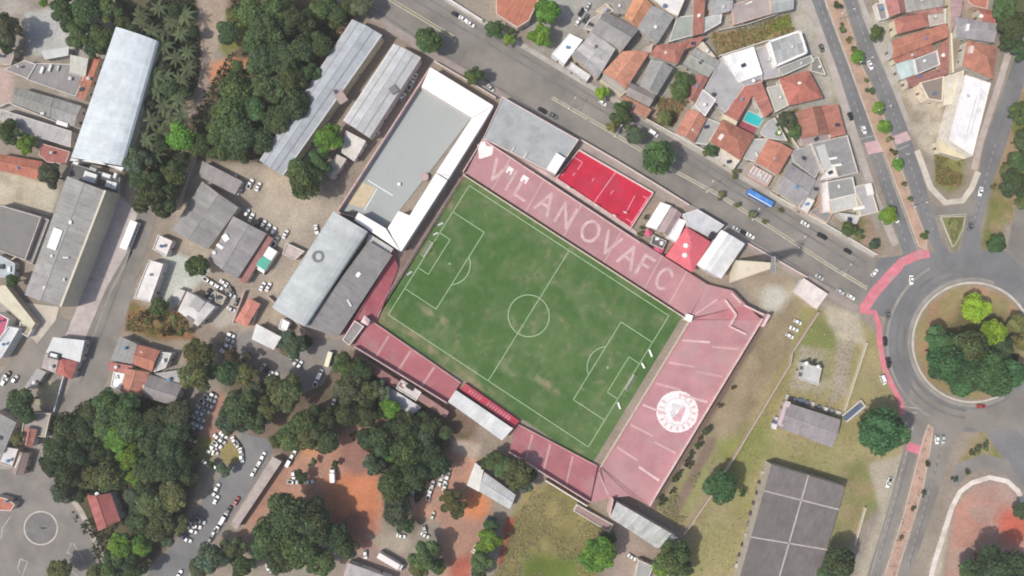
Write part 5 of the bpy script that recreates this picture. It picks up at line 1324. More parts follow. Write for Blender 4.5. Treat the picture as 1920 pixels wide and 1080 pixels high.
# big dark roof made of panels with pale joints
bd = empty('depot', P(1490, 980)); tagp(bd, 'big dark brown-grey depot roof divided by pale lines at bottom right', 'depot')
Q = [(1446, 870), (1586, 912), (1528, 1110), (1382, 1098)]
rs, cs = [0, .185, .635, 1.0], [0, .50, 1.0]
def dq(u, v, h=7.0): q = lerp(lerp((*Q[0], 0), (*Q[1], 0), u), lerp((*Q[3], 0), (*Q[2], 0), u), v); return P(q.x, q.y, h)
rs = [0, .22, .60, 1.0]
for i in range(3):
    for j in range(2):
        g = .006
        mb = MB(); slab(mb, [dq(cs[j] + g, rs[i] + g), dq(cs[j + 1] - g, rs[i] + g), dq(cs[j + 1] - g, rs[i + 1] - g), dq(cs[j] + g, rs[i + 1] - g)], .25, dq(1, 0) - dq(0, 0))
        mb.build('roof_panel', M['sheet'], bd, jit((.150, .135, .132), .08))
jm = surf('pale_roof_joint', (.42, .385, .36), .15, .4, .15, .85)
def jl(u0, v0, u1, v1):
    a, b_ = dq(u0, v0, 7.1), dq(u1, v1, 7.1); dd = (b_ - a).normalized(); ss = Vector((-dd.y, dd.x, 0)) * .28
    mb = MB(); mb.hexa([*(q - Vector((0, 0, .3)) for q in (a - ss, b_ - ss, b_ + ss, a + ss)), a - ss, b_ - ss, b_ + ss, a + ss]); mb.build('roof_joint', jm, bd)
jl(.5, 0, .5, 1)
for v in rs[1:-1]: jl(0, v, 1, v)
mb = MB(); mb.prism(inset([dq(0, 0), dq(1, 0), dq(1, 1), dq(0, 1)], .15), 0, 6.74); mb.build('wall', M['wall'], bd, (.42, .38, .33))
for k in range(10):
    q = dq(-.03, .08 + .085 * k, 2.0); mb = MB(); mb.box((q.x - 1, q.y, .8), (rng.uniform(.8, 1.8), rng.uniform(1.0, 2.2), 1.6), R(-16)); mb.build('crate', M['plain'], bd, rng.choice([(.2, .19, .18), (.45, .43, .4), (.08, .08, .09)]))
for ch in bd.children: ch.location = -Vector(bd.location)
B([(1506, 521), (1552, 551), (1531, 580), (1488, 546)], 3.6, 'shed', (0.66, 0.60, 0.55), 'cream canopy roof beside the avenue at the lane entrance', rise=.3, cat='canopy', name='canopy', **MT, maxn=0)

# --- housing block between the avenue and the boulevard
B([(930, -14), (1016, -14), (992, 38), (970, 52), (930, 26)], 5, 'flat', RT, 'red tiled house at the top edge beside a bright tree', cat='house', mat='tile', para=.1, wall=(.6, .5, .42))
B([(1192, -8), (1222, 10), (1195, 51), (1172, 33)], 5, 'gable', OR, 'orange gable roof near the top edge', cat='house')
B([(1136, 23), (1195, 56), (1166, 93), (1111, 58)], 5.5, 'gable', GS, 'grey sheet-roofed house left of the orange gable', cat='house', panels=3, **SH)
B([(1105, 40), (1130, 22), (1112, 56), (1098, 52)], 3.5, 'flat', (.35, .31, .30), 'small mauve roof beside the upper left grey house', cat='house', **FL, maxn=1)
B([(1223, 12), (1261, 33), (1233, 78), (1196, 53)], 5, 'gable', GS2, 'grey roof right of the orange gable', cat='house', panels=2, **SH, rise=.8)
B([(1214, -10), (1286, -10), (1270, 28), (1255, 22)], 5.5, 'flat', (.64, .63, .60), 'white roof at the top edge', cat='house', **FL)
B([(1271, 33), (1303, 30), (1308, 62), (1257, 76)], 3.2, 'flat', (.30, .32, .30), 'grey-green flat yard roof between white and red roofs', cat='house', **FL)
B([(1303, -8), (1321, -8), (1316, 62), (1300, 66)], 4.5, 'shed', RT2, 'long narrow red roof running up to the top edge', cat='house', rise=.6)
B([(1068, 65), (1090, 75), (1058, 117), (1037, 101)], 4.5, 'flat', (.82, .82, .82), 'bright white square roof on the avenue', cat='house', wall=(.74, .74, .74), **FL)
B([(1111, 63), (1152, 92), (1120, 145), (1073, 103)], 5, 'gable', (.34, .325, .32), 'patched pale grey roof beside the bright white one', cat='house', panels=4, jitter=.25, **SH, rise=.8, extra=(X_box('roof_vent', 1118, 88, (1.4, 1.4, .6), (.1, .1, .1), .3),))
B([(1071, 116), (1108, 141), (1100, 153), (1063, 127)], 3.6, 'flat', (.60, .59, .58), 'narrow white shopfront roof along the avenue', cat='shop', name='shop', **FL)
B([(1168, 98), (1215, 99), (1173, 165), (1132, 136)], 5.2, 'gable', (.46, .215, .145), 'large orange roof facing the avenue', cat='house', rise=1.6)
B([(1232, 86), (1288, 80), (1270, 118), (1220, 103)], 5, 'hip', (.36, .155, .12), 'red hip roof behind the large orange roof', cat='house')
B([(1287, 76), (1322, 68), (1306, 84), (1286, 90)], 4.2, 'shed', RT2, 'short red roof joining the narrow red strip', cat='house', rise=.4)
B([(1221, 113), (1260, 128), (1231, 176), (1201, 160)], 5, 'gable', GS2, 'grey gable roof below the red hip roof', cat='house', **SH, panels=3)
B([(1181, 156), (1228, 178), (1217, 198), (1175, 176)], 4.5, 'gable', (.245, .215, .205), 'brownish grey roof below the large orange roof', cat='house', **SH, panels=2)
B([(1170, 181), (1220, 206), (1210, 221), (1165, 196)], 4.2, 'shed', (.40, .205, .145), 'orange roof strip on the avenue', cat='house', rise=.4)
B([(1196, 98), (1222, 85), (1218, 104), (1208, 98)], 3.2, 'flat', (.42, .40, .38), 'small pale roof between the orange and red roofs', cat='house', **FL, maxn=1)
B([(1303, 92), (1348, 115), (1328, 143), (1283, 118)], 5, 'gable', (.30, .30, .275), 'grey-green roof beside the overgrown lot', cat='house', **SH, panels=2, rise=.6)
B([(1305, 82), (1318, 80), (1340, 106), (1328, 104)], 4.0, 'flat', (.58, .56, .46), 'narrow cream roof above the grey-green roof', cat='house', **FL, maxn=0)
B([(1308, 141), (1326, 148), (1303, 191), (1287, 183)], 4.4, 'gable', (.31, .135, .115), 'narrow dark red roof beside the vacant lot', cat='house')
B([(1352, 112), (1396, 160), (1361, 208), (1322, 170)], 5.2, 'flat', (.345, .34, .345), 'grey concrete roof with curved stain', cat='house', mat='slab', wall=(.5, .48, .47), extra=(X_tank(1337, 178, .3, (.06, .06, .07), .9), X_tank(1340, 197, .2, (.05, .05, .06), .8)))
B([(1319, 170), (1341, 187), (1322, 215), (1305, 197)], 5.8, 'flat', (.44, .42, .43), 'small pale roof with white rim left of grey concrete roof', cat='house', mat='slab', wall=(.72, .70, .68))
B([(1358, 106), (1412, 89), (1428, 138), (1388, 152)], 6.4, 'flat', (.74, .735, .74), 'large white flat roof above the red L-shaped roof', cat='house', **FL, wall=(.72, .70, .70))
B([(1388, 152), (1427, 140), (1428, 152), (1396, 160)], 5.6, 'flat', (.33, .34, .36), 'grey terrace strip along the large white roof', cat='house', **FL, maxn=0)
B([(1416, 93), (1447, 83), (1458, 124), (1462, 142), (1430, 148)], 4.6, 'flat', (.35, .345, .35), 'grey flat roof between two white roofs', cat='house', **FL)
B([(1445, 76), (1500, 60), (1512, 97), (1456, 121)], 6.4, 'gable', (.37, .365, .37), 'grey roof framed by white parapet next to the lawn', cat='house', mat='sheet', panels=4, jitter=.2, rise=.7, wall=(.75, .74, .74))
wq = [((1443, 78), (1500, 58)), ((1500, 58), (1513, 98)), ((1513, 98), (1456, 123)), ((1456, 123), (1443, 78))]
pw = empty('roof_parapet', P(1478, 90)); tagp(pw, 'white parapet frame around the grey roof by the lawn', 'parapet')
for a, b_ in wq: tri_wall(a, b_, 7.4, .8, 'parapet_side', pw, wht)
for ch in pw.children: ch.location = -Vector(pw.location)
B([(1462, 128), (1520, 105), (1525, 114), (1468, 140)], 4.2, 'flat', (.30, .295, .29), 'grey side roof below the white-framed roof', cat='house', **FL, maxn=1)
B([(1398, 158), (1416, 166), (1381, 226), (1361, 214)], 4.8, 'shed', (.40, .155, .12), 'red roof wing left of the swimming pool', cat='house', rise=.9)
B([(1402, 158), (1424, 152), (1446, 208), (1434, 218)], 4.8, 'shed', (.37, .15, .12), 'red roof wing above the swimming pool', cat='house', rise=.9, hi=1)
B([(1356, 226), (1413, 255), (1388, 298), (1333, 264)], 5.4, 'hip', (.335, .14, .10), 'brown-red hip roof with chimney below the swimming pool', cat='house', extra=(X_box('chimney', 1350, 258, (1.6, 2.6, 1.8), (.66, .60, .54), .2, R(-35)),))
B([(1357, 216), (1381, 228), (1378, 235), (1355, 224)], 4.0, 'flat', (.60, .52, .42), 'cream porch roof beside the swimming pool', cat='house', **FL, maxn=0)
B([(1292, 206), (1323, 222), (1300, 266), (1268, 248)], 5, 'gable', (.44, .20, .145), 'salmon orange roof on the avenue beside vacant lot', cat='house')
B([(1324, 222), (1350, 232), (1325, 270), (1302, 266)], 3.6, 'flat', (.35, .35, .335), 'grey terrace beside the salmon orange roof', cat='house', **FL, maxn=1)
B([(1463, 148), (1516, 134), (1541, 182), (1481, 196)], 5.5, 'hip', (.37, .135, .105), 'red hip roof with white chimney facing the boulevard', cat='house', wall=(.66, .60, .52), extra=(X_tank(1498, 158, 1.2, (.75, .66, .6), 1.0),))
B([(1440, 165), (1462, 160), (1478, 196), (1455, 208)], 4.0, 'flat', (.42, .41, .38), 'pale terrace left of the red hip roof', cat='house', **FL, wall=(.6, .56, .5), maxn=1)
B([(1496, 210), (1540, 200), (1556, 250), (1503, 258)], 5.4, 'gable', (.30, .135, .10), 'brown-red gable roof facing the boulevard', cat='house')
B([(1541, 200), (1570, 198), (1584, 250), (1559, 257)], 5.0, 'shed', (.39, .165, .125), 'red lean-to roof along the boulevard pavement', cat='house', rise=.8, hi=3)
B([(1503, 259), (1553, 252), (1556, 262), (1506, 272)], 4.2, 'flat', (.33, .27, .27), 'dull pink roof strip below the brown-red gable', cat='house', **FL, maxn=0)
B([(1523, 270), (1588, 256), (1607, 322), (1552, 336), (1540, 310)], 5.0, 'flat', (.265, .26, .255), 'large grey sheet roof on the boulevard', cat='house', mat='sheet', wall=(.55, .52, .48), extra=(X_box('white_skylight', 1562, 297, (3.5, 1, .2), (.7, .7, .68), -.2, R(10)), X_box('white_skylight', 1568, 310, (4.5, 1, .2), (.72, .72, .7), -.2, R(10)), X_box('pale_sheet', 1545, 295, (4, 11, .15), (.45, .45, .44), -.25, R(18))))
B([(1550, 320), (1565, 312), (1570, 330), (1540, 336)], 5.2, 'flat', (.66, .66, .64), 'small white roof touching the large grey sheet roof', cat='house', **FL, maxn=0)
B([(1552, 342), (1598, 334), (1604, 362), (1556, 374)], 5.8, 'flat', (.255, .25, .245), 'dark grey square roof in the boulevard corner cluster', cat='house', mat='slab', wall=(.66, .63, .62))
B([(1541, 345), (1551, 342), (1556, 396), (1543, 398)], 5.4, 'flat', (.66, .64, .63), 'white side roof left of the dark grey square roof', cat='house', **FL, maxn=0)
B([(1557, 377), (1605, 364), (1616, 385), (1560, 398)], 5.0, 'flat', (.45, .44, .43), 'pale grey roof below the dark square roof', cat='house', **FL)
B([(1606, 350), (1630, 345), (1645, 396), (1615, 404), (1606, 372)], 5.2, 'flat', (.40, .385, .385), 'pale patched roof at the boulevard corner', cat='house', **FL, extra=(X_box('white_skylight', 1630, 355, (3, 5, .2), (.68, .66, .65), -.3, R(15)), X_box('white_skylight', 1610, 390, (5, 1.4, .2), (.72, .72, .7), -.3, R(10))))
B([(1575, 400), (1612, 405), (1605, 418), (1585, 412)], 4.0, 'flat', (.52, .51, .49), 'broken pale roof edge above the shrubs', cat='house', **FL, maxn=0)
B([(1441, 263), (1484, 282), (1457, 327), (1418, 304)], 5.2, 'gable', (.42, .175, .125), 'red gable roof above the blue bus', cat='house', rise=1.6)
B([(1440, 230), (1452, 222), (1474, 262), (1440, 258), (1428, 250)], 3.4, 'flat', (.34, .345, .355), 'grey concrete terrace above the red gable', cat='house', **FL, maxn=1)
B([(1481, 308), (1528, 338), (1502, 388), (1455, 356)], 4.8, 'gable', (.285, .27, .275), 'mauve-grey roof right of the red gable above the bus', cat='house', **SH, panels=3, rise=.7)
B([(1485, 285), (1522, 272), (1538, 312), (1528, 332), (1490, 302)], 3.6, 'flat', (.29, .285, .275), 'grey yard roof above the mauve-grey roof', cat='house', **SH, maxn=1)
B([(1537, 332), (1552, 336), (1524, 374), (1512, 368)], 4.4, 'shed', (.28, .265, .26), 'thin grey roof leading to the white box roof', cat='house', rise=.3, **SH, maxn=0)
B([(1511, 370), (1526, 376), (1513, 399), (1498, 388)], 5.0, 'flat', (.68, .65, .66), 'white box roof on the avenue corner', cat='house', **FL)
B([(1520, 398), (1545, 380), (1560, 400), (1550, 416)], 3.2, 'flat', (.24, .23, .225), 'low dark roof beside the white box roof', cat='house', **FL, maxn=1)
B([(1330, 6), (1370, -6), (1372, 18), (1334, 28)], 4.2, 'gable', (.33, .33, .335), 'pale grey roof at the top edge beside the narrow red strip', cat='house', **SH)
B([(1322, 34), (1352, 28), (1350, 42), (1318, 60)], 4.0, 'flat', (.45, .44, .44), 'light roof patch left of the overgrown lot', cat='house', **FL, maxn=1)
B([(1374, 10), (1440, -10), (1446, 24), (1378, 44)], 4.2, 'flat', (.36, .305, .295), 'dusty pink terrace at the top edge', cat='house', **FL, extra=(X_box('roof_vent', 1404, 6, (3, .6, .4), (.7, .7, .68), -.3, .4),))
B([(1442, -8), (1482, -12), (1486, 16), (1448, 24)], 4.2, 'gable', (.36, .38, .37), 'grey-green roof at the top edge above the lawn', cat='house', **SH, panels=3, jitter=.15)

B([(1352, 281), (1386, 300), (1375, 315), (1350, 299)], 3.6, 'flat', (.58, .53, .46), 'cream patio roof below the brown-red hip roof', cat='house', **FL, maxn=1)
pg = B([(1413, 312), (1447, 331), (1438, 347), (1404, 328)], 3.2, 'flat', (.40, .34, .33), 'striped white pergola below the red gable above the bus', cat='house', **FL, maxn=0)
for k in range(6):
    o = box_part(pg, 'pergola_slat', 1410 + 6.2 * k, 318 + 3.4 * k, 3.3, (.35, 3.4, .2), (.74, .72, .70), R(-33)); o.location -= Vector((pg.location.x, pg.location.y, 0))
B([(1414, 262), (1438, 262), (1420, 302), (1396, 296)], 3.4, 'flat', (.35, .345, .345), 'grey yard roof left of the red gable above the bus', cat='house', **FL, maxn=1)
B([(1524, 112), (1534, 108), (1546, 138), (1522, 132)], 3.0, 'flat', (.22, .21, .19), 'small dark roof between the white-framed roof and red hip roof', cat='house', **FL, maxn=0)
B([(1120, 20), (1136, 8), (1150, 20), (1134, 24)], 3.2, 'flat', (.42, .35, .32), 'tiny pinkish roof above the upper left grey house', cat='house', **FL, maxn=0)
B([(1150, 0), (1190, -6), (1176, 26), (1152, 24)], 3.4, 'shed', (.27, .24, .22), 'brown-grey lean-to at the top edge left of the orange gable', cat='house', rise=.3, **SH, maxn=1)
B([(1178, 166), (1150, 152), (1134, 140), (1128, 150), (1165, 178)], 2.8, 'flat', (.36, .34, .32), 'low grey porch in front of the large orange roof', cat='house', **FL, maxn=0)
B([(1644, 8), (1658, 6), (1666, 32), (1652, 36)], 3.0, 'flat', (.24, .22, .22), 'small dark roof beside the boulevard at the top', cat='house', **FL, maxn=0)
B([(1742, 26), (1772, 18), (1772, 42), (1744, 48)], 3.6, 'flat', (.44, .38, .33), 'cluttered beige roof right of the top red hip roof', cat='house', **FL, maxn=1)
B([(-12, 768), (32, 792), (6, 850), (-12, 856)], 4.6, 'shed', (.195, .19, .195), 'dark grey roof at the left edge above the white roof', cat='house', rise=.4, panels=3, **SH)
B([(-12, 92), (28, 96), (20, 122), (-12, 120)], 3.4, 'flat', (.34, .29, .27), 'dusty roof at the left edge below the grey tree', cat='house', **FL, maxn=1)
B([(78, 96), (130, 88), (128, 104), (84, 112)], 3.4, 'shed', (.42, .44, .43), 'pale canopy strip above the grey concrete roof', cat='canopy', name='canopy', rise=.3, panels=3, **MT, maxn=0)
B([(402, 545), (424, 556), (416, 572), (404, 566)], 2.8, 'flat', (.33, .31, .29), 'low grey roof right of the white square house', cat='house', **FL, maxn=0)
B([(330, 540), (348, 545), (334, 574), (320, 566)], 2.8, 'shed', (.45, .43, .42), 'pale lean-to left of the white square house', cat='house', rise=.3, **MT, maxn=0)

# --- right hand blocks
B([(1660, -8), (1692, -8), (1697, 21), (1669, 30)], 5.0, 'gable', (.34, .155, .14), 'red roof at the top edge beside the boulevard', cat='house', wall=(.7, .66, .62))
B([(1694, -8), (1768, -8), (1766, 11), (1699, 23)], 4.4, 'shed', (.34, .32, .295), 'grey-beige sheet roof at the top edge', cat='house', rise=.5, panels=5, **SH)
B([(1700, 24), (1766, 12), (1766, 22), (1738, 26)], 4.0, 'shed', (.33, .17, .15), 'dull red strip under the grey-beige sheet roof', cat='house', rise=.3)
B([(1678, 36), (1737, 25), (1741, 47), (1684, 62)], 5.2, 'hip', (.375, .15, .12), 'red hip roof right of the boulevard near the top', cat='house')
B([(1673, 78), (1772, 46), (1776, 68), (1674, 108)], 5.4, 'gable', (.415, .175, .12), 'long orange-red gable roof right of the boulevard', cat='house', rise=1.5, panels=2)
B([(1676, 110), (1745, 84), (1750, 96), (1680, 118)], 4.4, 'shed', (.355, .145, .115), 'dark red lower roof beneath the long orange-red gable', cat='house', rise=.4)
B([(1716, 112), (1756, 97), (1761, 120), (1721, 137)], 5.0, 'flat', (.285, .275, .27), 'grey flat roof with white bands between red roofs', cat='house', **FL, wall=(.7, .66, .66))
B([(1678, 120), (1712, 110), (1720, 138), (1690, 150)], 4.0, 'shed', (.46, .56, .54), 'pale turquoise and white canopy right of the boulevard', cat='canopy', name='canopy', rise=.3, panels=3, jitter=.15, **MT)
B([(1762, 88), (1777, 74), (1776, 132), (1762, 134)], 4.6, 'shed', (.36, .15, .125), 'narrow red roof along the cream dividing wall', cat='house', rise=.4)
B([(1700, 147), (1774, 128), (1775, 138), (1704, 163)], 4.6, 'gable', (.295, .14, .12), 'dark red ridge roof below the turquoise canopy', cat='house')
B([(1728, 156), (1768, 145), (1766, 188), (1742, 184)], 6.0, 'flat', (.235, .19, .165), 'brown roof with cream rounded parapet', cat='house', mat='slab', wall=(.70, .60, .48))
B([(1770, 146), (1806, 134), (1796, 190), (1772, 196)], 4.4, 'flat', (.58, .53, .44), 'cream roof terrace left of the long white building', cat='house', **FL, wall=(.62, .56, .46))
lw = B([(1811, 140), (1858, 156), (1824, 292), (1779, 262)], 9.0, 'flat', (.72, .72, .72), 'long white flat roof building near the right edge', cat='building', name='long_building', mat='slab', wall=(.70, .66, .60), extra=(X_box('roof_plant', 1828, 172, (2.4, 3.4, .8), (.78, .78, .78), -.4, R(-16)), X_box('roof_vent', 1815, 180, (1.2, 1.2, .6), (.45, .45, .46), -.4), X_box('roof_seam', 1822, 215, (.3, 16, .15), (.5, .5, .5), -.4, R(-15)), X_box('roof_seam', 1830, 212, (.3, 18, .15), (.52, .52, .52), -.4, R(-15))))
B([(1779, 262), (1824, 292), (1808, 298), (1764, 286), (1760, 266)], 4.5, 'flat', (.58, .52, .35), 'pale yellow porch roof below the long white building', cat='porch', name='annexe', mat='slab', wall=(.6, .55, .42), maxn=1)
B([(1816, 77), (1868, 90), (1861, 146), (1806, 122)], 5.4, 'hip', (.37, .165, .115), 'orange-brown hip roof with chimney near right edge', cat='house', extra=(X_box('chimney', 1818, 95, (1.4, 3.2, 1.6), (.62, .52, .48), .4, R(-10)),))
B([(1793, 34), (1868, 45), (1862, 78), (1795, 68)], 4.8, 'gable', (.295, .28, .29), 'mauve-grey roof above the orange-brown hip', cat='house', **SH, panels=4, rise=.7, extra=(X_box('chimney', 1812, 53, (1.0, 3.0, 1.2), (.74, .72, .72), .4, R(-10)),))
B([(1836, 18), (1862, 22), (1864, 42), (1842, 40)], 4.6, 'gable', (.37, .13, .105), 'small red roof with white tank at right', cat='house', extra=(X_tank(1838, 31, .2, (.78, .76, .74), .9),))
B([(1806, -10), (1853, -10), (1850, 15), (1826, 10)], 4.8, 'flat', (.42, .17, .12), 'red roof at the top edge near the right corner', cat='house', mat='tile', para=.1)
B([(1783, -10), (1805, -10), (1800, 26), (1784, 60)], 4.2, 'shed', (.36, .24, .24), 'dull pink roof strip along the cream dividing wall', cat='house', rise=.3, hi=3)

# --- free standing boundary walls
def bwall(pts, h, label, col, w=.25):
    c = P(*pts[0]); root = empty('boundary_wall', (c.x, c.y, 0)); tagp(root, label, 'wall', 'boundary walls')
    for i in range(len(pts) - 1):
        a, b_ = P(*pts[i]), P(*pts[i + 1])
        d = (b_ - a); L = d.length; d.normalize(); c_ = (a + b_) / 2
        mb = MB(); mb.box((c_.x - c.x, c_.y - c.y, h / 2), (L, w, h), math.atan2(d.y, d.x)); mb.build('wall_section', M['wall'], root, col)
        mb = MB(); mb.box((c_.x - c.x, c_.y - c.y, h + .04), (L, w + .14, .08), math.atan2(d.y, d.x)); mb.build('coping', M['plain'], root, tuple(min(.8, x * 1.1) for x in col))
WP = (.62, .52, .48); WC = (.60, .57, .52)
B([(350, 284), (362, 288), (350, 326), (340, 320)], 4.0, 'shed', (.50, .42, .16), 'small yellow roof beside the big dark tree', cat='shed', name='shed', rise=.4, panels=3, **MT)
bwall([(815, 118), (872, 151), (930, 186)], 2.6, 'pale wall along the avenue above the white-roofed courtyard', WP)
bwall([(1086, 263), (1160, 306), (1236, 352), (1290, 386)], 2.8, 'pinkish stadium wall along the avenue beside red court', WP)
bwall([(1398, 456), (1440, 480), (1510, 520)], 2.4, 'stadium wall along the avenue right of the white block', WP)
bwall([(836, -2), (905, 42)], 2.4, 'white wall beside the avenue at the top edge', (.72, .70, .68))
bwall([(1531, 585), (1482, 660), (1478, 682), (1380, 845), (1332, 925), (1280, 1000)], 2.4, 'long brown wall down the lane right of the stadium', (.42, .33, .27), .35)
bwall([(1622, 642), (1580, 770)], 2.0, 'thin cream wall crossing the dry field', (.52, .47, .36))
bwall([(1022, 898), (1100, 946)], 2.4, 'white wall below the pink terrace beside the dry field', (.70, .68, .66))
bwall([(740, 742), (830, 800)], 2.2, 'pale wall behind the concourse roofs', (.58, .52, .50))
bwall([(1208, 224), (1260, 252), (1320, 285), (1360, 306)], 2.2, 'pale wall along the avenue below the vacant lot', WC)
bwall([(1440, 362), (1500, 396), (1560, 430), (1640, 478)], 2.2, 'white wall along the avenue right of the bus', WC)
bwall([(1775, -5), (1776, 60), (1780, 140)], 2.6, 'cream wall dividing the houses near the right edge', (.66, .58, .46), .6)
bwall([(1345, 108), (1440, 78)], 2.0, 'cream wall below the overgrown lot', WC)
bwall([(1345, 60), (1400, 48), (1482, 20)], 2.0, 'grey wall above the overgrown lot', (.40, .38, .36))
bwall([(1454, 218), (1492, 276), (1528, 332)], 2.0, 'pale wall between the gardens left of the boulevard', WC)
bwall([(370, 292), (352, 350), (343, 378)], 2.2, 'pale wall beside the big dark tree', (.50, .44, .40))
bwall([(462, 545), (440, 605)], 2.2, 'pink wall left of the salmon red roof', (.50, .36, .35))
bwall([(488, 572), (475, 610)], 2.2, 'cream wall right of the salmon red roof', (.52, .46, .42))
bwall([(505, 555), (575, 620)], 2.2, 'brown wall below the pale blue-grey hall', (.42, .34, .31))
bwall([(52, 470), (25, 490)], 2.2, 'cream wall left of the warehouse', (.56, .5, .4))
bwall([(128, 690), (106, 770)], 1.8, 'blue-white wall along the left street below red roof', (.52, .55, .60))
bwall([(1440, 920), (1405, 1005), (1388, 1075)], 1.8, 'cream wall left of the depot roof', (.55, .49, .40))
bwall([(1620, 950), (1600, 1020)], 1.6, 'cream wall right of the depot roof', (.55, .49, .40))
bwall([(0, 205), (22, 195), (60, 210), (134, 240)], 2.0, 'pale wall between the dark sheds and walkway roof', (.5, .46, .42))
bwall([(38, 770), (100, 790)], 1.8, 'brown wall below the yellow yard', (.30, .22, .19))
# swimming pool
pool = empty('swimming_pool', P(1413, 223)); tagp(pool, 'turquoise swimming pool between the red roof wings', 'pool')
wm, nt, b = new_mat('pool_water'); b.inputs['Base Color'].default_value = (.03, .42, .46, 1); b.inputs['Roughness'].default_value = .08
bump(nt, b, noise(nt, pos(nt), 2.0, 3, .5), .25, .1)
pq = PP([(1402, 209), (1432, 221), (1421, 238), (1394, 226)]); oq = inset(pq, -.5)
mb = MB(); mb.face([(q.x, q.y, .22) for q in ccw(pq)]); mb.build('water', wm, pool)
mb = MB(); n = 4; A_, B_ = ccw(pq), oq
for i in range(4):
    j = (i + 1) % 4; mb.face([(A_[i][0], A_[i][1], .3), (B_[i][0], B_[i][1], .3), (B_[j][0], B_[j][1], .3), (A_[j][0], A_[j][1], .3)])
    mb.face([(B_[i][0], B_[i][1], 0), (B_[j][0], B_[j][1], 0), (B_[j][0], B_[j][1], .3), (B_[i][0], B_[i][1], .3)])
    mb.face([(A_[i][0], A_[i][1], 0), (A_[j][0], A_[j][1], 0), (A_[j][0], A_[j][1], .3), (A_[i][0], A_[i][1], .3)])
mb.build('pool_edge', M['kerb'], pool)
for ch in pool.children: ch.location = -Vector(pool.location)
flat_sheet('pool_deck', [(1390, 225), (1420, 240), (1412, 252), (1380, 236)], surf('wine_red_deck', (.28, .07, .09), .2, .4, .1, .8), 'wine red deck below the swimming pool', 'deck')
# gutters and sheet laps along the two long halls
def roof_lines(px, h, rise, root, ts, cols):
    c4 = PP(px, h)
    for t, cl_ in zip(ts, cols):
        z = h + rise * (1 - abs(2 * t - 1)) + .06
        a, b_ = lerp(c4[0], c4[1], t), lerp(c4[3], c4[2], t); a.z = b_.z = z
        d = (b_ - a).normalized(); s = Vector((-d.y, d.x, 0)) * .3
        mb = MB(); mb.hexa([q - Vector((0, 0, .12)) for q in (a - s, b_ - s, b_ + s, a + s)] + [a - s, b_ - s, b_ + s, a + s])
        o = mb.build('roof_flashing', M['plain'], root, cl_); o.location = -Vector(root.location)
LH = [o for o in COL.objects if o.name.startswith('long_hall')]
roof_lines([(660, 36), (717, 66), (531, 330), (486, 301)], 7.5, 1.8, LH[0], (.03, .24, .72, .97), ((.46, .43, .43), (.26, .27, .30), (.24, .25, .27), (.50, .50, .48)))
roof_lines([(738, 82), (790, 108), (693, 259), (643, 226)], 7, 1.5, LH[1], (.03, .25, .75, .97), ((.60, .58, .56), (.29, .29, .29), (.29, .29, .28), (.42, .41, .38)))
# ------------------------------------------------------------------ trees
lf, nt, b = new_mat('leaves')
oi = N(nt, 'ShaderNodeObjectInfo').outputs['Color']
vt = N(nt, 'ShaderNodeVertexColor', layer_name='Tint').outputs[0]
p = pos(nt)
c1 = mixc(nt, 1.0, oi, vt, 'MULTIPLY')
c1 = scalec(nt, c1, ramp(nt, noise(nt, p, 0.8, 4, .7), .25, .75, .70, 1.30))
nt.links.new(c1, b.inputs['Base Color'])
b.inputs['Roughness'].default_value = .6
b.inputs['Specular IOR Level'].default_value = .25
tr = N(nt, 'ShaderNodeBsdfTranslucent')
nt.links.new(scalec(nt, c1, 1.2), tr.inputs['Color'])
mx = N(nt, 'ShaderNodeMixShader'); mx.inputs[0].default_value = .32
out = [n for n in nt.nodes if n.type == 'OUTPUT_MATERIAL'][0]
nt.links.new(b.outputs[0], mx.inputs[1]); nt.links.new(tr.outputs[0], mx.inputs[2]); nt.links.new(mx.outputs[0], out.inputs['Surface'])
M['leaf'] = lf

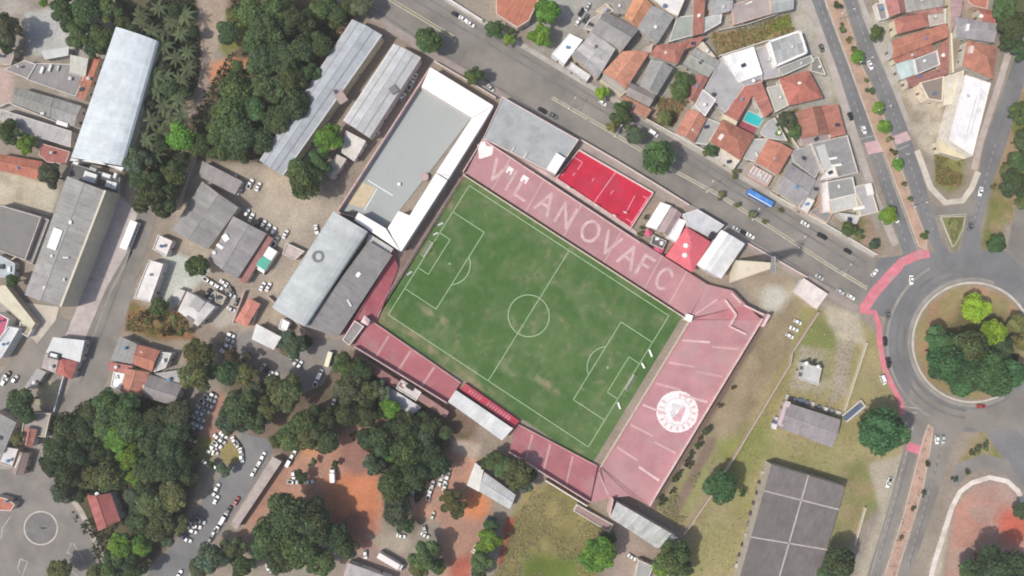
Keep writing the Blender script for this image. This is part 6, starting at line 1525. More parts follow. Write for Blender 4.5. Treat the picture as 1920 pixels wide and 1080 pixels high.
def crown_mesh(seed, nl, nlobes, flat=.62, loose=.0, leaf=.075):
    """crown of radius 1: leaf faces spread over and inside many uneven lobes"""
    rs = np.random.RandomState(seed)
    lobes = []
    sq = rs.uniform(.82, 1.0); ang = rs.uniform(0, 6.28)
    for i in range(nlobes):
        r = math.sqrt(rs.rand()) * .74; a = rs.rand() * 6.283 + i * 2.4
        x, y = r * math.cos(a), r * math.sin(a) * sq
        z = (1 - r * r) * flat * rs.uniform(.5, 1.0) - .12
        lobes.append((x * math.cos(ang) - y * math.sin(ang), x * math.sin(ang) + y * math.cos(ang), z, rs.uniform(.20, .40) * (1 - .25 * r), rs.uniform(.68, 1.32), rs.uniform(.9, 1.12)))
    wts = np.array([l[3] ** 2 for l in lobes]); wts /= wts.sum()
    which = rs.choice(len(lobes), nl, p=wts)
    L = np.array(lobes)[which]
    d = rs.normal(size=(nl, 3)); d[:, 2] = np.abs(d[:, 2]) * 1.1 - .35; d /= np.linalg.norm(d, axis=1)[:, None]
    rad = L[:, 3] * (rs.uniform(.45, 1.0, nl) ** .45 + loose * rs.uniform(0, .5, nl))
    c = L[:, :3] + d * rad[:, None] * np.array([1, 1, .8])
    nrm = d * .75 + rs.normal(size=(nl, 3)) * .45 + np.array([0, 0, .25]); nrm /= np.linalg.norm(nrm, axis=1)[:, None]
    t = np.cross(nrm, rs.normal(size=(nl, 3))); t /= np.linalg.norm(t, axis=1)[:, None] + 1e-9
    bt = np.cross(nrm, t)
    s = leaf * rs.uniform(.6, 1.35, nl)[:, None]; s2 = s * rs.uniform(.5, .9, nl)[:, None]
    v = np.stack([c - t * s, c - bt * s2, c + t * s, c + bt * s2], 1).reshape(-1, 3)
    me = bpy.data.meshes.new('crown')
    f = np.arange(nl * 4).reshape(-1, 4)
    me.from_pydata(v.tolist(), [], f.tolist())
    tint = (L[:, 4] * rs.uniform(.8, 1.2, nl))[:, None] * np.stack([L[:, 5], np.ones(nl), 2 - L[:, 5]], 1)
    at = me.color_attributes.new('Tint', 'FLOAT_COLOR', 'CORNER')
    cc = np.ones((nl * 4, 4)); cc[:, :3] = np.repeat(tint, 4, 0)
    at.data.foreach_set('color', cc.ravel())
    me.materials.append(M['leaf'])
    return me

def trunk_mesh(seed):
    rs = random.Random(seed); mb = MB()
    mb.tube((0, 0, 0), (.02, .01, .45), .075, .055, 8); mb.tube((.02, .01, .45), (0, .02, .72), .055, .03, 7)
    for i in range(6):
        a = i * 1.05 + rs.uniform(-.3, .3); z = rs.uniform(.32, .6); l = rs.uniform(.35, .6)
        m_ = Vector((math.cos(a) * l * .55, math.sin(a) * l * .55, z + .16)); e = Vector((math.cos(a + .2) * l, math.sin(a + .2) * l, z + .30))
        mb.tube((.015, .01, z), m_, .034, .022, 5); mb.tube(m_, e, .022, .008, 5)
    return mb.mesh('trunk', M['trunk'])
CROWNS = [crown_mesh(100 + i, 6500, 17 + 3 * i, .45 + .05 * i, .12 + .06 * i, .062) for i in range(8)]
LOOSE = [crown_mesh(200 + i, 2600, 13, .6, .7, .06) for i in range(3)]
SMALL = [crown_mesh(300 + i, 900, 7, .7, .2, .14) for i in range(4)]
TRUNKS = [trunk_mesh(i) for i in range(4)]
KIND = {'D': ((.076, .116, .048), 'dark green tree'), 'M': ((.096, .155, .055), 'mid green tree'), 'B': ((.155, .285, .042), 'bright green tree'), 'O': ((.150, .165, .062), 'olive green tree'),
        'Y': ((.250, .400, .035), 'yellow-green tree'), 'G': ((.112, .145, .082), 'greyish green tree'), 'N': ((.130, .095, .055), 'brownish thin tree'), 'F': ((.068, .150, .055), 'deep green round tree')}
def hjit(c):
    k = random.uniform(.76, 1.30) if c[1] < .2 else random.uniform(.95, 1.2); g = random.uniform(-.14, .14)
    return (c[0] * k * (1 + g), c[1] * k, c[2] * k * (1 - g * .6))
def tree(px, py, r, k, kind='tree'):
    col, desc = KIND[k]
    R_ = r / PPM * 1.04
    hh = R_ * 1.0 + (1.6 if r > 11 else .3)
    c = P(px, py, hh)
    o = empty('tree' if r > 11 else 'shrub', (c.x, c.y, 0), random.uniform(0, 6.28))
    cr = link('crown', random.choice(SMALL if r <= 12 else (LOOSE if k == 'N' else CROWNS)), o, hjit(col))
    sc = R_ * random.uniform(.96, 1.06); cr.location = (0, 0, hh - .1 * R_); cr.scale = (sc, sc * random.uniform(.9, 1.1), sc * random.uniform(.85, 1.1))
    cr.rotation_euler = (random.uniform(-.12, .12), random.uniform(-.12, .12), 0)
    t = link('trunk', random.choice(TRUNKS), o); th = hh + .25 * R_; t.scale = (R_ * .9, R_ * .9, th)
    if r <= 11: desc = desc.replace('tree', 'shrub')
    later(o, desc, 'tree' if r > 11 else 'shrub', (px, py), 'trees of the neighbourhood' if r > 11 else 'shrubs along the roads and yards')
    return o
TREES = """
12 52 30 G;8 85 20 D;120 2 26 M;125 35 27 M;165 18 32 M;203 18 27 M;150 62 30 M;188 66 26 M;178 92 20 D;228 40 18 D;205 95 14 D;82 5 10 B
340 258 28 B;372 272 26 M;430 62 24 D;470 25 32 M;505 55 32 D;520 15 28 M;560 40 32 D;600 18 30 M;630 32 24 D;570 90 32 D;530 108 34 D;490 118 30 D;545 150 34 D;500 168 36 D;600 85 26 D;555 200 30 D;520 225 32 D;478 205 34 M;448 172 34 M;432 215 36 M;405 250 32 M;450 255 34 D;490 262 26 D;415 285 24 M;452 288 22 D;580 140 26 D;478 78 24 M;445 125 16 M;438 30 18 O
675 14 26 G;648 15 20 D;292 372 46 D;270 358 26 D;325 328 27 M;254 300 30 G;262 335 20 D;345 300 16 D;18 248 24 M;50 270 20 B;95 330 24 G;370 498 25 M;24 526 15 M
574 342 36 M;600 302 27 M;616 260 29 B;560 318 22 M;803 78 26 M;890 142 21 M;927 55 19 M;955 75 14 B;1024 28 30 B;1012 68 24 B;958 60 9 M
1130 174 15 Y;1167 210 24 M;1150 236 14 O;1282 150 20 M;1274 170 18 M;1245 222 15 O;1192 256 20 G;1176 244 12 D;1233 297 34 F;1334 282 13 D;1350 270 9 D;1378 325 10 O;1350 366 10 O;1381 383 8 O;1411 401 11 O;1434 415 6 O;1320 288 7 O
1590 430 17 M;1610 440 11 M;1640 455 13 G;1665 405 18 B;1682 308 13 B;1694 346 7 O;1706 374 7 M;1733 442 10 M;1870 452 22 F;1905 300 26 M;1900 345 28 D;1918 262 22 D;1888 318 14 O;1915 210 26 M;1917 380 14 M
1570 10 10 M;1580 52 9 M;1592 75 7 O;1607 107 13 B;1632 170 9 M;1645 203 13 B;1657 238 14 B;1668 262 8 O;1643 62 16 M;1890 14 30 M;1905 50 30 D;1888 80 18 D;1915 92 20 M;1872 28 14 D;1476 224 18 G;1490 246 15 M;1462 234 10 M;1460 248 10 B;1676 285 9 O;1600 92 6 O;1624 150 6 O
1828 578 29 Y;1860 622 29 Y;1765 636 32 F;1775 680 36 F;1812 652 36 D;1818 695 36 F;1850 700 40 F;1893 695 36 F;1880 655 24 D;1905 610 22 O;1755 660 24 F;1800 720 26 F;1870 722 26 F;1912 640 18 O
1652 808 46 F;1625 800 20 D;1678 795 18 M;1570 1055 36 D;1545 1075 22 M;1868 1062 46 D;1820 1075 26 M;1908 1080 34 D;1915 958 16 D;1740 870 6 D;1731 926 6 D;1713 955 6 D;1690 1010 5 O;1835 845 9 O;1850 838 9 M;1822 850 7 O;1815 885 6 D;1790 898 7 D;1862 350 7 O
1350 912 33 F;1390 922 9 M;1122 1040 36 B;1140 1010 18 M;1262 1045 36 M;1240 1062 20 B;1285 1062 20 D;930 866 24 D;945 872 26 M;970 888 32 O;985 905 20 G;910 872 14 D;995 890 14 D;852 950 28 O;840 930 16 O;915 1015 25 B;925 985 18 M;905 1048 22 M;898 1072 18 D;800 1042 33 M;785 1068 22 O;822 1062 16 M
650 685 30 M;680 695 28 D;655 730 32 G;688 730 28 O;715 735 22 G;727 772 24 B;690 772 30 D;760 800 32 D;655 775 26 D;800 795 28 D;720 825 33 D;762 842 33 M;800 848 28 D;732 852 14 B;740 905 33 M;778 888 34 D;745 955 30 G;735 930 20 M;822 870 24 D;700 870 22 G;790 820 26 G;690 820 22 D;760 985 20 D;835 810 14 D
538 958 44 D;590 980 40 D;560 1020 42 M;508 1000 34 M;625 1000 32 D;650 1025 24 D;600 1052 30 M;530 1050 28 D;490 1030 22 M;545 820 28 M;580 812 30 O;612 828 27 D;520 825 16 M;565 893 13 D;585 866 10 M
548 645 28 G;575 640 14 D;532 733 38 O;500 765 26 O;572 790 32 M;452 760 34 D;470 735 24 G;435 790 28 G;485 790 26 D;610 780 24 D;372 662 32 O;368 704 34 O;395 690 22 M;300 575 18 M;440 668 20 N;465 668 12 N;325 600 12 O;280 600 12 O;310 622 10 N;262 590 9 N;345 622 12 O;430 700 24 D;462 700 24 O
335 775 30 G;205 755 30 M;240 762 28 M;175 772 24 D;132 800 27 D;165 806 30 D;205 800 32 M;250 800 34 M;292 790 32 D;332 806 26 D;110 838 30 D;100 868 28 D;150 850 30 D;190 850 28 D;226 828 36 B;246 856 28 B;290 830 34 D;320 838 30 D;134 826 11 Y;132 888 28 D;165 895 26 O;122 918 24 G;208 890 28 O;245 890 22 B;280 880 32 D;312 880 30 D;345 862 20 D;252 930 20 G;290 938 34 O;325 930 34 O;350 900 22 D;266 972 28 D;300 985 32 O;336 984 22 O;225 1022 27 B;266 1022 22 B;210 1062 30 M;250 1064 26 D;186 1074 20 O;150 930 18 D;270 910 20 D;310 1010 18 G
112 1070 24 O;400 1045 32 G;438 1030 26 O;372 1065 22 G;455 1062 24 M;42 752 30 D;52 780 16 D;34 822 14 O;420 880 15 G;395 872 10 M;630 870 9 D;1222 478 7 M;1200 440 7 O;1205 425 6 O;1212 408 6 O;1540 395 6 D;1462 395 6 O;1324 806 10 D;1314 822 7 N;1309 836 9 D;1297 851 6 D;1292 870 10 N;1274 889 7 D;1266 899 9 D;1260 921 6 N;1240 940 9 D;1350 760 6 N;1375 728 5 N;250 62 17 D;302 128 17 G;322 168 18 D;275 192 16 G;303 270 18 D;346 176 15 D;284 88 14 G;330 20 16 D;362 60 14 D"""
for row in TREES.strip().replace('\n', ';').split(';'):  # dark shrubs by the east rear wall are added in place of its shade
    a = row.split(); tree(float(a[0]), float(a[1]), float(a[2]), a[3])

# feathery palms right of the vaulted warehouse
def frond():
    mb = MB(); n = 7; pts = []
    for i in range(n + 1):
        t = i / n; pts.append(Vector((t * 1.0, 0, .30 * t - .62 * t * t)))
    for i in range(n):
        t = (i + .5) / n; w = .13 * math.sin(math.pi * min(1, .15 + t * .85)) + .02
        for sg in (-1, 1):
            for k in range(2):
                a = lerp(pts[i], pts[i + 1], k / 2 + .02); b_ = lerp(pts[i], pts[i + 1], k / 2 + .36)
                tip = a + Vector((.10, sg * w, -.07)); tip2 = b_ + Vector((.10, sg * w * .96, -.07))
                mb.face([a, b_, tip2, tip], col=(1.0 + .25 * sg, 1.0 + .2 * sg, 1.0))
    mb.tube(pts[0], pts[3], .014, .008, 4)
    return mb.mesh('frond', M['leaf'])
FR = frond()
ptm = MB(); ptm.tube((0, 0, 0), (.02, 0, .5), .035, .026, 7); ptm.tube((.02, 0, .5), (0, 0, 1), .026, .02, 7); PTRUNK = ptm.mesh('trunk', M['trunk'])
for i, (px, py) in enumerate([(262, 28), (298, 14), (320, 40), (284, 58), (338, 62), (308, 84), (346, 28), (330, 108), (300, 112), (350, 96), (312, 142), (338, 148), (296, 168), (306, 196), (332, 186), (318, 222), (284, 224), (340, 214), (272, 262), (302, 250), (290, 288), (326, 252), (264, 44), (352, 130), (312, 60), (290, 142)]):
    r = random.uniform(17, 24) / PPM; h = random.uniform(5, 8)
    c = P(px, py, h)
    o = empty('palm_tree', (c.x, c.y, 0), random.uniform(0, 6.28))
    t = link('trunk', PTRUNK, o); t.scale = (7, 7, h)
    cl_ = jit((.135, .175, .085), .2); nf = 9
    for k in range(nf):
        f = link('frond', FR, o, jit(cl_, .2)); f.location = (0, 0, h); f.scale = (r * random.uniform(.8, 1.1),) * 2 + (r * .8,)
        f.rotation_euler = (0, random.uniform(-.35, .15), k * 2 * math.pi / nf + random.uniform(-.2, .2))
    later(o, 'feathery green palm', 'palm', (px, py), 'palms right of the vaulted warehouse')

# undergrowth, weeds and straw: nobody could count these
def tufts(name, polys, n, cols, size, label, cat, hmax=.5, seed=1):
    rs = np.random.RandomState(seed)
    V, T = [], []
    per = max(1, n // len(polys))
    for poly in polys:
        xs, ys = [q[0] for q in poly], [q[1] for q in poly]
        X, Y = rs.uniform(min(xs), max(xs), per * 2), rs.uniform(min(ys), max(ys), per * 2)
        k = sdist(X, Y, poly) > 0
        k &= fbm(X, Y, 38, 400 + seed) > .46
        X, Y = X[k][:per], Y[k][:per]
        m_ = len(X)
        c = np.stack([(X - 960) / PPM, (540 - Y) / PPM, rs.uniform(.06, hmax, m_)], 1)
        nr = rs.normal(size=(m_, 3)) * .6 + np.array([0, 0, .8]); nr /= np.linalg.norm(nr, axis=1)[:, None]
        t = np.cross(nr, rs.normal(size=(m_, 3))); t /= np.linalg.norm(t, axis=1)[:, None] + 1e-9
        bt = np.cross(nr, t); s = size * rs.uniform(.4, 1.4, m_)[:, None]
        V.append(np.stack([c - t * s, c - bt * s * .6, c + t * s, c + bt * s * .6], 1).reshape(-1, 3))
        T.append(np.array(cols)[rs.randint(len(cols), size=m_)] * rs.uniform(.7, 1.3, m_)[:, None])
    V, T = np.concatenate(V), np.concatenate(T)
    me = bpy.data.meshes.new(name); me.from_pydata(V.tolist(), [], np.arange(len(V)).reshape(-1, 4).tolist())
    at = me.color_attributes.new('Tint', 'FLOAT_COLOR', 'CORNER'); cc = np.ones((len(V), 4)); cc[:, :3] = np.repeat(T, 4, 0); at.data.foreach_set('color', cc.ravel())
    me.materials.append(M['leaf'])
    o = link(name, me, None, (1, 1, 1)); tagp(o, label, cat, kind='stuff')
tufts('dry_grass', [[(1500, 600), (1600, 620), (1690, 800), (1600, 900), (1580, 1080), (1300, 1080), (1290, 1000), (1480, 690)], [(1000, 920), (1110, 950), (1140, 1000), (1100, 1090), (930, 1090), (950, 1000)], [(1230, 950), (1340, 860), (1300, 960), (1270, 985)]],
      16000, [(.30, .27, .14), (.24, .24, .11), (.36, .31, .18)], .38, 'dry straw-coloured grass tufts on the fields right of and below the stadium', 'grass', .12, 3)
tufts('weeds', [[(1330, 62), (1480, 25), (1490, 58), (1345, 105)], [(1225, 180), (1290, 190), (1260, 240), (1215, 230)], [(1752, 290), (1810, 298), (1800, 350), (1755, 345)], [(245, 565), (345, 590), (365, 635), (235, 620)], [(1445, 220), (1495, 205), (1500, 260), (1480, 275)]],
      7000, [(.16, .17, .06), (.26, .20, .09), (.34, .17, .09), (.14, .17, .05)], .45, 'rusty and green weeds on the overgrown lots between houses', 'weeds', .6, 4)
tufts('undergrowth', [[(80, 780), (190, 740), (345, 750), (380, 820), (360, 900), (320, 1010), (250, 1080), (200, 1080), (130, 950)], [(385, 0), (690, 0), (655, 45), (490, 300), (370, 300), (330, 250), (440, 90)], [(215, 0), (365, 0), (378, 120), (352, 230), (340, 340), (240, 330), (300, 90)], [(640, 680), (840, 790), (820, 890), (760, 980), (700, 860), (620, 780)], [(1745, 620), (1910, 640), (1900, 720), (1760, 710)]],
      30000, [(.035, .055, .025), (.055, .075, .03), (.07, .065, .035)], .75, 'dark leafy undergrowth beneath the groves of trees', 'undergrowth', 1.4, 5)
tufts('roadside_grass', [[(1545, 0), (1640, 255), (1720, 455), (1735, 460), (1680, 285), (1580, 0)], [(1035, 181), (1350, 364), (1626, 538), (1630, 544), (1350, 370), (1035, 187)], [(1765, 408), (1808, 407), (1788, 458)], [(1740, 800), (1745, 840), (1709, 990), (1662, 1150), (1640, 1150), (1692, 970)]],
      3500, [(.20, .20, .08), (.28, .22, .12), (.13, .17, .05)], .4, 'short scruffy grass growing along the road medians', 'grass', .45, 6)
# ------------------------------------------------------------------ vehicles
def loft(mb, secs, mi=0):
    """secs: list of (x, half width, z low, z high); rounded box sections joined along x"""
    rings = []
    for x, w, z0, z1 in secs:
        c = min(.14, w * .3)
        rings.append([(x, -w, z0), (x, w, z0), (x, w, z1 - c), (x, w - c, z1), (x, -w + c, z1), (x, -w, z1 - c)])
    for a, b_ in zip(rings, rings[1:]):
        for i in range(6):
            j = (i + 1) % 6; mb.face([a[i], a[j], b_[j], b_[i]][::-1], mi)
    mb.face(rings[0], mi); mb.face(rings[-1][::-1], mi)

def quad_panel(pts, off, th=.02):
    """thin glass panel laid proud of a body face"""
    p_ = [Vector(q) for q in pts]; n = (p_[1] - p_[0]).cross(p_[2] - p_[0]).normalized()
    c = sum(p_, Vector()) / 4
    if n.dot(c - Vector((c.x * .6, 0, .9))) < 0: n = -n
    mb = MB(); lo = [q + n * (off - .01) for q in p_]; hi = [q + n * (off + th) for q in p_]
    mb.hexa(lo + hi); return mb
WHEEL = MB(); WHEEL.tube((0, -.1, 0), (0, .1, 0), .32, .32, 12); WHEEL = WHEEL.mesh('wheel', M['dark'])
def car_kind(L, W, H, kind):
    mb = MB(); h = L / 2; w = W / 2
    hood = .92 if kind != 'van' else 1.05
    loft(mb, [(-h, w * .82, .35, .72 if kind != 'van' else 1.2), (-h + .18, w * .96, .24, .95), (-h * .45, w, .22, .98), (h * .35, w, .22, hood), (h - .35, w * .94, .24, .80), (h, w * .76, .32, .60)])
    if kind == 'hatch': c = dict(b0=-h * .93, b1=h * .40, t0=-h * .72, t1=h * .06)
    elif kind == 'sedan': c = dict(b0=-h * .66, b1=h * .42, t0=-h * .40, t1=h * .08)
    elif kind == 'pickup': c = dict(b0=-h * .12, b1=h * .48, t0=-h * .04, t1=h * .22)
    else: c = dict(b0=-h * .98, b1=h * .66, t0=-h * .94, t1=h * .36)
    zb, wb, wt = .93, w * .92, w * .74 if kind != 'van' else w * .86
    B0 = [(c['b0'], -wb, zb), (c['b1'], -wb, zb), (c['b1'], wb, zb), (c['b0'], wb, zb)]
    T0 = [(c['t0'], -wt, H), (c['t1'], -wt, H), (c['t1'], wt, H), (c['t0'], wt, H)]
    mb.hexa(B0 + T0)
    if kind == 'pickup':
        mb.box((-h * .56, 0, 1.02), (h * .80, W * .98, .12))
    body = mb.mesh('body', M['car'])
    sh = lambda a, b_, t: tuple(lerp(a, b_, t))
    def inner(q, k=.12):
        ctr = sum((Vector(v) for v in q), Vector()) / 4
        return [tuple(lerp(v, ctr, k)) for v in q]
    parts = [('windscreen', quad_panel(inner([B0[1], B0[2], T0[2], T0[1]], .08), .012)), ('rear_window', quad_panel(inner([B0[3], B0[0], T0[0], T0[3]], .14), .012))]
    parts += [('side_window', quad_panel(inner([B0[0], B0[1], T0[1], T0[0]], .14), .012)), ('side_window', quad_panel(inner([B0[2], B0[3], T0[3], T0[2]], .14), .012))]
    if kind == 'pickup':
        m_ = MB(); m_.box((-h * .56, 0, 1.09), (h * .68, W * .78, .03)); parts.append(('cargo_bed', m_))
    return body, [(n, m_.mesh(n, M['glass'])) for n, m_ in parts], (h * .60, w * .92)
CK = {'hatch': car_kind(4.1, 1.75, 1.47, 'hatch'), 'sedan': car_kind(4.5, 1.78, 1.44, 'sedan'), 'pickup': car_kind(5.2, 1.9, 1.75, 'pickup'), 'van': car_kind(5.0, 1.95, 2.0, 'van')}
CC = {'W': ((.80, .80, .79), 'white'), 'S': ((.50, .51, .52), 'silver'), 'G': ((.13, .135, .14), 'grey'), 'K': ((.022, .022, .025), 'black'), 'R': ((.34, .03, .03), 'red'), 'B': ((.05, .10, .25), 'blue'), 'C': ((.58, .54, .42), 'cream')}
def car(px, py, dx, dy, colk, kind=None, where='', wheels=True):
    kind = kind or random.choice(['hatch', 'hatch', 'sedan', 'hatch', 'sedan', 'pickup'])
    body, parts, (wx, wy) = CK[kind]
    c = P(px, py, .8)
    zr = .12
    o = empty('car' if kind != 'van' else 'van', (c.x, c.y, zr), math.atan2(-dy, dx) + random.uniform(-.05, .05))
    col, cn = CC[colk]
    link('body', body, o, jit(col, .06))
    for n_, me_ in parts: link(n_, me_, o)
    for sx in (-1, 1):
        for sy in (-1, 1):
            wl = link('wheel', WHEEL, o); wl.location = (sx * wx, sy * wy, .32)
    o.scale = (.93, .93, .93)
    ty = {'hatch': 'hatchback', 'sedan': 'saloon', 'pickup': 'pickup', 'van': 'van'}[kind]
    later(o, '%s %s%s' % (cn, ty, ' ' + where if where else ''), 'van' if kind == 'van' else 'car', (px, py), 'parked and driving cars')
# direction of a car on: the yard (up right), the avenue, the boulevard ...
UR = (.53, -.85); AV = (.86, .51); BV = (.36, .93); SB = (-.27, .96)
def cars(txt, d, where):
    for row in txt.split(';'):
        a = row.split(); dd = (float(a[4]), float(a[5])) if len(a) > 5 else d
        car(float(a[0]), float(a[1]), dd[0], dd[1], a[2], a[3] if len(a) > 3 and a[3] != '-' else None, where)
YD = (.45, -.89)
cars('469 345 W;484 350 W;445 353 W - .9 .45;440 360 W - .9 .45;439 334 S;463 399 W;471 408 W;494 420 W;503 427 W;513 433 W;535 439 W;516 453 W;593 430 W - .2 .9;492 537 W;503 538 W;477 430 K;485 416 K', YD, 'in the earth yard')
cars('390 526 W - .85 .5;400 532 W - .85 .5;410 538 W - .85 .5;420 530 W - .85 .5;426 537 S - .85 .5;434 545 K - .5 .8;390 549 K;396 558 W;402 550 G;433 553 S - .9 .5;444 566 K;434 580 S - .9 .4;433 628 W - .9 .45;431 638 S - .9 .45;428 649 W - .9 .45;421 660 W - .9 .45', (.5, -.85), 'in the packed lot')
cars('554 679 S;562 684 W;548 670 G;493 689 C;498 697 K;507 703 W;515 707 W;593 716 W - .3 -.95;636 740 C - .8 .5;625 756 W - .3 -.95;482 748 W - .8 .6;487 756 W - .8 .6', (.5, -.85), 'at the stadium gate')
car(600, 702, .4, -.92, 'W', 'van', 'at the stadium gate')
cars('400 741 S;391 747 W;397 750 W;383 755 W;390 759 S;376 764 W;386 770 S;373 774 W;367 783 W;377 786 S;365 795 W;373 799 W;357 801 S;361 826 C;351 847 S', (.86, .5), 'in the double row')
cars('408 820 W;416 827 S;419 816 W;407 834 W;400 840 S;394 848 W;402 847 C;386 868 W;395 873 S;405 876 W;414 882 S;439 827 W - .5 .85;452 848 W - .2 .97;453 860 W - .2 .97;446 836 S - .5 .85', (.8, .5), 'around the circle')
cars('493 855 W;488 865 W;480 878 S;475 887 W;407 914 W;403 924 S;405 937 W;429 956 K;409 988 W;402 997 S;443 940 R;395 1010 G', (.5, -.86), 'on the dark road')
cars('361 981 S - .9 .4;368 986 W - .9 .4;356 989 S - .9 .4;362 996 W - .9 .4;376 977 S - .9 .4;344 1007 S - .9 .4;351 1012 W - .9 .4;336 1077 W - .5 -.86', (.9, .4), 'beside the woodland')
car(420, 971, .5, -.86, 'W', 'van', 'on the dark road'); 
cars('554 845 W;549 853 W;550 891 W - .1 1;549 904 W - 1 .1;579 904 W - .95 -.1;586 989 S - .6 -.7;502 1062 W - .1 1;511 1067 S - .3 -.9', (.5, -.86), 'near the red earth clearing')
car(542, 866, .5, -.86, 'W', 'van', 'near the red earth clearing')
cars('832 877 S;841 884 W;830 888 S;839 893 W;825 905 W;835 902 W;834 912 W;811 909 S;807 920 W;804 928 W;775 921 W - .3 -.95;811 967 C - .3 -.95;757 980 S - .2 -1;752 1005 W - .9 .2;797 1004 W - .8 .5;796 993 S - .2 1;807 834 W - .8 .5;685 1040 W - .1 1;890 1029 C - .4 -.9;922 975 B - .8 .4', (.25, -.97), 'by the red lane')
cars('855 27 K;868 35 W;882 45 W;1017 207 K;1037 217 G;1130 193 W;920 165 S - .6 .8;1510 420 W;1542 443 K;1590 471 K;1537 520 S;1596 557 W;1576 547 S;1382 430 S;1407 442 W;1394 436 K', AV, 'on the avenue')
cars('1090 22 K;1102 12 S;1098 34 G;1084 40 W', (.5, -.85), 'in the side yard')
car(1225, 250, AV[0], AV[1], 'W', 'van', 'on the avenue')
car(1640, 511, .7, -.7, 'W', 'hatch', 'on the avenue beside red crossing')
cars('777 145 W;770 160 W;755 181 W;705 252 W - .8 -.6;780 125 S', UR, 'beside the grey hall')
cars('1632 122 W;1620 243 W;1595 218 K;1681 410 W;1541 90 G', BV, 'on the boulevard')
cars('1839 359 W;1820 425 G', SB, 'on the right edge road')
cars('1709 525 W - .02 1;1660 640 K - .1 1;1666 680 K - .2 1;1665 591 G - .1 1;1840 762 R - 1 .05;1757 825 W;1768 824 S;1667 905 W - -.4 .9', (.1, 1), 'near the roundabout')
car(1656, 712, .42, .9, 'W', 'van', 'on the red cycle lane')
cars('1481 630 W;1489 617 W;1496 604 W', (.9, .45), 'parked in the dirt lane')
cars('1185 1045 W - .85 .5', AV, 'below the gate building')
cars('1442 495 G', AV, 'on the avenue pavement')
cars('28 711 S - .5 -.86;8 715 W - .6 -.8;12 705 K - .6 -.8', UR, 'on the far left street')

# buses and lorries
def long_vehicle(name, px, py, dx, dy, L, W, H, col, label, cat, cab=None, stripe=None, windows=True):
    c = P(px, py, H / 2); o = empty(name, (c.x, c.y, .1), math.atan2(-dy, dx)); tagp(o, label, cat)
    mb = MB(); x0_ = -L / 2; x1_ = L / 2 - (2.2 if cab else 0)
    loft(mb, [(x0_, W / 2 * .96, .5, H - .1), (x0_ + .25, W / 2, .4, H), (x1_ - .25, W / 2, .4, H), (x1_, W / 2 * .95, .5, H - .12)])
    mb.build('body' if not cab else 'cargo_box', M['car'], o, col)
    if cab:
        mb = MB(); loft(mb, [(x1_ + .15, W / 2 * .9, .45, 2.3), (x1_ + 1.2, W / 2 * .92, .4, 2.35), (L / 2, W / 2 * .88, .45, 1.5)]); mb.build('cab', M['car'], o, cab)
        mb = quad_panel([(x1_ + 1.35, -W * .38, 2.2), (x1_ + 1.35, W * .38, 2.2), (L / 2 - .1, W * .38, 1.6), (L / 2 - .1, -W * .38, 1.6)], .05); mb.build('windscreen', M['glass'], o)
    elif windows:
        for sg in (-1, 1):
            for k in range(6):
                mb = MB(); mb.box((x0_ + L * (k + .9) / 7.2, sg * W / 2, H * .64), (L / 8.6, .06, H * .26)); mb.build('window', M['glass'], o)
        mb = MB(); mb.box((L / 2 - .02, 0, H * .6), (.08, W * .8, H * .35)); mb.build('windscreen', M['glass'], o)
    for k, sx in enumerate((x0_ + L * .18, L / 2 - 1.3)):
        for sg in (-1, 1):
            wl = link('wheel', WHEEL, o); wl.location = (sx, sg * W / 2 * .92, .42); wl.scale = (1.4, 1.4, 1.4)
    if stripe:
        for n_, (sx, sy, lx, ly), cc_ in stripe:
            mb = MB(); mb.box((sx, sy, H + .06), (lx, ly, .14)); mb.build(n_, M['plain'], o, cc_)
    return o
long_vehicle('city_bus', 1424, 372, .87, .49, 12.2, 2.6, 3.2, (.055, .20, .55), 'blue city bus driving on the avenue', 'bus', stripe=[('lit_side_strip', (0, -1.1, 11.6, .35), (.72, .74, .76)), ('roof_unit', (-1.5, .2, 2.4, 1.3), (.09, .27, .62)), ('roof_unit', (3.0, .2, 1.6, 1.2), (.08, .25, .60))])  # pale strip on the roof edge paints the bus's sunlit white side
long_vehicle('coach', 245, 441, -.37, .93, 13.0, 3.4, 3.4, (.82, .81, .80), 'long white coach parked on the left street', 'bus', stripe=[('roof_unit', (2, 0, 2, 1.6), (.7, .7, .7))])
long_vehicle('articulated_trailer', 734, 1052, .86, .5, 12.8, 2.7, 3.4, (.70, .66, .64), 'long pale lorry trailer near the bottom edge', 'lorry', (.6, .58, .56))
long_vehicle('box_truck', 624, 890, -.05, -1, 6.4, 2.2, 2.9, (.80, .79, .78), 'white box truck on the red earth clearing', 'lorry', (.8, .8, .8))
long_vehicle('minibus', 617, 673, .28, -.96, 6.8, 2.1, 2.6, (.66, .63, .46), 'cream yellow minibus beside the green grove', 'bus')
tl = long_vehicle('curtain_lorry', 500, 489, -.55, .84, 12.4, 4.6, 3.6, (.78, .75, .72), 'white box trailer with teal tarpaulin in the earth yard', 'lorry', (.78, .78, .77))
mb = MB(); mb.box((1.2, 0, 3.66), (5.0, 4.7, .14)); mb.build('tarpaulin', surf('teal_tarpaulin', (.085, .36, .27), .12, .6, .1, .7), tl)
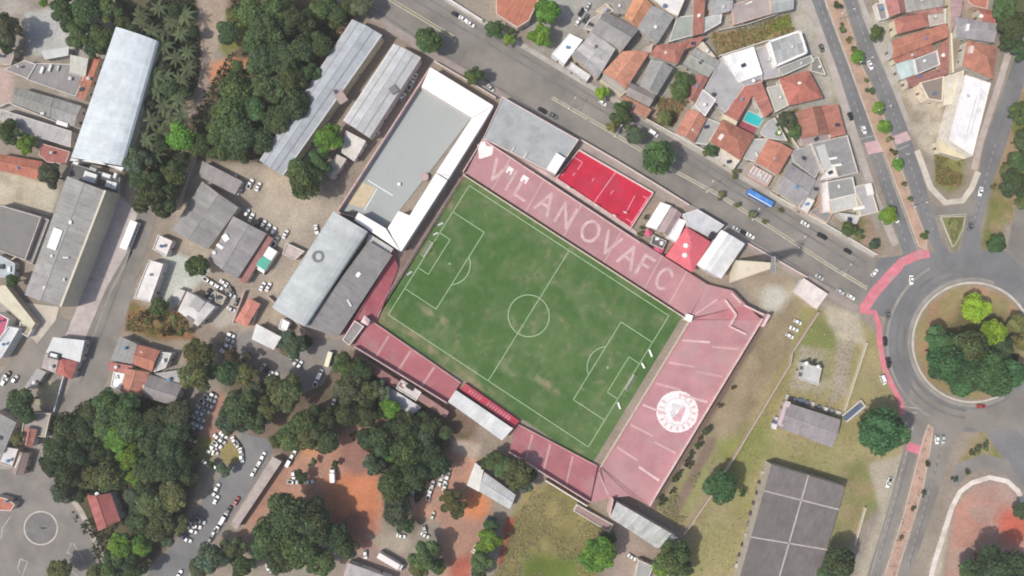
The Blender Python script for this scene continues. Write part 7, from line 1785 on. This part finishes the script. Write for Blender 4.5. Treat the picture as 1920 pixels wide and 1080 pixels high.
# ------------------------------------------------------------------ street lamps on the medians
def lamp(px, py, ang, label):
    c = P(px, py); o = empty('street_lamp', (c.x, c.y, .15), ang); tagp(o, label, 'street lamp', 'street lamps on the medians')
    mb = MB(); mb.tube((0, 0, 0), (0, 0, 8.5), .13, .08, 6); mb.build('post', fm, o)
    for sg in (-1, 1):
        mb = MB(); mb.tube((0, 0, 8.3), (0, sg * 2.4, 8.9), .07, .05, 5); mb.build('arm', fm, o)
        mb = MB(); mb.box((0, sg * 2.7, 8.9), (.35, .9, .16)); mb.build('lamp_head', M['plain'], o, (.6, .6, .58))
for i, nm in enumerate(('leftmost', 'second from left', 'third from left', 'fourth from left', 'fifth from left', 'sixth from left', 'rightmost')):
    k = (i + .35) / 7; lamp(1040 + 585 * k, 186 + 354 * k, math.atan2(-.52, .86), 'double-armed street lamp on the avenue median, %s' % nm)
for i, nm in enumerate(('topmost', 'second from top', 'third from top', 'fourth from top', 'lowest')):
    k = (i + .3) / 5; lamp(1562 + 165 * k, 10 + 440 * k, math.atan2(-.93, .36), 'double-armed street lamp on the boulevard median, %s' % nm)

# thin haze between the drone and the town
hz = MB(); hz.hexa([(-900, -700, -1), (900, -700, -1), (900, 700, -1), (-900, 700, -1), (-900, -700, ALT + 6), (900, -700, ALT + 6), (900, 700, ALT + 6), (-900, 700, ALT + 6)])
hm = bpy.data.materials.new('pale_haze'); hm.use_nodes = True; hn = hm.node_tree; hn.nodes.clear()
hv = hn.nodes.new('ShaderNodeVolumePrincipled'); hv.inputs['Color'].default_value = (.95, .945, .92, 1); hv.inputs['Density'].default_value = 0.00016
ho = hn.nodes.new('ShaderNodeOutputMaterial'); hn.links.new(hv.outputs[0], ho.inputs['Volume'])
tagp(hz.build('haze', hm), 'thin pale haze in the air over the whole town', 'haze', kind='stuff')

# ------------------------------------------------------------------ labels: which one it is, told by the landmark next to it
LAND = [('the football pitch', 991, 592), ('the red sports court', 1135, 350), ('the big roundabout', 1823, 642), ('the vaulted white warehouse', 215, 175), ('the grey warehouse', 120, 455), ('the curved hall roof', 600, 505),
        ('the very long hall', 600, 185), ('the white-roofed courtyard', 780, 300), ('the yard sheds', 420, 430), ('the white square house', 370, 578), ('the red gable houses', 265, 690), ('the painted circle', 77, 990),
        ('the red bungalow', 193, 958), ('the car park circle', 430, 850), ('the narrow beige shed', 482, 925), ('the red earth clearing', 660, 930), ('the covered stand', 900, 778), ('the gate building', 1205, 985),
        ('the big depot roof', 1490, 980), ('the workshop', 1520, 797), ('the pump house', 1520, 700), ('the blue bus', 1424, 372), ('the swimming pool', 1413, 223), ('the long white building', 1820, 215), ('the grey roof deck', 995, 255),
        ('the pylon', 1374, 508), ('the red tent roof', 1290, 468), ('the boulevard crossing', 1640, 275), ('the overgrown lot', 1410, 68), ('the large orange roof', 1172, 125), ('the long orange-red gable', 1724, 78), ('the cream pavement curve', 1785, 330),
        ('the stadium gate yard', 570, 690), ('the pale grey shed', 932, 920), ('the dirt circle', 1855, 960), ('the round emblem', 1270, 772), ('the long trailer', 734, 1052), ('the red southern crossing', 1716, 842), ('the olive trees', 370, 685)]
ORD = ['nearest', 'second nearest', 'third nearest', 'fourth nearest', 'fifth nearest', 'sixth nearest', 'seventh nearest', 'eighth nearest', 'ninth nearest', 'tenth nearest'] + ['%dth nearest' % i for i in range(11, 60)]
def side(dx, dy):
    a = math.degrees(math.atan2(-dy, dx)) % 360
    return ['right of', 'above right of', 'above', 'above left of', 'left of', 'below left of', 'below', 'below right of'][int((a + 22.5) // 45) % 8]
from collections import defaultdict
by = defaultdict(list)
for o, desc, px in PENDING: by[desc].append((o, px))
for desc, items in by.items():
    if len(items) == 1 and len(desc.split()) >= 4:
        items[0][0]['label'] = desc; continue
    g2 = defaultdict(list)
    for o, (x, y) in items:
        d, nm, lx, ly = min((math.hypot(x - l[1], y - l[2]), l[0], l[1], l[2]) for l in LAND)
        g2[(side(x - lx, y - ly) if d > 12 else 'beside', nm)].append((d, o))
    for (sd, nm), lst in g2.items():
        lst.sort(key=lambda t: t[0])
        for i, (d, o) in enumerate(lst):
            o['label'] = '%s %s %s' % (desc, sd, nm) + (', %s' % ORD[i] if len(lst) > 1 else '')
